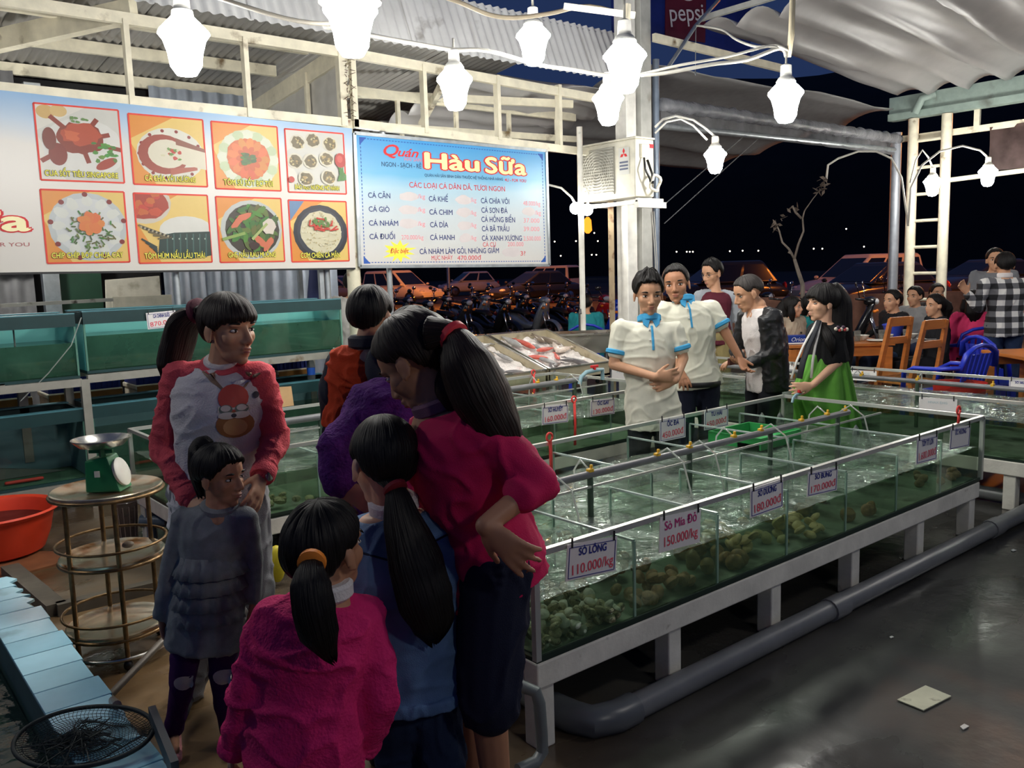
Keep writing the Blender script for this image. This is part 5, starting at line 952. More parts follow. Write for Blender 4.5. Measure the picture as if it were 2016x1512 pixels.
MB().bb((-.5, 1.6, 0), (.45, 4.3, .02)).obj('pool_floor', mat('pool_floor', (50, 70, 62), .8), None, cat='pool floor', label='dark floor of the tiled pool')
p0, p1 = at(300, 1405, 2.35), at(345, 1516, 2.1); MB().beam(p0, p1, .02, .05).obj('edge_bar', mat('dark_bar', (62, 66, 70), .5), None, cat='bar', label='dark flat bar standing on edge beside the landing net')
# landing net
nt_ = thing('landing_net', 'dark green landing net lying on the tiled pool edge', 'net', onz(165, 1450, .31)); netm = mat('net_cord', (22, 34, 32), .7); hc = onz(165, 1448, .33); ha = (onz(300, 1440, .33)-onz(30, 1456, .31))/2; hb = (onz(190, 1388, .35)-onz(140, 1508, .31))/2
hoop = [hc+ha*math.cos(a)+hb*math.sin(a) for a in np.linspace(0, 2*math.pi, 49)]
MB().tube(hoop, .0065, 8).obj('hoop', netm, nt_, smooth=True)
hs = at(214, 1372, 2.72); he = at(338, 1243, 3.25); MB().tube([hc+hb*1.0+ha*.32, hs, he], .0135, 10).obj('handle', mat('net_handle', (120, 112, 104), .35, .5), nt_, smooth='auto')
mb = MB()
def bag(u, v):
    a = 2*math.pi*u; r = 1-v; p = hc+(ha*math.cos(a)+hb*math.sin(a))*(r**.8)
    return p+V(.012*mnoise.noise(Vector((u*9, v*7, 0))), .012*mnoise.noise(Vector((u*9, v*7, 4))), -.012*math.sin(math.pi*v)+.02*mnoise.noise(Vector((u*5, v*4, 2)))*(v > .05))
mb.grid(bag, 84, 22, closeu=True); nb = mb.obj('net_bag', netm, nt_); nb['kind'] = 'stuff'; md = nb.modifiers.new('w', 'WIREFRAME'); md.thickness = .0022; md.use_even_offset = False
mb = MB()
for k in range(60):
    a = random.random()*6.28; p = hc-ha*.1-hb*.25+V(.07*math.cos(a)*random.random(), .07*math.sin(a)*random.random(), 0); mb.tube([p, p+V(random.uniform(-.05, .05), random.uniform(-.05, .05), random.uniform(.0, .03)), p+V(random.uniform(-.1, .1), random.uniform(-.1, .1), -.005)], .0018, 4)
q = mb.obj('net_tangle', netm, nt_); q['kind'] = 'stuff'

# ================================================================== fish on ice
icem = mat('crushed_ice', (224, 216, 210), .28, var=.12, scale=40, bump=.8, bscale=70, spec=.7, dirt=(196, 160, 150), dscale=5, dthr=.62)
FL = []
def tp_(x, s, dz=0): return V(x, 5.64+.88*s, .70+.27*s+dz)
fishm = [mat('fish_%d' % k, c_, .3, var=.25, scale=20) for k, c_ in enumerate(((150, 148, 146), (96, 92, 92), (200, 92, 78), (206, 190, 176), (126, 112, 96)))]
def fish(p, ang, L_, m, tr_fat=1.):
    d = V(math.cos(ang), math.sin(ang)*.955, math.sin(ang)*.29); n = nrm(V(0, -.29, .957)); s = np.cross(n, d); mb = MB(); rs = []
    for t, w_, h_ in ((0, .006, .008), (.06, .05, .04), (.18, .10, .07), (.38, .125, .085), (.6, .10, .07), (.8, .045, .035), (.88, .03, .02)): c_ = p+d*(t-.5)*L_+n*.02; rs.append([c_+L_*tr_fat*(s*w_*math.cos(a)+n*h_*math.sin(a)) for a in np.arange(10)*math.pi/5])
    mb.rings(rs); e = p+d*.38*L_+n*.02; mb.rings([[e+n*.004, e+d*.14*L_+s*.09*L_+n*.004, e+d*.09*L_+n*.004, e+d*.14*L_-s*.09*L_+n*.004], [e-n*.003, e+d*.14*L_+s*.09*L_-n*.003, e+d*.09*L_-n*.003, e+d*.14*L_-s*.09*L_-n*.003]]); return mb
for k, (xa, xb, nm) in enumerate(((3.42, 4.2, 'left'), (4.24, 5.02, 'middle'), (5.06, 5.82, 'right'))):
    t = thing('ice_tray', 'slanted steel tray of crushed ice and fish, %s one' % nm, 'tray', ((xa+xb)/2, 6.08, .6), 'ice trays behind the tank'); tm = mat('tray_beige', (186, 176, 150), .4, .4, dirt=(130, 110, 80), dscale=5, dthr=.58)
    Pq = [tp_(xa, 0), tp_(xb, 0), tp_(xb, 1), tp_(xa, 1)]; MB().rings([[q-V(0, 0, .12) for q in Pq], [q-V(0, 0, .09) for q in Pq]]).obj('bottom', tm, t)
    for i in range(4): a_, b__ = Pq[i], Pq[(i+1) % 4]; n_ = nrm(np.cross(b__-a_, UP))*.008; MB().rings([[a_-U*.11, b__-U*.11, b__+U*.015, a_+U*.015], [a_-U*.11-n_, b__-U*.11-n_, b__+U*.015-n_, a_+U*.015-n_]]).obj('side', tm, t)
    for i in range(4): MB().beam(Pq[i]+U*.018, Pq[(i+1) % 4]+U*.018, .02, .012).obj('rim', steel, t)
    for xx, ss in ((xa+.04, .06), (xb-.04, .06), (xa+.04, .94), (xb-.04, .94)): q = tp_(xx, ss); MB().beam((q[0], q[1], 0), (q[0], q[1], q[2]-.1), .035).obj('leg', steel, t)
    mb = MB(); mb.grid(lambda u, v: tp_(xa+.015+(xb-xa-.03)*u, .015+.97*v, -.055+.035*mnoise.noise(Vector((u*7+k*9, v*9, 1)))+.02*mnoise.noise(Vector((u*22, v*25, k)))), 50, 55); q = mb.obj('crushed_ice', icem, t, smooth=True); q['kind'] = 'stuff'
    for j in range(15 if k else 8):
        x = xa+.1+(xb-xa-.2)*((j*.37+.1*random.random()) % 1); s_ = .06+.88*((j*.29+.08*random.random()) % 1); dark = s_ < .25
        mi_ = 1 if dark else random.choice([0, 3, 3, 2, 4]); L_ = .2+.14*random.random()
        FL.append((x, nm, mi_, fish(tp_(x, s_, -.03), random.choice([.2, 1.2, 1.5, 1.8, 2.8])+random.uniform(-.2, .2), L_, mi_).obj('fish', fishm[mi_], None, smooth=True, cat='fish', group='fish lying on ice', label='%s fish lying on the ice of the %s tray' % (('grey', 'dark', 'reddish', 'pale pink', 'brown')[mi_], nm))))
for nm in ('left', 'middle', 'right'):
    for i, q in enumerate(sorted([f_ for f_ in FL if f_[1] == nm], key=lambda f_: f_[0])): q[3]['label'] = '%s fish on the ice of the %s tray, number %d from its left side' % (('grey', 'dark', 'reddish', 'pale pink', 'brown')[q[2]], nm, i+1)
# sink
sp = at(1147, 655, 9.3); t = thing('steel_sink', 'stainless steel sink on legs with a tap behind the ice trays', 'sink', V(sp[0], sp[1], 0)); dX, dY = nrm(V(1, -.75, 0)), nrm(V(.75, 1, 0)); Rm = np.stack([dX, dY, U], 1); zt = sp[2]
for a_, b__ in ((-.3, 0), (.3, 0)): MB().box(V(sp[0], sp[1], zt-.1)+dX*a_, (.01, .42, .2), 0, Rm).obj('side', steel, t)
for a_ in (-.21, .21): MB().box(V(sp[0], sp[1], zt-.1)+dY*a_, (.6, .01, .2), 0, Rm).obj('side', steel, t)
MB().box(V(sp[0], sp[1], zt-.2), (.6, .42, .01), 0, Rm).obj('bottom', steel, t)
for a_ in (-.24, .24): MB().box(V(sp[0], sp[1], zt)+dY*a_, (.68, .06, .015), 0, Rm).obj('rim', steel, t)
for a_ in (-.32, .32): MB().box(V(sp[0], sp[1], zt)+dX*a_, (.05, .42, .015), 0, Rm).obj('rim', steel, t)
for a_ in (-.28, .28):
    for b__ in (-.2, .2): q = V(sp[0], sp[1], 0)+dX*a_+dY*b__; MB().tube([q, q+U*(zt-.05)], .018, 8).obj('leg', galv, t)
MB().tube([V(sp[0], sp[1], zt)+dY*.24, V(sp[0], sp[1], zt+.22)+dY*.24, V(sp[0], sp[1], zt+.24)+dY*.15, V(sp[0], sp[1], zt+.2)+dY*.12], .012, 8).obj('tap', steel, t, smooth='auto'); MB().lathe([(.03, 0), (.03, -.12)], V(sp[0], sp[1], zt-.2), 10).obj('drain', galv, t)
# ================================================================== people: library
skinA = mat('skin_tan', (196, 148, 116), .5, var=.06, scale=14, spec=.35); skinB = mat('skin_brown', (176, 126, 96), .5, var=.06, scale=14, spec=.35); skinC = mat('skin_fair', (212, 166, 136), .5, var=.05, scale=14, spec=.35)
def hairmat(name, rgb, rough=.5):
    return mat(name, rgb, rough, var=.55, scale=1., uv=True, stretch=(70, 2.2, 1), bump=.7, bscale=1.6, spec=.22)
hairK = hairmat('hair_black', (20, 17, 16)); hairB = hairmat('hair_brown', (38, 28, 23)); hairG = hairmat('hair_greying', (54, 50, 48), .5)
eyeW = mat('eye_white', (214, 206, 198), .3); eyeD = mat('eye_dark', (24, 16, 14), .2); lipm = mat('lips', (164, 92, 84), .45)
def facing(yaw): a = math.radians(yaw); return -HF*math.cos(a)+RIGHT*math.sin(a)
def ring_pts(c, ax, ay, n=20): return [c+ax*math.cos(t)+ay*math.sin(t) for t in np.arange(n)*2*math.pi/n]
class Person:
    def __init__(s, label, h, x, Ht, yaw=0, px=None, hh=None, skin=None, head=None, group=None, seat=False, fat=1., gy=700, legs=None, w=None, cat='person', hk=1.1):
        px = px or {}; s.h = h; s.Ht = Ht; k = Ht/1.65; s.k = k; s.fat = fat; s.front = facing(yaw); g = at(x, gy, h); G = V(g[0], g[1], 0); s.G = G
        J = {}; rt = np.cross(UP, s.front)*-1.0; rt = nrm(np.cross(s.front, UP)); s.pr = rt          # person's right
        J['hip'] = G+U*.53*Ht; J['chest'] = G+U*.72*Ht; J['neck'] = G+U*.84*Ht
        if 'hip' in px: J['hip'] = s.P(px['hip'])
        for q in ('chest', 'neck'):
            if q in px: J[q] = s.P(px[q])
        # image side naming: A = arm seen on the left of the picture, B = on the right
        sgn = 1 if (rt@RIGHT) < 0 else -1
        s.sg = sgn; a_ = rt*sgn
        for q, d in (('A', a_), ('B', -a_)):
            J['sh'+q] = J['neck']-U*.035*Ht+d*.105*Ht*fat; J['el'+q] = J['sh'+q]-U*.19*Ht+d*.02*Ht; J['wr'+q] = J['el'+q]-U*.15*Ht+s.front*.03*Ht
            J['th'+q] = J['hip']+d*.052*Ht-U*.01; J['an'+q] = V(*(G+d*.06*Ht)[:2], .045*Ht); J['kn'+q] = (J['th'+q]+J['an'+q])/2+s.front*.015*Ht
        for q, v_ in px.items():
            if q not in ('hip', 'chest', 'neck'): J[q] = s.P(v_)
        s.J = J; s.hh = (hh or .138*Ht)*hk
        hx = head or {}
        s.hc = s.P(hx['c']) if 'c' in hx else J['neck']+U*.075*Ht+s.front*.01
        f = facing(hx.get('yaw', yaw)); p = math.radians(hx.get('pitch', 0)); f = f*math.cos(p)-U*math.sin(p); sd = nrm(np.cross(f, UP)); u = np.cross(sd, f); r = math.radians(hx.get('roll', 0))
        sd, u = sd*math.cos(r)+u*math.sin(r), u*math.cos(r)-sd*math.sin(r); s.M = np.stack([sd, f, u], 1)
        s.w = dict(hip=.098, waist=.085, chest=.100, dh=.068, dw=.058, dc=.070); s.w.update(w or {})
        s.skin = skin or skinA
        fl = min(J['anA'][2], J['anB'][2]); s.root = thing('person', label, cat, V(G[0], G[1], 0), group)
    def P(s, t): return at(t[0], t[1], s.h+(t[2] if len(t) > 2 else 0))
    def L(s, v): return s.hc+s.hh*(s.M@(np.asarray(v, float)-V(0, -.03, .55)))
    def spine(s, t):
        J = s.J
        if t <= .6: return J['hip']+(J['chest']-J['hip'])*(t/.6)
        return J['chest']+(J['neck']-J['chest'])*((t-.6)/.4)
    def torso(s, mb, t0=-.12, t1=1.0, infl=0., depth=0., flare=0., n=22):
        J = s.J; W = s.w; Ht = s.Ht*s.fat; rs = []
        shd = nrm(J['shB']-J['shA']); hpd = nrm(J['thB']-J['thA'])
        ts = [t for t in (-.45, -.3, -.12, 0, .14, .28, .44, .6, .74, .86, .94, 1.0) if t0-.001 <= t <= t1+.001]
        if not ts or abs(ts[0]-t0) > .01: ts = [t0]+ts
        if abs(ts[-1]-t1) > .01: ts = ts+[t1]
        for t in ts:
            wx = np.interp(t, [-.5, -.12, 0, .3, .6, .8, .88, .95, 1.0], [W['hip'], W['hip']*1.0, W['hip'], W['waist'], W['chest'], W['chest']*1.0, W['chest']*.95, W['chest']*.66, .04])*Ht
            dx = np.interp(t, [-.5, -.12, 0, .3, .6, .8, .9, 1.0], [W['dh'], W['dh'], W['dh'], W['dw'], W['dc'], W['dc']*.82, W['dc']*.62, .036])*Ht
            ax = nrm(hpd*(1-max(0, min(1, t/.8)))+shd*max(0, min(1, t/.8))); up = nrm(J['neck']-J['hip']); ax = nrm(ax-up*(ax@up)*.7); ay = nrm(np.cross(up, ax))
            if ay@s.front < 0: ay = -ay
            fl = flare*max(0, .3-t); k = min(1., max(.35, (1.02-t)*6)) if t > .9 else 1.
            rs.append(ring_pts(s.spine(t), ax*(wx+infl*k+fl), ay*(dx+(infl+depth)*k+fl), n))
        mb.rings(rs)
    def limb(s, mb, ps, rs, upto, infl=0., start=0.):
        # ps: three joints; upto in 0..2 along them
        for i in (0, 1):
            a, b = ps[i], ps[i+1]; f0 = max(0, start-i); f1 = min(1, upto-i)
            if f1 <= f0: continue
            ra, rb = rs[i], rs[i+1]; mb.cap(a+(b-a)*f0, a+(b-a)*f1, ra+(rb-ra)*f0+infl, ra+(rb-ra)*f1+infl)
    def arm(s, q): return [s.J['sh'+q], s.J['el'+q], s.J['wr'+q]]
    def leg(s, q): return [s.J['th'+q], s.J['kn'+q], s.J['an'+q]]
    def armr(s): k = s.k*s.fat; return [.045*k, .036*k, .026*k]
    def legr(s): k = s.k*s.fat; return [.080*k, .054*k, .036*k]
    def hand(s, mb, q, d=None, pn=None, curl=.35, spread=.16, size=None, thumb=1, thumbang=.6):
        w_ = s.J['wr'+q]; d = nrm(d if d is not None else w_-s.J['el'+q]); pn = np.asarray(pn if pn is not None else -s.front, float); pn = nrm(pn-d*(pn@d)); sd = np.cross(d, pn); k = size or s.k
        rs = []
        for t, wx, dx in ((-.01, .024, .019), (.02, .027, .018), (.05, .036, .016), (.085, .039, .0135), (.098, .034, .010)): rs.append(ring_pts(w_+d*t*k, sd*wx*k, pn*dx*k, 14))
        mb.rings(rs)
        for i, (o, L_) in enumerate(((-.029, .062), (-.010, .075), (.010, .071), (.028, .056))):
            o_ = o*thumb*-1; p = w_+(d*.086+sd*o_)*k; a = math.atan2(o_*spread*6, 1)*.5; dd = nrm(d+sd*o_*spread*40); r = .0104*k; cu = curl*(.8+.15*i)
            for j, fr in enumerate((.44, .32, .24)):
                ang = cu*(j+.6); v_ = nrm(dd*math.cos(ang)+pn*math.sin(ang)); e = p+v_*L_*fr*k*1.18; mb.cap(p, e, r*(1-.1*j), r*(.92-.1*j), seg=9); p = e
        # thumb leaves the side of the palm near its base
        b0 = w_+(d*.022+sd*.026*thumb)*k; v_ = nrm(d*math.cos(thumbang)+sd*thumb*math.sin(thumbang)+pn*.35); e = b0+v_*.045*k; mb.cap(b0, e, .0125*k, .0105*k, seg=9); v2 = nrm(v_+d*.45+pn*.2); mb.cap(e, e+v2*.034*k, .0105*k, .0085*k, seg=9)
    def head(s, mb):
        M, hh = s.M, s.hh
        def E(c, r): mb.ell(s.L(c), [x*hh for x in r], M, seg=18, rg=12)
        E((0, -.05, .64), (.335, .43, .36)); E((0, .10, .42), (.275, .27, .36)); E((0, .13, .17), (.2, .22, .155)); E((0, .27, .065), (.09, .08, .065))
        for x in (-1, 1):
            E((x*.165, .20, .40), (.11, .12, .13)); E((x*.345, -.03, .45), (.03, .085, .125)); E((x*.355, .0, .36), (.025, .045, .05)); E((x*.12, .29, .585), (.115, .07, .045)); E((x*.05, .385, .335), (.042, .05, .036))
        mb.cap(s.L((0, .355, .545)), s.L((0, .435, .365)), .032*hh, .052*hh); E((0, .355, .24), (.10, .065, .03)); E((0, .345, .19), (.085, .065, .034))
        nb = s.J['neck']; mb.cap(s.L((0, -.07, .30)), nb-U*.01*s.Ht, .2*hh, .225*hh)
        mb.cap(nb-U*.005*s.Ht, nb-U*.05*s.Ht, .24*hh, .34*hh)
    def body(s, vox=.007, hands=None, sm=2, feet=True, face=True, legs=True, armcore=True):
        mb = MB(); s.head(mb); s.torso(mb, -.12, .97, -.008*s.k)
        for q in 'AB':
            s.limb(mb, s.arm(q), s.armr(), 2); kw = dict((hands or {}).get(q) or {}); 
            if (hands or {}).get(q, 1) is not None: s.hand(mb, q, **kw)
            if legs:
                s.limb(mb, s.leg(q), s.legr(), 2)
                if feet: a = s.J['an'+q]; f = s.toe(q); mb.cap(a-U*.02*s.Ht-f*.02*s.Ht, V(*(a+f*.095*s.Ht)[:2], a[2]-.028*s.Ht), .026*s.k, .017*s.k)
        v, f, n = remesh(mb, vox, sm)
        l = ((v-s.hc)@s.M)/s.hh+V(0, -.03, .55)
        for x in (-1, 1):
            g = np.exp(-(((l[:, 0]-x*.15)/.085)**2+((l[:, 1]-.34)/.12)**2+((l[:, 2]-.505)/.045)**2)); v = v-np.outer(g*.05*s.hh, s.M[:, 1])
        g = np.exp(-((l[:, 0]/.09)**2+((l[:, 1]-.40)/.09)**2+((l[:, 2]-.214)/.012)**2)); v = v-np.outer(g*.022*s.hh, s.M[:, 1])
        m = MB(); m.add(v, f); s.bodyo = m.obj('body', s.skin, s.root, smooth=True)
        if face: s.face()
        return s
    def toe(s, q):
        f = s.J.get('toe'+q)
        if f is None: return s.front
        d = f-s.J['an'+q]; d[2] = 0; return nrm(d)
    def face(s, brow=1.):
        hh = s.hh; M = s.M
        for x in (-1, 1):
            m = MB(); c = s.L((x*.15, .292, .50)); Rt = M@np.array([[math.cos(.1*x), 0, -math.sin(.1*x)], [0, 1, 0], [math.sin(.1*x), 0, math.cos(.1*x)]])
            m.ell(c, (.062*hh, .04*hh, .024*hh), Rt, 0, 12, 8); m.ell(s.L((x*.148, .318, .50)), (.025*hh, .018*hh, .024*hh), M, 1, 10, 6)
            m.tube([s.L((x*(.15+d), .327-abs(d)*.35-(.02 if d*x > 0 else 0), .524-abs(d)**1.5*.9)) for d in np.linspace(-.066, .066, 7)], [.002*hh, .008*hh, .010*hh, .011*hh, .010*hh, .009*hh, .002*hh], 6, 1); m.obj('eye', [eyeW, eyeD], s.root, smooth=True)
            m = MB(); m.tube([s.L((x*d, .352-max(0, d-.15)*.42-(.01 if d < .1 else 0), .592+.02*math.sin((d-.06)/.2*2.6))) for d in np.linspace(.065, .25, 7)], [.008*hh, .018*hh*brow, .02*hh*brow, .018*hh*brow, .015*hh*brow, .011*hh, .003*hh], 7); m.obj('eyebrow', hairK, s.root, smooth=True)
        m = MB()
        for z, r in ((.243, (.082, .05, .018)), (.195, (.07, .05, .021))): m.ell(s.L((0, .368 if z > .22 else .362, z)), [q*hh for q in r], M, 0, 12, 8)
        m.obj('lips', lipm, s.root, smooth=True)
    def hair(s, style, m=None, vol=1., tubes=(), nu=110, nv=34, name='hair', rough=.03, lift=0., front=0., jag=6.):
        v = []; uv = []; f = []; c0 = V(0, -.045, .605); rx, ry, rz = .365*vol, .462*vol, .425*vol
        ph = [a for a, b in style]; th = [b for a, b in style]
        def pt(phi, theta, k, rg):
            d = V(rx*math.sin(theta)*math.sin(phi), ry*math.sin(theta)*math.cos(phi), rz*math.cos(theta))
            n = rg*mnoise.noise(Vector((math.degrees(phi)*.16, theta*1.3, 2.2)))+rg*.8*mnoise.noise(Vector((math.degrees(phi)*.5, theta*.8, 7)))
            fr = max(0, math.cos(phi))*front*max(0, math.sin(theta))**2; tl = lift*max(0, math.cos(theta))
            return s.L(c0+d*(k+n*min(1, theta*2.2))+V(0, fr, tl+tl*2*mnoise.noise(Vector((math.sin(phi)*3, math.cos(phi)*3, theta*2)))))
        for lay, k in ((0, 1.0), (1, .86)):
            b = len(v)
            for j in range(nv):
                for i in range(nu):
                    phi = 2*math.pi*i/nu; a = abs(math.degrees(phi)) if phi <= math.pi else 360-math.degrees(phi); tm = math.radians(np.interp(a, ph, th)+jag*mnoise.noise(Vector((i*.9, 3, 1)))+jag*.8*mnoise.noise(Vector((i*2.7, 1, 4)))); t = max(.012, tm*j/(nv-1))
                    kk = k if lay else k-.10*(max(0, j/(nv-1)-.86)/.14)**2
                    v.append(pt(phi, t, kk, rough if lay == 0 else 0)); uv.append((i/nu, t/3))
            for j in range(nv-1):
                for i in range(nu): q = (i+1) % nu; a_ = (b+j*nu+i, b+j*nu+q, b+(j+1)*nu+q, b+(j+1)*nu+i); f.append(a_[::-1] if lay == 0 else a_)
        n1 = nu*nv
        for i in range(nu): q = (i+1) % nu; f.append((n1-nu+i, n1-nu+q, 2*n1-nu+q, 2*n1-nu+i)[::-1])
        for pts, rad, fl in tubes: s.tress(v, uv, f, pts, rad, fl)
        return s._uvobj(name, v, uv, f, m or hairK)
    def tress(s, v, uv, f, pts, rad, fl, seg=26):
        P_ = [np.asarray(p, float) for p in pts]; Q = []; Rr = []
        for i in range(len(P_)-1):
            for k in range(7):
                t = k/7; a = P_[max(i-1, 0)]; b = P_[i]; c = P_[i+1]; d = P_[min(i+2, len(P_)-1)]; Q.append(.5*((2*b)+(-a+c)*t+(2*a-5*b+4*c-d)*t*t+(-a+3*b-3*c+d)*t**3)); Rr.append(rad[i]+(rad[i+1]-rad[i])*t)
        Q.append(P_[-1]); Rr.append(rad[-1]); b = len(v); px = None
        for i, p in enumerate(Q):
            t = nrm(Q[min(i+1, len(Q)-1)]-Q[max(i-1, 0)])
            if px is None: x = nrm(RIGHT-t*(RIGHT@t))
            else: x = nrm(px-t*(px@t))
            px = x; y = np.cross(t, x)
            for j in range(seg):
                a = 2*math.pi*j/seg; k = 1+.10*mnoise.noise(Vector((j*.9, i*.12, len(Q)*.37)))+.05*mnoise.noise(Vector((j*2.3, i*.2, 5))); e = max(0, (i/(len(Q)-1)-.7)/.3); v.append(p+Rr[i]*k*(x*math.cos(a)+y*fl*math.sin(a))+t*e*(.055*mnoise.noise(Vector((j*1.31, 2.7, len(Q)*.11)))+.03*mnoise.noise(Vector((j*3.7, 5, 1))))); uv.append((j/seg*.6, i*.03))
        n = len(Q)
        for i in range(n-1):
            for j in range(seg): q = (j+1) % seg; f.append((b+i*seg+j, b+i*seg+q, b+(i+1)*seg+q, b+(i+1)*seg+j))
        f.append(tuple(b+j for j in range(seg-1, -1, -1))); f.append(tuple(b+(n-1)*seg+j for j in range(seg)))
    def _uvobj(s, name, v, uv, f, m):
        o = wloc(s.root); me = bpy.data.meshes.new(name); me.from_pydata((np.array(v)-o).tolist(), [], f); me.materials.append(m); ul = me.uv_layers.new(name='uv'); lp = np.empty(len(me.loops), int); me.loops.foreach_get('vertex_index', lp); ul.data.foreach_set('uv', np.array(uv)[lp].ravel()); me.polygons.foreach_set('use_smooth', [True]*len(f))
        ob = bpy.data.objects.new(name, me); COL.objects.link(ob); ob.parent = s.root; return ob
    def tails(s, name, tubes, m=None):
        v = []; uv = []; f = []
        for pts, rad, fl in tubes: s.tress(v, uv, f, pts, rad, fl)
        return s._uvobj(name, v, uv, f, m or hairK)
    def wear(s, name, m, build, vox=.009, fold=.006, ff=(16, 16, 7), sm=3, seed=1., label=None, fold2=0., clip=None):
        mb = MB(); build(mb); v, f, n = remesh(mb, vox, sm)
        if fold:
            d = ridged(v, ff, seed)*fold
            if fold2: d = d+fold2*fbm(v, (ff[0]*2.6, ff[1]*2.6, ff[2]*2.6), seed+5)
            v = v+n*d[:, None]
        if clip is not None:
            keep = clip(v); f = [q for q in f if all(keep[i] for i in q)]
        mm = MB(); mm.add(v, f); o = mm.obj(name, m, s.root, smooth=True)
        if label: o['label'] = label
        s.last = (v, f); return o
    def top(s, m, t0=-.15, infl=.014, sleeve=(1.9, 1.9), sl_infl=None, name='shirt', depth=.0, flare=0., t1=.96, **k):
        def b(mb):
            s.torso(mb, t0, t1, infl, depth, flare)
            for q, u_ in zip('AB', sleeve):
                if u_: s.limb(mb, s.arm(q), s.armr(), u_, infl if sl_infl is None else sl_infl); mb.cap(s.spine(.84), s.J['sh'+q], .046*s.k*s.fat+infl, .043*s.k*s.fat+infl)
        return s.wear(name, m, b, **k)
    def pants(s, m, upto=1.95, infl=.012, name='trousers', t1=.06, cuff=None, **k):
        def b(mb):
            s.torso(mb, -.12, t1, infl*.7)
            for q in 'AB':
                mb.cap(s.spine(-.02), s.J['th'+q], .075*s.k*s.fat+infl*.5, .082*s.k*s.fat+infl*.5); s.limb(mb, s.leg(q), s.legr(), upto, infl)
        return s.wear(name, m, b, **k)
    def shoe(s, q, m, name='shoe'):
        a = s.J['an'+q]; f = s.toe(q); mb = MB(); h0 = V(a[0], a[1], 0)-f*.03*s.Ht; h1 = V(a[0], a[1], 0)+f*.105*s.Ht
        mb.cap(h0+U*.028*s.k, h1+U*.022*s.k, .036*s.k, .028*s.k); mb.cap(h0+U*.02*s.k, V(a[0], a[1], a[2]), .034*s.k, .03*s.k); v, f_, n = remesh(mb, .008, 2); v[:, 2] = np.maximum(v[:, 2], .002); mm = MB(); mm.add(v, f_); return mm.obj(name, m, s.root, smooth=True)
    def ringband(s, name, m, c, axis, r, wd, th=.006, seg=20):
        x, y, z = frame(axis); mb = MB(); mb.rings([ring_pts(c-z*wd/2, x*r, y*r, seg), ring_pts(c-z*wd*.3, x*(r+th), y*(r+th), seg), ring_pts(c+z*wd*.3, x*(r+th), y*(r+th), seg), ring_pts(c+z*wd/2, x*r, y*r, seg)]); return mb.obj(name, m, s.root, smooth='auto')
    def decal(s, name, polys, o, ux, uy, mats, off=.003, parent=None):
        # flat print laid on the last worn garment: polys = [(points, material index)]
        v, f = s.last; tree = BVHTree.FromPolygons(v.tolist(), f); n = nrm(np.cross(ux, uy)); mb = MB()
        for k, (pts, mi) in enumerate(polys):
            # fan subdivided so that it follows the cloth
            c = np.mean(np.array(pts), 0); rings_ = [[c+(np.array(p)-c)*q for p in pts] for q in (1., .66, .33, .02)]
            R3 = []
            for rg in rings_:
                row = []
                for p in rg:
                    st = np.asarray(o)+ux*p[0]+uy*p[1]+n*.3; hit = tree.ray_cast(Vector(st), Vector(-n)); q = np.array(hit[0]) if hit[0] is not None else np.asarray(o)+ux*p[0]+uy*p[1]; row.append(q+n*(off+.0009*k))
                R3.append(row)
            nn = len(pts); vv = [q for r in R3 for q in r]; ff = [(i*nn+j, i*nn+(j+1) % nn, (i+1)*nn+(j+1) % nn, (i+1)*nn+j) for i in range(3) for j in range(nn)]; mb.add(vv, ff, mi)
        return mb.obj(name, mats, s.root, smooth=True)
MALE = [(0, 50), (30, 52), (50, 62), (66, 92), (80, 102), (92, 84), (108, 104), (130, 128), (180, 138)]
FEM = [(0, 48), (35, 54), (60, 80), (80, 98), (95, 94), (112, 126), (135, 146), (180, 154)]
BANGS = [(0, 84), (35, 86), (55, 92), (75, 106), (88, 104), (97, 94), (112, 126), (135, 144), (180, 152)]
# ================================================================== foreground group
def cl(name, rgb, rough=.8, **k): k.setdefault('bump', .25); k.setdefault('bscale', 300); k.setdefault('var', .08); return mat(name, rgb, rough, spec=.25, **k)
denim = cl('denim_blue', (84, 112, 150), .8, var=.35, scale=7); denim_d = cl('denim_dark', (34, 48, 76), .85, var=.2, scale=8)
# ---- teenage girl in white sweater with coral sleeves
p = Person('girl in white sweater with coral red sleeves standing left', 3.1, 430, 1.53, 12, dict(neck=(437, 718), chest=(432, 800), hip=(428, 960, .03), shA=(352, 745), shB=(508, 742), elA=(322, 880, .02), wrA=(378, 985, -.12), elB=(543, 862, .03), wrB=(516, 938, -.14), anA=(372, 1372, .05), anB=(470, 1372, .1)), hh=.222, head=dict(c=(447, 640, -.02), yaw=58, pitch=4), skin=skinA)
p.body(.0048, dict(A=dict(d=at(425, 1062, 2.72)-p.J['wrA'], pn=-U*.3+HF, curl=.16, thumb=1, spread=.2, size=.98), B=dict(d=at(492, 1020, 2.82)-p.J['wrB'], pn=-RIGHT+HF*.5, curl=.22, thumb=-1, size=.95)))
coral = cl('coral_fleece', (222, 88, 98), .85, bscale=160, bump=.5); swhite = cl('sweater_white', (222, 216, 214), .85, bscale=160, bump=.4)
def b_(mb): p.torso(mb, -.30, .965, .020, .012)
p.wear('sweater_body', swhite, b_, .008, .008, (9, 9, 14), label='white sweater body')
def oval(cx, cy, rx, ry, n=18, a0=0, a1=2*math.pi): return [(cx+rx*math.cos(t), cy+ry*math.sin(t)) for t in np.linspace(a0, a1, n, endpoint=a1-a0 < 6)]
o = at(455, 806, 2.9); fu, fv = nrm(np.cross(UP, facing(12)))*1.0, UP; fu = fu if fu @ RIGHT > 0 else -fu; ms = [flat((222, 84, 66)), flat((176, 116, 66)), flat((236, 226, 206)), flat((120, 130, 110)), flat((60, 58, 66)), flat((150, 120, 96)), flat((214, 160, 104))]
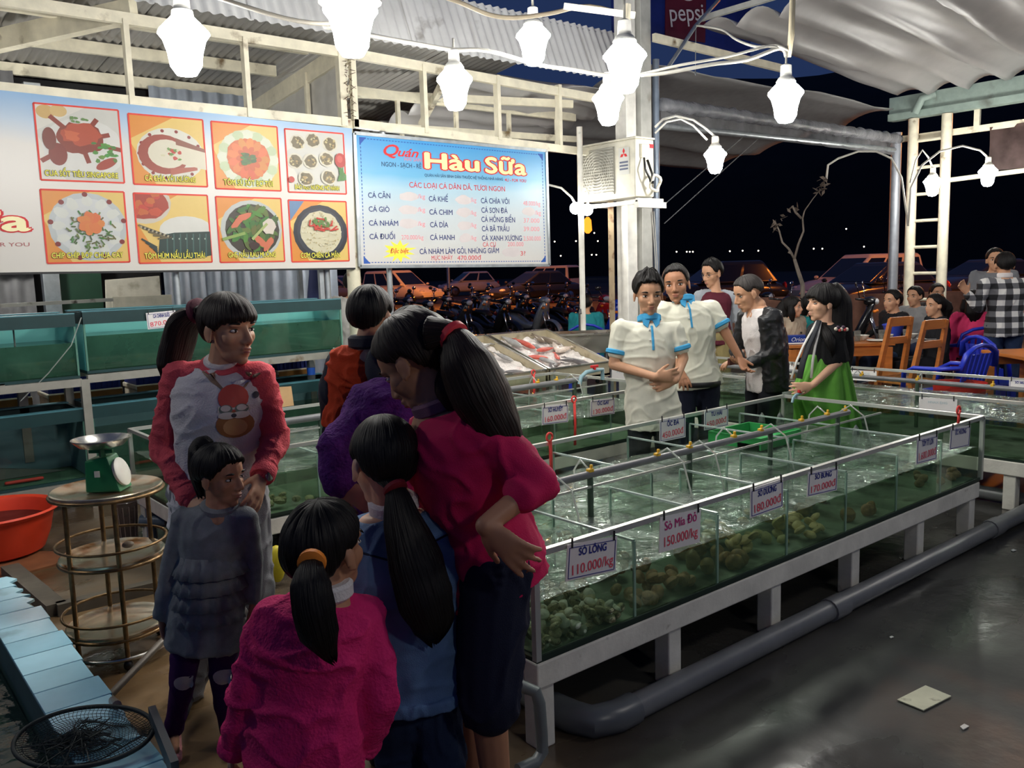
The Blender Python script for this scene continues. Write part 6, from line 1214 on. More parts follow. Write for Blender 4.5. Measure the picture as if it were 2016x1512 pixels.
ant = lambda sg: [(sg*.03, .06), (sg*.045, .065), (sg*.085, .095), (sg*.12, .13), (sg*.115, .135), (sg*.075, .107), (sg*.07, .14), (sg*.062, .14), (sg*.062, .10)]
p.decal('printed_figure', [(ant(1), 5), (ant(-1), 5), (oval(0, -.075, .072, .055), 1), (oval(.0, -.085, .045, .035), 6), (oval(0, .03, .058, .052, 16), 0), ([(-.058, .0), (.058, .0), (.062, -.022), (-.062, -.022)], 2), (oval(-.03, -.012, .026, .018), 3), (oval(.03, -.012, .026, .018), 3), (oval(-.03, -.008, .019, .012), 2), (oval(.03, -.008, .019, .012), 2), (oval(-.025, -.036, .034, .014), 2), (oval(.025, -.036, .034, .014), 2), (oval(0, -.036, .01, .008), 4), (oval(.085, .035, .012, .013), 4)], o, fu*.88, fv*.9, ms)
for q, i in (('A', 1), ('B', 2)):
    def b_(mb, q=q):
        p.limb(mb, p.arm(q), p.armr(), 1.93, .019); mb.cap(p.spine(.95)+(p.J['sh'+q]-p.spine(.95))*.28, p.J['sh'+q], .046, .060); mb.cap(p.J['sh'+q], p.J['sh'+q]+(p.J['el'+q]-p.J['sh'+q])*.4, .062, .056); mb.cap(p.J['sh'+q]-U*.01, p.spine(.6)+(p.J['sh'+q]-p.spine(.6))*.75, .056, .045)
    p.wear('sleeve', coral, b_, .008, .008, (14, 14, 20), seed=i*3., label='coral red sleeve'); w_ = p.J['wr'+q]; e_ = p.J['el'+q]; p.ringband('cuff', coral, w_+(e_-w_)*.1, w_-e_, .041, .05, .004)
nb = p.J['neck']; p.ringband('collar', coral, nb+U*.0+p.front*.012, U*1+p.front*.55, .064, .03, .012, 28); p.ringband('undershirt', swhite, nb+U*.012+p.front*.01, U*1+p.front*.5, .056, .03, .006, 24)
p.pants(cl('grey_sweatpants', (150, 150, 152), .85), 1.92, .026, vox=.01, fold=.01)
for q in 'AB': p.shoe(q, cl('sandal_navy', (36, 38, 52), .6), 'sandal')
w_ = p.J['wrB']; e_ = p.J['elB']; p.ringband('watch', mat('watch_strap', (206, 204, 200), .4), w_+(e_-w_)*.03, w_-e_, .030, .02, .004); c_ = w_+(e_-w_)*.03+RIGHT*.028-HF*.018; MB().lathe([(.016, -.004), (.017, .004), (.012, .006)], c_, 16, axis=tuple(RIGHT-HF*.6)).obj('watch_face', steel, p.root, smooth='auto')
tie = p.P((388, 618, .04)); p.hair(BANGS, hairB, 1.03, [([p.P((400, 612, .0)), tie, p.P((362, 640, .05)), p.P((348, 690, .05)), p.P((338, 728, .04)), p.P((334, 752, .03))], [.03, .045, .068, .07, .06, .012], .62)], front=.05)
p.ringband('scrunchie', cl('scrunchie', (96, 40, 56), .7), p.P((391, 613, .03)), tie-p.P((420, 605, 0)), .036, .035, .012)
# ---- small girl in grey ruffled top
p = Person('small girl in grey ruffled top and purple trousers in front of the teenager', 2.82, 415, 1.06, 25, dict(neck=(432, 990), chest=(420, 1060), hip=(410, 1190), shA=(362, 1022), shB=(482, 1018), elA=(335, 1110, 0), wrA=(318, 1215, -.02), elB=(500, 1100, .03), wrB=(500, 1180, .02), thA=(375, 1215), thB=(440, 1215), knA=(360, 1340, -.02), anA=(343, 1435, -.02), knB=(438, 1340), anB=(450, 1440), toeA=(348, 1480, -.2), toeB=(455, 1480, -.2)), hh=.178, head=dict(c=(432, 930), yaw=68, pitch=6), skin=skinB)
p.body(.0048, dict(A=dict(d=-U+RIGHT*.1, pn=RIGHT-HF*.3, curl=.35, thumb=-1, size=.55), B=dict(size=.55, thumb=1)))
gtop = cl('grey_knit', (124, 128, 130), .85, var=.15, scale=30)
p.top(gtop, -.38, .012, (1.93, 1.93), name='ruffled_top', vox=.008, fold=.006, flare=.03, t1=.95)
for k, t in enumerate((.40, .26, .12, -.02)):
    c_ = p.spine(t); ax = nrm(p.J['shB']-p.J['shA']); ay = nrm(np.cross(ax, UP)); ay = ay if ay @ p.front > 0 else -ay
    def rg(c, e, z, n=60): return [c+U*z+ax*(.104+e+.004*math.sin(j*1.9))*math.cos(j*2*math.pi/n)+ay*(.088+e+.005*math.sin(j*1.9))*math.sin(j*2*math.pi/n) for j in range(n)]
    MB().rings([rg(c_, -.004, .03), rg(c_, .006, .0), rg(c_, .024, -.036), rg(c_, .012, -.038), rg(c_, -.006, .0)]).obj('ruffle', gtop, p.root, smooth=True)
p.ringband('collar', gtop, p.J['neck']-U*.012, U+p.front*.3, .05, .03, .012, 24)
purple = cl('purple_leggings', (64, 24, 84), .8); p.pants(purple, 1.97, .010, name='leggings', vox=.008, fold=.005)
kn = p.J['knA']; p.decal('knee_patch', [(oval(0, 0, .034, .025), 0)], p.P((362, 1345, -.06)), RIGHT, UP, [flat((206, 200, 196))]); p.decal('knee_patch', [(oval(0, 0, .034, .028), 0)], p.P((436, 1338, -.06)), RIGHT, UP, [flat((206, 200, 196))])
for q in 'AB': p.shoe(q, cl('shoe_pink', (222, 150, 152), .6))
p.hair([(0, 62), (35, 64), (55, 82), (75, 104), (90, 100), (118, 118), (180, 132)], hairK, 1.08, [([p.L((0, -.3, .95)), p.L((0, -.42, 1.0)), p.L((0, -.5, .85)), p.L((.02, -.5, .5)), p.L((0, -.42, .1))], [.03, .028, .05, .045, .02], .6)], rough=.05)
# ---- girl in pink sweater (seen from behind, nearest)
p = Person('girl in pink sweater with orange hair tie seen from behind', 1.92, 625, 1.12, 172, dict(neck=(640, 1170), chest=(615, 1270, -.02), hip=(600, 1440, -.02), shA=(540, 1215), shB=(712, 1215, .03), elA=(490, 1350, -.02), wrA=(462, 1475, .03), elB=(745, 1370, .0), wrB=(712, 1465, .05)), hh=.205, head=dict(c=(638, 1075, .02), yaw=150, pitch=-4), skin=skinB, fat=1.04)
p.body(.006, dict(A=dict(size=.62, thumb=1, pn=RIGHT), B=dict(d=at(705, 1502, 2.0)-p.J['wrB'], pn=-RIGHT+HF*.4, size=.62, curl=.6, thumb=1)), face=True)
pinkm = cl('pink_fleece', (216, 40, 110), .85, bscale=120, bump=.5)
p.top(pinkm, -.34, .024, (1.95, 1.95), .022, name='sweater', vox=.0075, fold=.012, ff=(9, 9, 12), t1=.955, fold2=.003)
for q in 'AB': w_ = p.J['wr'+q]; e_ = p.J['el'+q]; p.ringband('cuff', pinkm, w_+(e_-w_)*.06, w_-e_, .036, .04, .006)
p.wear('hem', pinkm, lambda mb: p.torso(mb, -.36, -.28, .027), .007, .003)
p.ringband('shirt_collar', swhite, p.J['neck']+U*.012, U, .058, .04, .008, 26)
p.pants(denim_d, 1.95, .012, vox=.011); [p.shoe(q, cl('shoe_grey', (110, 110, 112), .6)) for q in 'AB']
tie = at(614, 1108, 1.80); p.hair(FEM, hairK, 1.06, [([p.P((630, 1095, -.04)), tie, at(612, 1150, 1.75), at(618, 1200, 1.735), at(630, 1250, 1.735), at(645, 1285, 1.75), at(655, 1300, 1.76)], [.03, .022, .042, .046, .04, .02, .004], .6)], rough=.045)
p.ringband('hair_tie', mat('tie_orange', (250, 140, 40), .6), tie, at(612, 1130, 1.77)-at(625, 1100, 1.84), .021, .022, .010)
# ---- girl in denim jacket
p = Person('girl in denim jacket with long low ponytail seen from behind', 2.2, 795, 1.27, 160, dict(neck=(775, 1000), chest=(790, 1120, -.02), hip=(805, 1330), shA=(716, 1066, -.02), shB=(868, 1055, .03), elA=(722, 1185, -.1), wrA=(765, 1310, -.08), elB=(890, 1160, .05), wrB=(892, 1270, .05), thA=(785, 1340), thB=(850, 1340, .03), anA=(800, 1640), anB=(850, 1630, .05)), hh=.212, head=dict(c=(757, 903, .0), yaw=-150, pitch=14, roll=-4), skin=skinC, fat=1.14)
p.body(.006, dict(A=dict(size=.66, d=-U+RIGHT*.2, pn=HF, thumb=1), B=dict(size=.66)))
def b_(mb): p.torso(mb, -.08, .955, .022, .01, .035); [p.limb(mb, p.arm(q), p.armr(), 1.92, .020) or mb.cap(p.spine(.84), p.J['sh'+q], .06, .062) for q in 'AB']
p.wear('denim_jacket', denim, b_, .0075, .010, (9, 9, 13), fold2=.003)
c_ = p.spine(-.06); v_, f_ = p.last
p.wear('hem_band', denim, lambda mb: p.torso(mb, -.10, -.03, .030, .012, .04), .007, .004)
tree_ = BVHTree.FromPolygons(v_.tolist(), f_); stitch = cl('stitch_navy', (30, 40, 62), .8)
for (x0_, y0_), (x1_, y1_) in (((700, 1085), (790, 1110)), ((800, 1095), (895, 1045))):
    pts = []
    for u_ in np.linspace(0, 1, 16):
        h_ = tree_.ray_cast(Vector(CAM), Vector(ray(x0_+(x1_-x0_)*u_, y0_+(y1_-y0_)*u_)))
        if h_[0] is not None and 1.8 < h_[3] < 3: pts.append(np.array(h_[0]))
    if len(pts) > 3: MB().tube(pts, .0028, 5).obj('seam', stitch, p.root, smooth=True)
p.ringband('shirt_collar', swhite, p.J['neck']+U*.01, U-p.front*.2, .056, .045, .010, 26); mb = MB()
for k in range(14): a = k*.28+2.4; mb.ell(p.J['neck']+V(0, 0, -.02-.004*k)+RIGHT*(-.055-.002*k)+HF*(-.02+.01*math.sin(k*2)), (.012, .012, .01))
mb.obj('collar_frill', swhite, p.root, smooth=True)
p.pants(denim_d, 1.95, .016, vox=.010, fold=.01); [p.shoe(q, cl('shoe_grey', (110, 110, 112), .6)) for q in 'AB']
tie = at(778, 962, 2.09); p.hair(FEM, hairK, 1.05, [([p.P((760, 940, -.06)), tie, at(795, 1030, 2.06), at(818, 1110, 2.04), at(840, 1180, 2.03), at(855, 1230, 2.04), at(857, 1262, 2.05)], [.03, .024, .052, .07, .07, .055, .008], .5)], rough=.02)
p.ringband('hair_tie', cl('tie_red', (120, 30, 40), .6), tie, at(795, 1000, 2.07)-at(765, 945, 2.13), .024, .016, .007)
# ---- woman in magenta blouse bending over the tank
p = Person('woman in magenta blouse and navy knee shorts leaning with hand on hip', 2.25, 950, 1.56, -110, dict(neck=(862, 800, .0), chest=(905, 905, .0), hip=(965, 1110, .02), shA=(832, 880, .16), shB=(950, 855, -.10), elA=(850, 1010, .3), wrA=(850, 1110, .35), elB=(1062, 950, -.16), wrB=(955, 1035, -.27), thA=(935, 1130, .09), thB=(975, 1120, -.06), knA=(915, 1340, .05), anA=(935, 1640, .1), knB=(960, 1375, -.12), anB=(985, 1620, -.06)), hh=.225, head=dict(c=(818, 703, .02), yaw=-115, pitch=36), skin=skinB, w=dict(hip=.088, dh=.072, waist=.08, dw=.062))
p.body(.006, dict(A=dict(), B=dict(d=at(1000, 1075, 1.97)-p.J['wrB'], pn=HF*.8+RIGHT*.2, curl=.25, thumb=-1, spread=.18)))
mag = cl('magenta_cotton', (196, 26, 84), .8)
p.top(mag, -.14, .022, (1.28, 1.28), .020, name='blouse', vox=.0078, fold=.010, ff=(8, 8, 11), fold2=.003, depth=.008, flare=.03, t1=.97)
p.ringband('collar', cl('collar_mauve', (120, 84, 104), .8), p.J['neck']+U*.005, nrm(p.J['neck']-p.J['chest']), .062, .04, .008, 28)
def b_(mb):
    p.torso(mb, -.12, .10, .016)
    for q in 'AB': mb.cap(p.spine(-.04), p.J['th'+q], .085, .088); p.limb(mb, p.leg(q), [.088, .068, .04], 1.06, .012)
p.wear('shorts', cl('navy_denim', (24, 28, 48), .85), b_, .009, .009)
[p.shoe(q, cl('sandal_black', (26, 24, 24), .6), 'sandal') for q in 'AB']
tie = at(892, 662, 2.19); p.hair(FEM, hairB, 1.07, [([p.P((850, 660, -.04)), tie, at(918, 715, 2.16), at(948, 780, 2.15), at(982, 842, 2.15), at(1010, 890, 2.16), at(1028, 918, 2.18)], [.055, .034, .076, .082, .066, .04, .006], .9), ([p.L((0, -.42, .5)), p.L((-.02, -.46, .15)), at(895, 770, 2.2), at(920, 820, 2.2)], [.05, .06, .05, .02], .8)], rough=.03)
p.ringband('hair_tie', mat('tie_coral', (226, 56, 66), .6), tie, at(915, 685, 2.17)-at(872, 650, 2.22), .032, .026, .010)
# ---- woman in purple fleece carrying the toddler
p = Person('woman in purple fleece carrying the toddler behind the other girls', 2.70, 765, 1.52, 178, dict(neck=(822, 742, .05), chest=(785, 840, .02), hip=(765, 1010, .02), shA=(738, 808, .0), shB=(868, 815, .05), elA=(664, 880, -.12), wrA=(668, 955, -.16), elB=(870, 920, .12), wrB=(810, 900, .25)), hh=.215, head=dict(c=(815, 672, .08), yaw=170), skin=skinB, fat=1.05)
p.body(.0065, dict(A=dict(d=at(720, 985, 2.52)-at(668, 955, 2.54), pn=HF, curl=.3, thumb=-1, spread=.12), B=dict()))
purp = cl('purple_fleece', (88, 38, 112), .95, bscale=90, bump=.9, var=.2, scale=40)
p.top(purp, -.30, .030, (1.86, 1.9), .028, name='fleece', vox=.009, fold=.006, fold2=.004, ff=(10, 10, 10), depth=.03)
p.pants(cl('plum_trousers', (66, 30, 70), .85), 1.95, .02, vox=.012); [p.shoe(q, cl('shoe_dark', (40, 36, 36), .6)) for q in 'AB']; p.hair(FEM, hairK, 1.04)
# ---- toddler
p = Person('toddler in orange and grey jacket held on the shoulder', 2.92, 725, .90, 168, dict(neck=(722, 678), chest=(712, 740), hip=(700, 840, .02), shA=(672, 712), shB=(778, 712, .02), elA=(650, 775, .02), wrA=(655, 835, .1), elB=(800, 770, .04), wrB=(790, 800, .16), thA=(680, 850, .03), thB=(735, 850, .03), knA=(672, 925, .03), anA=(680, 1000, .05), knB=(745, 930, .06), anB=(745, 1000, .1)), hh=.178, head=dict(c=(729, 617), yaw=165, pitch=-2), skin=skinC, fat=1.15)
p.body(.006, dict(A=dict(size=.5), B=dict(size=.5)))
org = cl('orange_jersey', (214, 74, 36), .85); gry = cl('grey_jersey', (64, 68, 74), .85)
p.top(org, -.02, .018, (0, 0), name='jacket_body', vox=.007, fold=.010, ff=(14, 14, 16), t1=.96, label='orange jacket body')
for q, i in (('A', 1), ('B', 2)):
    def b_(mb, q=q): p.limb(mb, p.arm(q), p.armr(), 1.95, .020); mb.cap(p.spine(.9)+(p.J['sh'+q]-p.spine(.9))*.3, p.J['sh'+q], .036, .046)
    p.wear('sleeve', gry, b_, .007, .006, seed=i, label='dark grey sleeve')
c_ = at(756, 722, 2.84); MB().ell(c_, (.07, .04, .085)).ell(at(775, 745, 2.86), (.06, .04, .07)).obj('hood', gry, p.root, smooth=True); p.ringband('collar', gry, p.J['neck']+U*.01, U, .052, .045, .010, 24)
p.pants(cl('navy_fleece', (40, 40, 50), .85), 1.95, .016, vox=.008); [p.shoe(q, cl('shoe_navy', (38, 42, 60), .6)) if 0 else None for q in 'AB']
for q in 'AB': a = p.J['an'+q]; MB().ell(a-U*.02+p.front*.03, (.035, .05, .03)).obj('bootie', cl('bootie', (60, 56, 66), .7), p.root, smooth=True)
p.hair(MALE, hairK, 1.06, rough=.02)

# ================================================================== customers and staff behind the tank
poloW = cl('polo_cream', (224, 222, 204), .8, bscale=400); poloB = cl('polo_blue', (70, 160, 208), .8); dark_t = cl('trouser_black', (26, 28, 36), .8)
def polo(p, t0, vox=.008):
    p.top(poloW, t0, .020, (.62, .62), .020, name='polo_shirt', vox=vox, fold=.0065, ff=(8, 8, 10), fold2=.002, depth=.004, flare=.03, t1=.965)
    for q in 'AB': a, e, _ = p.arm(q); c_ = a+(e-a)*.64; p.ringband('cuff', poloB, c_, e-a, .060*p.k, .032, .010)
    nb = p.J['neck']; p.ringband('collar', poloB, nb+U*.004, U-p.front*.25, .064*p.k, .05, .014, 26); sd = nrm(np.cross(p.front, UP))
    for x in (-1, 1): MB().prism([(.004*x, -.005), (.026*x, -.07), (.052*x, -.045), (.06*x, .02)][::x], nb+p.front*.062*p.k+U*.015, sd, nrm(UP+p.front*-.45), .01).obj('collar_wing', poloB, p.root)
    tree = BVHTree.FromPolygons(p.last[0].tolist(), p.last[1]); pts = []
    for z in np.linspace(-.02, -.19, 9):
        h_ = tree.ray_cast(Vector(nb+U*z+p.front*.5), Vector(-p.front))
        if h_[0]: pts.append(np.array(h_[0])+p.front*.003)
    if len(pts) > 2:
        MB().tube(pts, .008, 6, flat_=.4).obj('placket', poloB, p.root)
        for k in (2, 5): MB().ell(pts[min(k, len(pts)-1)]+p.front*.003+sd*.018, .006).obj('button', swhite, p.root, smooth=True)
p = Person('young staff man in cream polo with blue collar fiddling with his hands', 5.6, 1280, 1.62, 2, dict(neck=(1278, 628), chest=(1275, 700), hip=(1285, 800), shA=(1222, 648), shB=(1330, 650), elA=(1208, 718, -.02), wrA=(1290, 742, -.22), elB=(1345, 705, -.02), wrB=(1330, 748, -.2)), hh=.235, head=dict(c=(1276, 575), yaw=4, pitch=8), skin=skinA)
p.body(.0055, dict(A=dict(d=RIGHT+U*.05, pn=HF, curl=.5, thumb=1, size=1.05), B=dict(d=-U*.3-RIGHT, pn=HF, curl=.55, thumb=-1, size=1.05)))
polo(p, -.26); p.pants(dark_t, 1.95, .016, vox=.011); [p.shoe(q, cl('shoe_black', (24, 24, 26), .5)) for q in 'AB']
p.hair([(0, 56), (30, 60), (50, 66), (66, 92), (80, 102), (92, 84), (108, 96), (130, 118), (180, 124)], hairK, 1.07, lift=.06, rough=.09, front=.03)
p = Person('older staff man in cream polo with blue collar reaching right', 6.15, 1365, 1.68, 14, dict(neck=(1345, 590), chest=(1358, 650), hip=(1370, 745), shA=(1306, 610), shB=(1402, 608), elA=(1318, 690, .0), wrA=(1335, 725, -.1), elB=(1428, 655, -.03), wrB=(1455, 702, -.08)), hh=.235, head=dict(c=(1331, 556), yaw=-18, pitch=2, roll=-6), skin=skinB)
p.body(.0055, dict(A=dict(), B=dict(d=at(1462, 722, 6.0)-at(1452, 700, 6.05), pn=-HF+RIGHT*.6, curl=.5, thumb=-1)))
polo(p, -.10); p.pants(cl('trouser_navy', (30, 34, 52), .8), 1.95, .016, vox=.011); [p.shoe(q, cl('shoe_black', (24, 24, 26), .5)) for q in 'AB']
p.ringband('belt', dark_pl, p.spine(-.05), U, .17, .035, .004, 30); p.hair(MALE, hairK, 1.04, lift=.02, rough=.03)
# man in grey jacket with glasses
p = Person('man with glasses in grey open jacket and maroon shirt', 8.6, 1405, 1.70, -20, dict(neck=(1408, 572), shA=(1378, 585), shB=(1448, 588), elA=(1375, 640), elB=(1462, 650), wrB=(1460, 690)), hh=.235, head=dict(c=(1402, 535), yaw=-58, pitch=14), skin=skinA)
p.body(.0075); p.top(cl('maroon_tee', (92, 36, 48), .8), -.2, .010, (0, 0), name='shirt', vox=.011)
gj = cl('jacket_grey', (156, 160, 166), .75)
def b_(mb):
    sd = nrm(p.J['shB']-p.J['shA'])
    for x in (-1, 1):
        mb.rings([ring_pts(p.spine(t)+sd*x*(.105+.02*(t < .3))-p.front*.02, sd*.075, p.front*.095, 16) for t in (-.25, 0, .3, .6, .84)])
    for q in 'AB': p.limb(mb, p.arm(q), p.armr(), 1.9, .022); mb.cap(p.spine(.86), p.J['sh'+q], .06, .07)
p.wear('jacket', gj, b_, .011, .010); p.pants(cl('khaki', (140, 126, 84), .8), 1.95, .016, vox=.012); [p.shoe(q, cl('shoe_black', (24, 24, 26), .5)) for q in 'AB']; p.hair(MALE, hairK, 1.05, lift=.03)
def glasses(p, r=.075):
    mb = MB()
    for x in (-1, 1): mb.tube([p.L((x*.15+r*math.cos(a)*1.1, .37-abs(r*math.cos(a)+.02*x*x)*.2, .495+r*.75*math.sin(a))) for a in np.linspace(0, 2*math.pi, 21)], .006*p.hh, 5); mb.tube([p.L((x*.23, .35, .51)), p.L((x*.33, .2, .52)), p.L((x*.36, -.02, .5))], .007*p.hh, 5)
    mb.tube([p.L((-.07, .39, .51)), p.L((.07, .39, .51))], .007*p.hh, 5); mb.obj('glasses', dark_pl, p.root, smooth=True)
glasses(p)
# man in black leather jacket
p = Person('man in black leather jacket over white shirt leaning over his hands', 6.4, 1500, 1.62, -72, dict(neck=(1492, 600), chest=(1500, 660), hip=(1505, 745), shA=(1470, 622, .16), shB=(1520, 625, -.12), elA=(1450, 690, .2), wrA=(1456, 706, .05), elB=(1530, 690, -.16), wrB=(1478, 716, -.12)), hh=.23, head=dict(c=(1473, 573, 0), yaw=-82, pitch=20), skin=skinA)
p.body(.006, dict(A=dict(d=-RIGHT-U*.3, pn=-U, curl=.4, thumb=-1), B=dict(d=-RIGHT*1.0+U*.05, pn=U, curl=.5, thumb=1)))
p.top(swhite, -.16, .012, (0, 0), name='white_shirt', vox=.010)
lea = mat('black_leather', (26, 27, 30), .42, var=.25, scale=20, bump=.3, bscale=50)
def b_(mb):
    sd = nrm(p.J['shB']-p.J['shA'])
    mb.rings([ring_pts(p.spine(t)-p.front*.045, sd*(.185 if t < .7 else .17), p.front*(.105 if t < .7 else .09), 20) for t in (-.16, 0, .3, .6, .84, .93)])
    mb.rings([ring_pts(p.spine(t)+sd*.13+p.front*.02, sd*.06, p.front*.085, 14) for t in (-.16, .2, .6, .85)])
    for q in 'AB': p.limb(mb, p.arm(q), p.armr(), 1.92, .022); mb.cap(p.spine(.88), p.J['sh'+q], .06, .075)
p.wear('leather_jacket', lea, b_, .010, .007, (9, 9, 12), fold2=.002); p.pants(dark_t, 1.95, .016, vox=.012); [p.shoe(q, cl('shoe_black', (24, 24, 26), .5)) for q in 'AB']
p.hair([(0, 54), (30, 56), (50, 66), (66, 90), (80, 98), (92, 84), (108, 96), (130, 116), (180, 120)], hairG, 1.02, rough=.02); MB().box((p.J['wrA']+p.J['wrB'])/2-RIGHT*.1, (.07, .02, .05)).obj('wallet', mat('wallet_brown', (90, 40, 36), .6), None, cat='wallet', label='small dark red wallet in the hands of the man in black leather')
# pregnant looking woman in green dress
p = Person('woman in green dress with long black hair and striped scarf', 5.95, 1630, 1.50, -62, dict(neck=(1622, 632), chest=(1625, 690), hip=(1632, 775), shA=(1605, 650, .14), shB=(1648, 652, -.10), elA=(1585, 715, .16), wrA=(1582, 748, .05), elB=(1650, 712, -.12), wrB=(1600, 758, -.2)), hh=.225, head=dict(c=(1622, 592, 0), yaw=-84, pitch=2), skin=skinC, w=dict(hip=.11, dh=.10, waist=.095, dw=.10))
p.body(.006, dict(A=dict(d=-U+HF*.2, pn=RIGHT, thumb=1), B=dict(d=-RIGHT-U*.15, pn=HF, curl=.25, thumb=1)))
p.top(cl('black_top', (18, 18, 20), .8), .44, .014, (.16, .16), .016, name='black_top', vox=.009, fold=.004, depth=.008)
grd = cl('green_chiffon', (92, 152, 58), .8, var=.2, scale=6)
def dress(u, v):
    a = 2*math.pi*u; t = v; z0 = p.spine(.56); z1 = V(p.spine(0)[0], p.spine(0)[1], .22); c_ = z0+(z1-z0)*t; r = (.125+.11*t**.8); bel = .10*math.exp(-((t-.34)/.2)**2)*max(0, math.cos(a)); pl_ = (.004+.020*t)*math.sin(a*15+2*math.sin(a*3)); sd = nrm(np.cross(p.front, UP))
    return c_+p.front*(r+bel+pl_)*math.cos(a)+sd*(r*1.02+pl_)*math.sin(a)
MB().grid(dress, 240, 40, closeu=True).obj('dress', grd, p.root, smooth=True, solid=.004); [p.shoe(q, cl('sandal_black', (26, 24, 24), .6), 'sandal') for q in 'AB']
for k in range(7): MB().ell(p.J['shB']+U*(.02+.01*math.sin(k*2))+RIGHT*(.012*k-.03)-HF*.06, .013).obj('bead', [flat((206, 196, 180)), flat((60, 40, 60)), flat((190, 70, 70))][k % 3], p.root, smooth=True)
scw = cl('scarf_white', (206, 204, 198), .8); sck = cl('scarf_black', (60, 62, 66), .8)
path = [p.P((1612, 632, -.06)), p.P((1604, 655, -.12)), p.P((1594, 680, -.14)), p.P((1585, 710, -.16)), p.P((1578, 745, -.17))]
for k, (dx, m_, r_) in enumerate(((-.028, scw, .009), (-.006, sck, .022), (.026, scw, .009))): MB().tube([q+RIGHT*dx*(.5+.5*i) for i, q in enumerate(path)], r_, 8, flat_=.5).obj('scarf', m_, p.root, smooth=True, )
p.hair([(0, 82), (35, 84), (50, 96), (70, 112), (90, 120), (118, 130), (180, 150)], hairK, 1.06, [([p.L((0, -.2, .9)), p.L((0, -.44, .5)), p.P((1652, 640, .0)), p.P((1660, 690, .0)), p.P((1655, 735, .0)), p.P((1648, 752, .0))], [.06, .085, .085, .075, .05, .01], .75), ([p.L((.3, .0, .7)), p.L((.36, .0, .2)), p.P((1632, 665, -.14)), p.P((1640, 700, -.15))], [.03, .045, .04, .008], .8)], front=.04)
# ================================================================== dining furniture
woodo = mat('orange_wood', (186, 112, 52), .4, var=.25, scale=3, stretch=(1, 1, 6)); blue_pl = mat('blue_plastic', (38, 58, 190), .32, var=.06)
def set_rot(o, yaw_dir): o.rotation_euler = (0, 0, math.atan2(yaw_dir[1], yaw_dir[0]))
def wood_chair(label):
    t = thing('wooden_chair', label, 'chair', group='wooden dining chairs')     # local: faces +x, seat .42 wide
    MB().bb((-.2, -.2, .42), (.2, .2, .455)).obj('seat', woodo, t, local=True, bevel=.008)
    for y in (-.18, .18):
        MB().beam((.18, y, 0), (.18, y, .42), .04).obj('leg', woodo, t, local=True, bevel=.004); MB().beam((-.24, y, 0), (-.19, y, .45), .045).obj('leg', woodo, t, local=True, bevel=.004)
        MB().rings([[(-.21, y-.03, .45), (-.17, y-.03, .45), (-.17, y+.03, .45), (-.21, y+.03, .45)], [(-.31, y*.82-.022, 1.02), (-.28, y*.82-.022, 1.02), (-.28, y*.82+.022, 1.02), (-.31, y*.82+.022, 1.02)]]).obj('back_post', woodo, t, local=True)
    for z, x, hh in ((.985, -.29, .09), (.80, -.255, .07)): MB().box((x, 0, z), (.024, .3, hh)).obj('back_rail', woodo, t, local=True, bevel=.004)
    for y in (-.18, .18): MB().beam((-.2, y, .2), (.18, y, .2), .03).obj('stretcher', woodo, t, local=True)
    return t
def plastic_chair(label):
    t = thing('plastic_chair', label, 'chair', group='blue plastic chairs')
    MB().bb((-.22, -.22, .40), (.24, .22, .43)).obj('seat', blue_pl, t, local=True, bevel=.012)
    for x, y in ((.22, .2), (.22, -.2), (-.22, .2), (-.22, -.2)): MB().rings([[(x-.03, y-.03, .42), (x+.03, y-.03, .42), (x+.03, y+.03, .42), (x-.03, y+.03, .42)], [(x*1.18-.022, y*1.12-.022, 0), (x*1.18+.022, y*1.12-.022, 0), (x*1.18+.022, y*1.12+.022, 0), (x*1.18-.022, y*1.12+.022, 0)]]).obj('leg', blue_pl, t, local=True)
    for k in range(6): y = -.15+k*.06; MB().rings([[(-.225, y-.02, .43), (-.215, y-.02, .43), (-.215, y+.02, .43), (-.225, y+.02, .43)], [(-.315, y*1.05-.02, .78), (-.300, y*1.05-.02, .78), (-.300, y*1.05+.02, .78), (-.315, y*1.05+.02, .78)]]).obj('back_slat', blue_pl, t, local=True)
    MB().tube([(-.29, -.24, .66), (-.315, -.2, .79), (-.32, -.1, .84), (-.32, 0, .855), (-.32, .1, .84), (-.315, .2, .79), (-.29, .24, .66)], .03, 8, flat_=.6).obj('back_frame', blue_pl, t, local=True, smooth=True)
    for y in (-.24, .24): MB().tube([(-.30, y, .68), (-.1, y*1.08, .655), (.12, y*1.1, .65), (.22, y*1.06, .60), (.235, y, .43)], .026, 8, flat_=.7).obj('armrest', blue_pl, t, local=True, smooth=True)
    return t
def put(t, x, h, yaw, gy=700):
    p = at(x, gy, h); t.location = (p[0], p[1], 0); set_rot(t, facing(yaw)); return t
put(wood_chair('left wooden chair with open back in front of the diners'), 1722, 8.65, -152); put(wood_chair('right wooden chair with open back in front of the diners'), 1785, 8.15, -152)
put(plastic_chair('blue plastic armchair beside the right wooden chair'), 1862, 7.45, -150); put(plastic_chair('blue plastic armchair right behind the first blue one'), 1913, 9.2, 170); put(plastic_chair('blue plastic armchair behind the man in the checked shirt'), 1984, 8.0, 100); put(plastic_chair('blue plastic armchair at the far side of the checked shirt man'), 2035, 9.3, -30)
put(plastic_chair('blue plastic chair under the person in teal far by the motorbikes'), 1155, 11.6, 175)
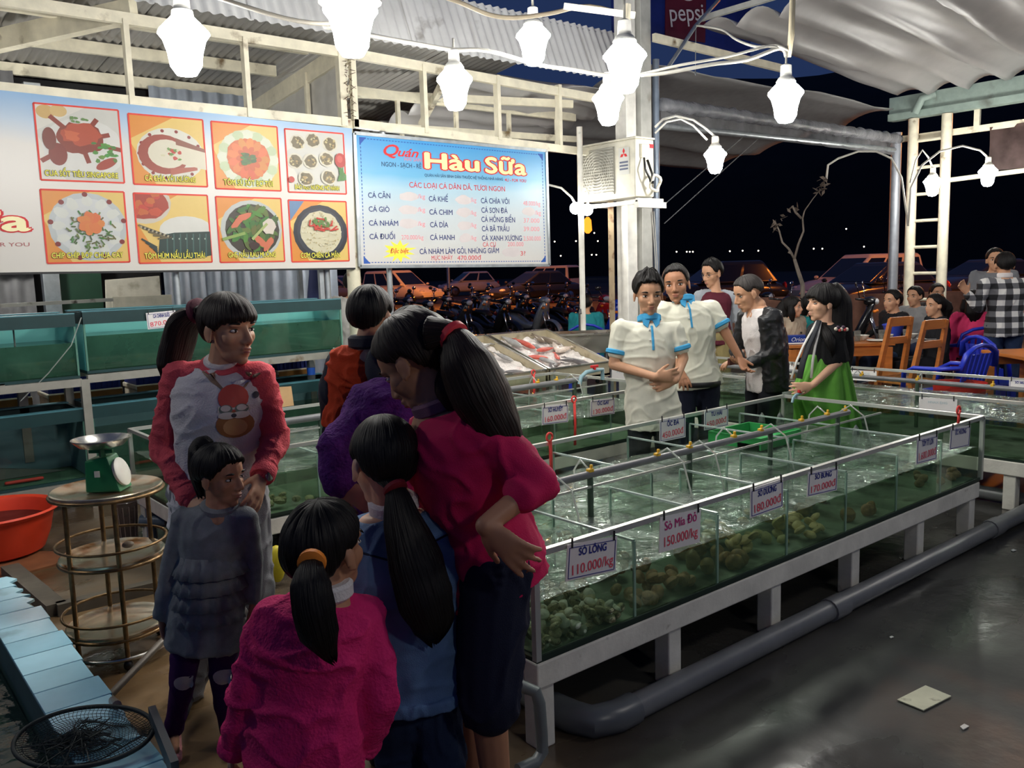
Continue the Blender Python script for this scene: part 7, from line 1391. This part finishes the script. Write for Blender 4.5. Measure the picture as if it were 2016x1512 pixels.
def table(label, x0, x1, h, ht, dep, yaw=0, mt=None):
    a, b = at(x0, 660, h), at(x1, 660, h); c_ = (a+b)/2; L_ = np.linalg.norm((b-a)[:2]); t = thing('dining_table', label, 'table', (c_[0], c_[1], 0)); ux = nrm(V(*(b-a)[:2], 0)); uy = V(-ux[1], ux[0], 0); Rm = np.stack([ux, uy, U], 1); c0 = V(c_[0], c_[1], 0)
    MB().box(c0+U*(ht-.015), (L_, dep, .03), 0, Rm).obj('top', mt or woodo, t, bevel=.004)
    for s_ in (-1, 1): MB().box(c0+U*(ht-.08)+uy*s_*(dep/2-.04), (L_-.1, .025, .1), 0, Rm).obj('apron', woodo, t)
    for s_ in (-1, 1):
        for r_ in (-1, 1): MB().box(c0+U*(ht/2-.02)+ux*s_*(L_/2-.05)+uy*r_*(dep/2-.05), (.07, .07, ht-.05), 0, Rm).obj('leg', woodo, t, bevel=.005)
    return t, c0, ux, uy
tb1, tc, tux, tuy = table('wooden dining table of the seated women behind the green dress', 1530, 1730, 9.1, .75, .8)
table('wooden table at the right edge behind the right tank', 1990, 2090, 7.25, .76, .9)
table('far dining table behind the checked shirt man', 1990, 2090, 10, .75, .8)
clearp = clear('drink_glass', (225, 228, 226), .05, 1.45, milky=.2, mrgb=(206, 206, 200)); china = mat('china', (222, 218, 206), .25)
for k in range(9):
    p = tc+tux*(.25+.085*k)+tuy*(.1*math.sin(k*2.1)-.15)+U*.751
    if k % 3 == 0: MB().lathe([(.028, 0), (.036, .11), (.033, .11), (.026, .006)], p, 12).obj('drinking_glass', clearp, None, smooth='auto', cat='glass', group='tableware on the dining table', label='clear drinking glass on the crowded dining table, %s from left' % ('first', 'second', 'third')[k//3])
    elif k % 3 == 1: MB().lathe([(.03, 0), (.055, .02), (.075, .055), (.07, .055), (.05, .022), (.004, .012)], p, 14).obj('bowl', china, None, smooth='auto', cat='bowl', group='tableware on the dining table', label='white china bowl on the crowded dining table, %s from left' % ('first', 'second', 'third')[k//3])
    else: MB().lathe([(.05, 0), (.1, .014), (.098, .018), (.048, .006), (.004, .006)], p, 16).obj('plate', china, None, smooth='auto', cat='plate', group='tableware on the dining table', label='white plate on the crowded dining table, %s from left' % ('first', 'second', 'third')[k//3])
p = tc-tux*.42-tuy*.25+U*.751; t = thing('tissue_box', 'blue box with white script on the dining table in front of the seated women', 'box', p); Rm = np.stack([tux, tuy, U], 1); MB().box(p+U*.045, (.24, .12, .09), 0, Rm).obj('carton', mat('box_blue', (26, 56, 140), .4), t, bevel=.004); MB().box(p+U*.012-tuy*.062, (.24, .004, .015), 0, Rm).obj('stripe', flat((226, 226, 226)), t); mb = MB(); text_on(mb, 'Orion', p+U*.05-tuy*.061, tux, U, .002, .06, m=0, shear=.3); mb.obj('lettering', flat((226, 226, 230)), t)
p = tc+tux*.78+tuy*.2+U*.852; t = thing('blue_pot', 'blue plastic bucket on the table behind the seated man', 'bucket', p-U*.1); MB().lathe([(.07, -.1), (.10, .0), (.11, .03), (.12, .03), (.11, .04), (.04, .06), (.004, .065)], p, 18).obj('pot', mat('pot_blue', (60, 80, 190), .35), t, smooth='auto')
# ================================================================== diners and far people
def simple(lab, h, x, Ht, yaw, px, hyaw, top_, bottom, hair_, vox=.011, pitch=0, t0=-.2, sleeve=(1.9, 1.9), skin=None, hc=None, style=None, tubes=None, seated=False, hm=None, face=True, **k):
    hd = dict(yaw=hyaw, pitch=pitch)
    if hc: hd['c'] = hc
    p = Person(lab, h, x, Ht, yaw, px, head=hd, skin=skin or skinA, hk=1.05, **k)
    if seated:
        f = p.front; hp = p.J['hip']; p.J['hip'] = V(p.G[0], p.G[1], .50)
        dz = hp[2]-.50
        for q in ('chest', 'neck', 'shA', 'shB', 'elA', 'elB', 'wrA', 'wrB'):
            if q not in px: p.J[q] = p.J[q]-U*dz
        for q in 'AB': s_ = (p.J['sh'+q]-p.J['neck']); s_[2] = 0; s_ = nrm(s_); p.J['th'+q] = p.J['hip']+s_*.085; p.J['kn'+q] = p.J['th'+q]+f*.42+s_*.04-U*.02; p.J['an'+q] = V(*(p.J['kn'+q]+f*.05)[:2], .08)
        if not hc: p.hc = p.J['neck']+U*.075*Ht+f*.02
    p.body(vox, sm=1, face=face); p.top(top_, t0, .018, sleeve, name='shirt', vox=.012, fold=.010); p.pants(bottom, 1.95, .014, vox=.013); [p.shoe(q, cl('shoe_black', (24, 24, 26), .5)) for q in 'AB']; p.hair(style or MALE, hm or hairK, 1.05, tubes(p) if tubes else (), nu=70, nv=20); return p
jean = cl('jean_blue', (58, 72, 100), .85); blk = cl('black_cotton', (24, 24, 28), .8)
LONG = [(0, 60), (35, 64), (55, 90), (75, 108), (95, 116), (118, 134), (180, 152)]
lh = lambda p: [([p.L((0, -.3, .8)), p.L((0, -.45, .4)), p.L((0, -.45, 0)), p.L((0, -.42, -.5))], [.05, .09, .09, .02], .7), ([p.L((.32, -.05, .6)), p.L((.36, 0, .2)), p.L((.34, .05, -.2))], [.03, .045, .015], .8), ([p.L((-.32, -.05, .6)), p.L((-.36, 0, .2)), p.L((-.34, .05, -.2))], [.03, .045, .015], .8)]
p = simple('seated woman in beige buttoned coat facing right at the table', 9.7, 1556, 1.55, 30, {}, 62, cl('beige_coat', (176, 162, 142), .8), blk, 1, seated=True, style=LONG, tubes=lh, skin=skinC)
for k in range(3): MB().ell(p.spine(.62-.22*k)+p.front*.135*p.k+RIGHT*.02, .012).obj('button', dark_pl, p.root, smooth=True)
p = simple('seated woman in teal cap and shirt beside the beige coat', 10.0, 1592, 1.55, 20, {}, 70, cl('teal_shirt', (36, 140, 140), .8), blk, 1, seated=True, style=LONG, tubes=lh)
MB().ell(p.L((0, -.02, .78)), (.36*p.hh, .46*p.hh, .3*p.hh), p.M).ell(p.L((0, .45, .70)), (.26*p.hh, .22*p.hh, .03*p.hh), p.M).obj('cap', cl('cap_black', (24, 26, 30), .7), p.root, smooth=True)
simple('seated man in black jacket and jeans facing left at the table', 9.6, 1758, 1.66, -80, {}, -70, blk, jean, 0, seated=True)
simple('seated woman in black shirt with tied hair facing left', 8.95, 1842, 1.58, -95, {}, -80, blk, blk, 0, seated=True, style=FEM, tubes=lambda p: [([p.L((0, -.3, .7)), p.L((0, -.5, .55)), p.L((0, -.62, .3)), p.L((0, -.6, -.1))], [.04, .05, .06, .015], .8)])
simple('seated man in grey shirt half hidden behind the man in black', 10.5, 1800, 1.66, -60, {}, -60, cl('grey_tee', (150, 150, 150), .8), jean, 0, seated=True)
simple('seated person with dark hair at the far table by the ladder post', 11.3, 1838, 1.66, 10, {}, 0, cl('dark_tee', (60, 56, 56), .8), jean, 0, seated=True)
simple('seated woman in hot pink shirt left of the checked shirt man', 9.2, 1913, 1.62, 170, {}, 160, cl('hot_pink', (226, 60, 110), .8), blk, 0, seated=True, style=LONG, tubes=lh)
p = simple('standing man in black and white checked shirt seen from behind', 8.6, 1975, 1.70, 172, dict(neck=(1978, 545), shA=(1938, 560), shB=(2018, 560), elA=(1925, 605), wrA=(1905, 578, -.02), elB=(2030, 615), wrB=(2020, 660, .1)), 165, None or cl('tmp_white', (200, 200, 198), .8), denim_d, 0)
def plaid():
    m = bpy.data.materials.new('checked_cotton'); m.use_nodes = True; nt = m.node_tree; N = nt.nodes; L = nt.links; b = N['Principled BSDF']; b.inputs['Roughness'].default_value = .85; tc = N.new('ShaderNodeTexCoord'); vr = N.new('ShaderNodeVectorRotate'); vr.rotation_type = 'Z_AXIS'; vr.inputs['Angle'].default_value = -math.atan2(RIGHT[1], RIGHT[0]); L.new(tc.outputs['Object'], vr.inputs['Vector']); sp = N.new('ShaderNodeSeparateXYZ'); L.new(vr.outputs[0], sp.inputs[0]); o = []
    for i, per in ((0, .13), (2, .11)):
        mu = N.new('ShaderNodeMath'); mu.operation = 'MULTIPLY'; mu.inputs[1].default_value = 1/per; L.new(sp.outputs[i], mu.inputs[0]); fr_ = N.new('ShaderNodeMath'); fr_.operation = 'FRACT'; L.new(mu.outputs[0], fr_.inputs[0]); g = N.new('ShaderNodeMath'); g.operation = 'GREATER_THAN'; g.inputs[1].default_value = .5; L.new(fr_.outputs[0], g.inputs[0]); o.append(g)
    ad = N.new('ShaderNodeMath'); L.new(o[0].outputs[0], ad.inputs[0]); L.new(o[1].outputs[0], ad.inputs[1]); hf = N.new('ShaderNodeMath'); hf.operation = 'MULTIPLY'; hf.inputs[1].default_value = .5; L.new(ad.outputs[0], hf.inputs[0]); r = N.new('ShaderNodeValToRGB'); r.color_ramp.interpolation = 'CONSTANT'; e = r.color_ramp.elements; e[0].color = (*lin((214, 212, 208)), 1); e[1].position = .75; e[1].color = (*lin((24, 24, 28)), 1); q = e.new(.25); q.color = (*lin((98, 98, 102)), 1); L.new(hf.outputs[0], r.inputs[0]); L.new(r.outputs[0], b.inputs['Base Color']); return m
for c_ in p.root.children:
    if c_.name.startswith('shirt'): c_.data.materials[0] = plaid()
p.ringband('collar', swhite, p.J['neck']+U*.015, U, .06, .05, .01, 24)
simple('man standing behind the checked shirt man, only his head showing', 9.6, 1950, 1.70, -20, {}, -20, cl('grey_check', (120, 122, 126), .8), denim_d, 0)
simple('person in orange shirt at the far right edge', 9.3, 2035, 1.6, -30, {}, -30, cl('orange_tee', (200, 84, 52), .8), denim_d, 0, seated=True)
simple('person in teal shirt seated on the far blue chair with back turned', 11.5, 1155, 1.62, 172, {}, 170, cl('teal_tee', (34, 128, 136), .8), blk, 0, seated=True)
simple('person in grey white shirt behind the chipped post by the toddler', 8.4, 692, 1.62, 178, dict(hip=(690, 690), chest=(688, 632), neck=(695, 582)), 175, cl('grey_white_shirt', (190, 188, 184), .8), jean, 0)

# ================================================================== motorbikes
bk = mat('bike_black', (22, 22, 25), .25, coat=.6); chrome = mat('chrome', (200, 200, 205), .12, 1.); tyre = mat('tyre', (20, 20, 20), .8); lens = mat('headlight_lens', (220, 222, 226), .1, .3, spec=.9); amber = mat('amber_lens', (226, 120, 30), .2)
def bike(label, body_m):
    t = thing('motorbike', label, 'motorbike', group='parked motorbikes')     # local: front is +x, wheels on z=0
    for x in (-.62, .62):
        w_ = MB().tube([(x+.24*math.cos(a), 0, .27+.24*math.sin(a)) for a in np.linspace(0, 2*math.pi, 25)], .045, 8).obj('wheel', tyre, t, local=True, smooth=True); mb = MB(); mb.lathe([(.05, -.05), (.05, .05)], (x, 0, .27), 12, axis=(0, 1, 0))
        for k in range(5): a = k*1.2566; mb.beam((x, 0, .27), (x+.22*math.cos(a), 0, .27+.22*math.sin(a)), .02, .03)
        mb.obj('rim', chrome, w_, local=True)
    MB().tube([(.62, .07, .27), (.50, .07, .62), (.42, .05, .88)], .022, 8).tube([(.62, -.07, .27), (.50, -.07, .62), (.42, -.05, .88)], .022, 8).obj('fork', chrome, t, local=True, smooth=True)
    mb = MB(); mb.grid(lambda u, v: (.62+.30*math.cos(-.3+2.2*u), (.075)*(2*v-1), .27+.30*math.sin(-.3+2.2*u)-.03*(2*v-1)**2), 12, 5); mb.obj('front_fender', body_m, t, local=True, smooth=True, solid=.01)
    MB().rings([ring_pts(V(x, 0, z), V(0, w_, 0), V(d_, 0, h_), 14) for x, z, w_, d_, h_ in ((.52, .86, .10, .02, .12), (.44, .72, .17, .02, .22), (.33, .52, .20, .03, .24), (.22, .38, .15, .02, .12))]).obj('leg_shield', body_m, t, local=True, smooth=True)
    MB().rings([ring_pts(V(x, 0, z), V(0, w_, 0), V(0, 0, h_), 14) for x, z, w_, h_ in ((.25, .42, .10, .07), (.0, .42, .12, .09), (-.25, .52, .14, .13), (-.55, .62, .14, .12), (-.85, .70, .09, .07), (-.95, .72, .04, .03))]).obj('body_panel', body_m, t, local=True, smooth=True)
    MB().rings([ring_pts(V(x, 0, z), V(0, w_, 0), V(0, 0, h_), 14) for x, z, w_, h_ in ((.0, .66, .08, .03), (-.12, .72, .13, .05), (-.45, .74, .14, .055), (-.75, .78, .12, .05), (-.86, .80, .06, .03))]).obj('seat', mat('bike_seat', (26, 25, 25), .6), t, local=True, smooth=True)
    MB().tube([(.30, .33, 1.0), (.40, .2, .98), (.42, 0, .95), (.40, -.2, .98), (.30, -.33, 1.0)], .016, 8).obj('handlebar', bk, t, local=True, smooth=True)
    MB().ell((.46, 0, .95), (.11, .13, .075)).obj('headlight_cowl', body_m, t, local=True, smooth=True); MB().ell((.55, 0, .945), (.035, .085, .05)).obj('headlight', lens, t, local=True, smooth=True)
    for y in (-.12, .12): MB().ell((.54, y, .80), (.03, .04, .025)).obj('indicator', amber, t, local=True, smooth=True)
    for y in (-.3, .3): MB().tube([(.34, y*.8, 1.0), (.32, y, 1.15), (.31, y*1.05, 1.18)], .008, 6).ell((.30, y*1.1, 1.22), (.015, .06, .04)).obj('mirror', chrome if y > 0 else bk, t, local=True, smooth=True)
    MB().tube([(.1, -.12, .25), (-.3, -.15, .25), (-.8, -.16, .34)], [.02, .03, .05], 10).obj('exhaust', chrome, t, local=True, smooth=True); MB().bb((-.15, -.1, .18), (.2, .1, .40)).obj('engine', mat('engine_grey', (80, 80, 82), .4, .7), t, local=True, bevel=.03); MB().ell((-.93, 0, .66), (.05, .09, .04)).obj('tail_light', mat('tail_red', (150, 22, 24), .3), t, local=True, smooth=True); MB().tube([(-.6, .1, .68), (-.85, .11, .84), (-.95, 0, .86), (-.85, -.11, .84), (-.6, -.1, .68)], .012, 6).obj('grab_rail', chrome, t, local=True, smooth=True)
    return t
protos = [bike('p', bk), bike('p', mat('bike_silver', (170, 172, 176), .25, .5)), bike('p', mat('bike_blue', (24, 60, 190), .25, coat=.5)), bike('p', mat('bike_red', (170, 28, 32), .25, coat=.5)), bike('p', mat('bike_dark', (40, 38, 44), .25, coat=.5))]
for q in protos: KIDS[q] = list(q.children); [KIDS.__setitem__(c_, list(c_.children)) for c_ in KIDS[q]]
spots = [(705, 20.6, 45, 4), (740, 18.0, 45, 0), (780, 20.6, 45, 4), (815, 18.0, 45, 0), (855, 20.6, 45, 0), (890, 18.0, 45, 4), (930, 20.6, 45, 1), (965, 18.0, 45, 0), (1005, 20.6, 45, 0), (1040, 18.0, 45, 1), (1080, 20.6, 45, 0), (1115, 18.0, 45, 0), (1190, 15.6, 28, 2), (1166, 18.2, 28, 3), (960, 23.4, -40, 0), (1045, 23.4, -40, 4), (1650, 13.4, 60, 0), (1705, 15.8, 60, 4), (1740, 17.6, 60, 0), (1505, 14.5, 40, 4), (1470, 16.8, 40, 0)]
names = ['first', 'second', 'third', 'fourth', 'fifth', 'sixth', 'seventh', 'eighth', 'ninth', 'tenth', 'eleventh', 'twelfth']; used = set()
for i, (x, h, yw, k) in enumerate(spots):
    o = protos[k] if k not in used else copy_tree(protos[k]); used.add(k); p = at(x, 620, h); z = .005; o.location = (p[0], p[1], z); set_rot(o, facing(yw))
    colr = ('black', 'silver fronted', 'blue and white', 'red', 'dark grey')[k]
    o['label'] = (colr+' motorbike, %s in the row from the post to the pillar' % names[i]) if i < 12 else {12: 'blue motorbike beside the person in teal', 13: 'red motorbike behind the person in teal', 14: 'black motorbike in the rear row behind the row by the cars', 15: 'dark grey motorbike in the rear row behind the silver one', 16: 'black motorbike behind the green dress woman', 17: 'dark grey motorbike behind the seated man in black', 18: 'black motorbike close behind the wooden chairs', 19: 'dark grey motorbike behind the black leather jacket', 20: 'black motorbike farther behind the black leather jacket'}[i]
# ================================================================== cars
glassd = mat('car_window', (20, 22, 26), .08, spec=.8)
def car(label, x, h, yaw, paint, L_=4.3, Wd=1.72, Hc=1.55, van=False, gy=560):
    p = at(x, gy, h); z = .005; t = thing('car', label, 'car', (0, 0, 0), 'parked cars'); hw = Wd/2; bl = .92 if Hc > 1.5 else .88
    prof = [(-.5, .5, .62), (-.485, .34, .80), (-.42, .26, .92), (-.2, .24, .96), (.1, .24, .95), (.28, .24, .90), (.40, .26, .80), (.475, .34, .68), (.5, .42, .58)] if not van else [(-.5, .5, .80), (-.49, .32, .98), (-.42, .26, 1.0), (-.1, .24, 1.0), (.22, .24, .98), (.36, .26, .90), (.46, .32, .74), (.5, .42, .60)]
    MB().rings([[(x_*L_, hw*(1-.10*(abs(x_)/.5)**4)*(abs(math.cos(a))**.45)*(1 if math.cos(a) > 0 else -1), (zb+zt)/2+(zt-zb)/2*(abs(math.sin(a))**.55)*(1 if math.sin(a) > 0 else -1)) for a in np.arange(22)*2*math.pi/22] for x_, zb, zt in prof]).obj('body', paint, t, local=True, smooth='auto')
    a0, a1, r0, r1 = ((-.47, .24, -.44, .02) if van else (-.42, .24, -.30, .02))
    if Hc < 1.5: a0, r0 = -.36, -.22
    lo = [(a0*L_, hw*.93), (a1*L_, hw*.93)]; hi = [(r0*L_, hw*.76), (r1*L_, hw*.76)]; zl, zh = .90, Hc
    def lerp(u): return [(lo[0][0]+(hi[0][0]-lo[0][0])*u, lo[1][0]+(hi[1][0]-lo[1][0])*u, lo[0][1]+(hi[0][1]-lo[0][1])*u, zl+(zh-zl)*u)]
    def ringc(u, e=0):
        xa, xb, w_, z_ = lerp(u)[0]; return [(xa-e, -w_-e, z_), (xb+e, -w_-e, z_), (xb+e, w_+e, z_), (xa-e, w_+e, z_)]
    MB().rings([ringc(0), ringc(.5), ringc(.92), [(q[0]*.97, q[1]*.9, Hc+.03) for q in ringc(1)]]).obj('cabin', paint, t, local=True, bevel=.05, smooth='auto')
    for s_ in (-1, 1):   # side windows
        for f0, f1 in ((.06, .47), (.52, .93)) if not van else ((.05, .33), (.37, .64), (.68, .95)):
            q = []
            for f_, u in ((f0, .10), (f1, .10), (f1, .86), (f0, .86)): xa, xb, w_, z_ = lerp(u)[0]; q.append(V(xa+(xb-xa)*f_, s_*(w_+.012), z_))
            MB().rings([q, [a+V(0, -s_*.03, 0) for a in q]]).obj('window', glassd, t, local=True)
    for e_, fx in ((0, 0), (1, 1)):   # windscreens
        q = []
        for sy, u in ((-.86, .12), (.86, .12), (.86, .88), (-.86, .88)): xa, xb, w_, z_ = lerp(u)[0]; q.append(V((xb+.014) if fx else (xa-.014), sy*w_, z_))
        MB().rings([q, [a+V(-.04 if fx else .04, 0, 0) for a in q]]).obj('windscreen', glassd, t, local=True)
    for x_ in (-.31, .31):
        for s_ in (-1, 1): w_ = MB().lathe([(.2, -.1), (.31, -.1), (.325, -.06), (.325, .06), (.31, .1), (.2, .1)], (x_*L_, s_*(hw-.1), .325), 22, axis=(0, 1, 0)).obj('wheel', tyre, t, local=True, smooth='auto'); MB().lathe([(.03, -.105), (.2, -.1), (.2, .1), (.03, .105)], (x_*L_, s_*(hw-.1), .325), 16, axis=(0, 1, 0)).obj('hubcap', chrome, w_, local=True, smooth='auto')
    for s_ in (-1, 1):
        MB().ell((.455*L_, s_*hw*.72, .66), (.14, .16, .08)).obj('headlight', lens, t, local=True, smooth=True); MB().ell((-.475*L_, s_*hw*.78, .86 if van else .76), (.07, .12, .14)).obj('tail_light', mat('tail_red', (150, 22, 24), .3), t, local=True, smooth=True); MB().ell((a1*L_-.12, s_*(hw+.07), 1.0), (.07, .09, .06)).obj('wing_mirror', paint, t, local=True, smooth=True)
    MB().box((.49*L_, 0, .42), (.06, Wd*.78, .12)).obj('bumper', paint, t, local=True, bevel=.02); MB().box((.505*L_, 0, .5), (.012, .34, .08)).obj('number_plate', flat((214, 214, 206)), t, local=True)
    t.location = (p[0], p[1], z); set_rot(t, facing(yaw)); return t
cw = mat('paint_white', (214, 212, 206), .25, coat=.5, var=.03); cdk = mat('paint_dark', (38, 40, 44), .2, coat=.7, var=.03); cs = mat('paint_silver', (168, 168, 166), .25, .3, coat=.5, var=.03)
car('white people carrier under the left end of the price board', 790, 44, 52, cw, 4.4, 1.74, 1.68, True)
car('white hatchback side on under the middle of the price board', 922, 56, -68, cw, 3.8, 1.66, 1.5)
car('white estate car seen from behind under the right end of the price board', 1072, 50, -125, cw, 4.4, 1.74, 1.7, True)
car('dark saloon car behind the motorbikes', 1052, 40, -60, cdk, 4.5, 1.74, 1.45)
car('pale saloon car glimpsed beside the chipped post', 668, 50, 70, cs, 4.4, 1.74, 1.5)
car('dark car behind the man with glasses', 1415, 30.0, -80, cdk, 4.4, 1.76, 1.62)
car('orange lit white off-roader far behind the green dress woman', 1690, 30.0, -70, cw, 4.6, 1.8, 1.72, True)
car('dark grey off-roader in front of the orange lit one', 1722, 25, -64, cdk, 4.5, 1.8, 1.45)
car('dark saloon car right of the ladder post', 1935, 29.5, -75, cdk, 4.5, 1.76, 1.42)
# second sodium lamp out of frame that lights the right hand cars
for X_, Y_, zz, lab in ((27.0, 7.0, 5.2, 'sodium street lamp out of frame lighting the right hand cars'),):
    t = thing('street_lamp', lab, 'lamp', (X_, Y_, 0)); MB().tube([(X_, Y_, 0), (X_, Y_, zz), (X_-.7, Y_, zz+.2)], .07, 10).obj('pole', galv, t, smooth='auto'); MB().lathe([(.05, .12), (.2, .06), (.24, 0), (.1, -.02)], (X_-.8, Y_, zz+.1), 14).obj('shade', capd, t, smooth='auto'); MB().ell((X_-.8, Y_, zz+.02), (.2, .2, .09), seg=12, rg=8).obj('bulb', MATS['sodium'], t, smooth=True)
# low reddish wall behind the diners
a, b = at(1380, 560, 14.5), at(2080, 560, 15.0); MB().beam(V(a[0], a[1], .5), V(b[0], b[1], .5), .2, 1.0, hint=(1, 0, 0) if 0 else (0, 0, 1)).obj('low_wall', mat('wall_redbrown', (112, 76, 62), .85, var=.2), None, cat='wall', label='low reddish brown wall behind the diners')
# bare sapling
hT = 11.2; bark = mat('bark_grey', (120, 110, 100), .8, var=.3); t = thing('sapling', 'thin bare sapling with dry leaf clusters behind the black leather jacket', 'tree', at(1584, 640, hT)*V(1, 1, 0))
b0 = at(1584, 640, hT); MB().tube([b0*V(1, 1, 0), at(1580, 560, hT), at(1570, 530, hT), at(1564, 510, hT)], [.035, .028, .024, .02], 8).obj('trunk', bark, t, smooth=True)
for pts in ([(1564, 510), (1553, 490), (1540, 477), (1534, 455), (1528, 440)], [(1564, 510), (1572, 480), (1582, 455), (1580, 430), (1584, 415), (1600, 392), (1616, 372)], [(1578, 430), (1566, 418), (1560, 405)], [(1560, 500), (1552, 496)]): MB().tube([at(*q, hT) for q in pts], [.017-.0022*i for i in range(len(pts))], 6).obj('branch', bark, t, smooth=True)
leafm = mat('dry_leaf', (104, 92, 82), .85)
for cx, cy, n in ((1528, 444, 9), (1562, 408, 7), (1545, 428, 3), (1614, 372, 14), (1620, 358, 8)):
    for k in range(n):
        c_ = at(cx+random.uniform(-9, 9), cy+random.uniform(-9, 9), hT+random.uniform(-.05, .05)); u_ = nrm(np.random.randn(3)); v_ = nrm(np.cross(u_, np.random.randn(3))); MB().prism([(-.045, 0), (0, -.02), (.045, 0), (0, .02)], c_, u_, v_, .003).obj('leaf', leafm, t)
bpy.data.scenes.remove(TS)
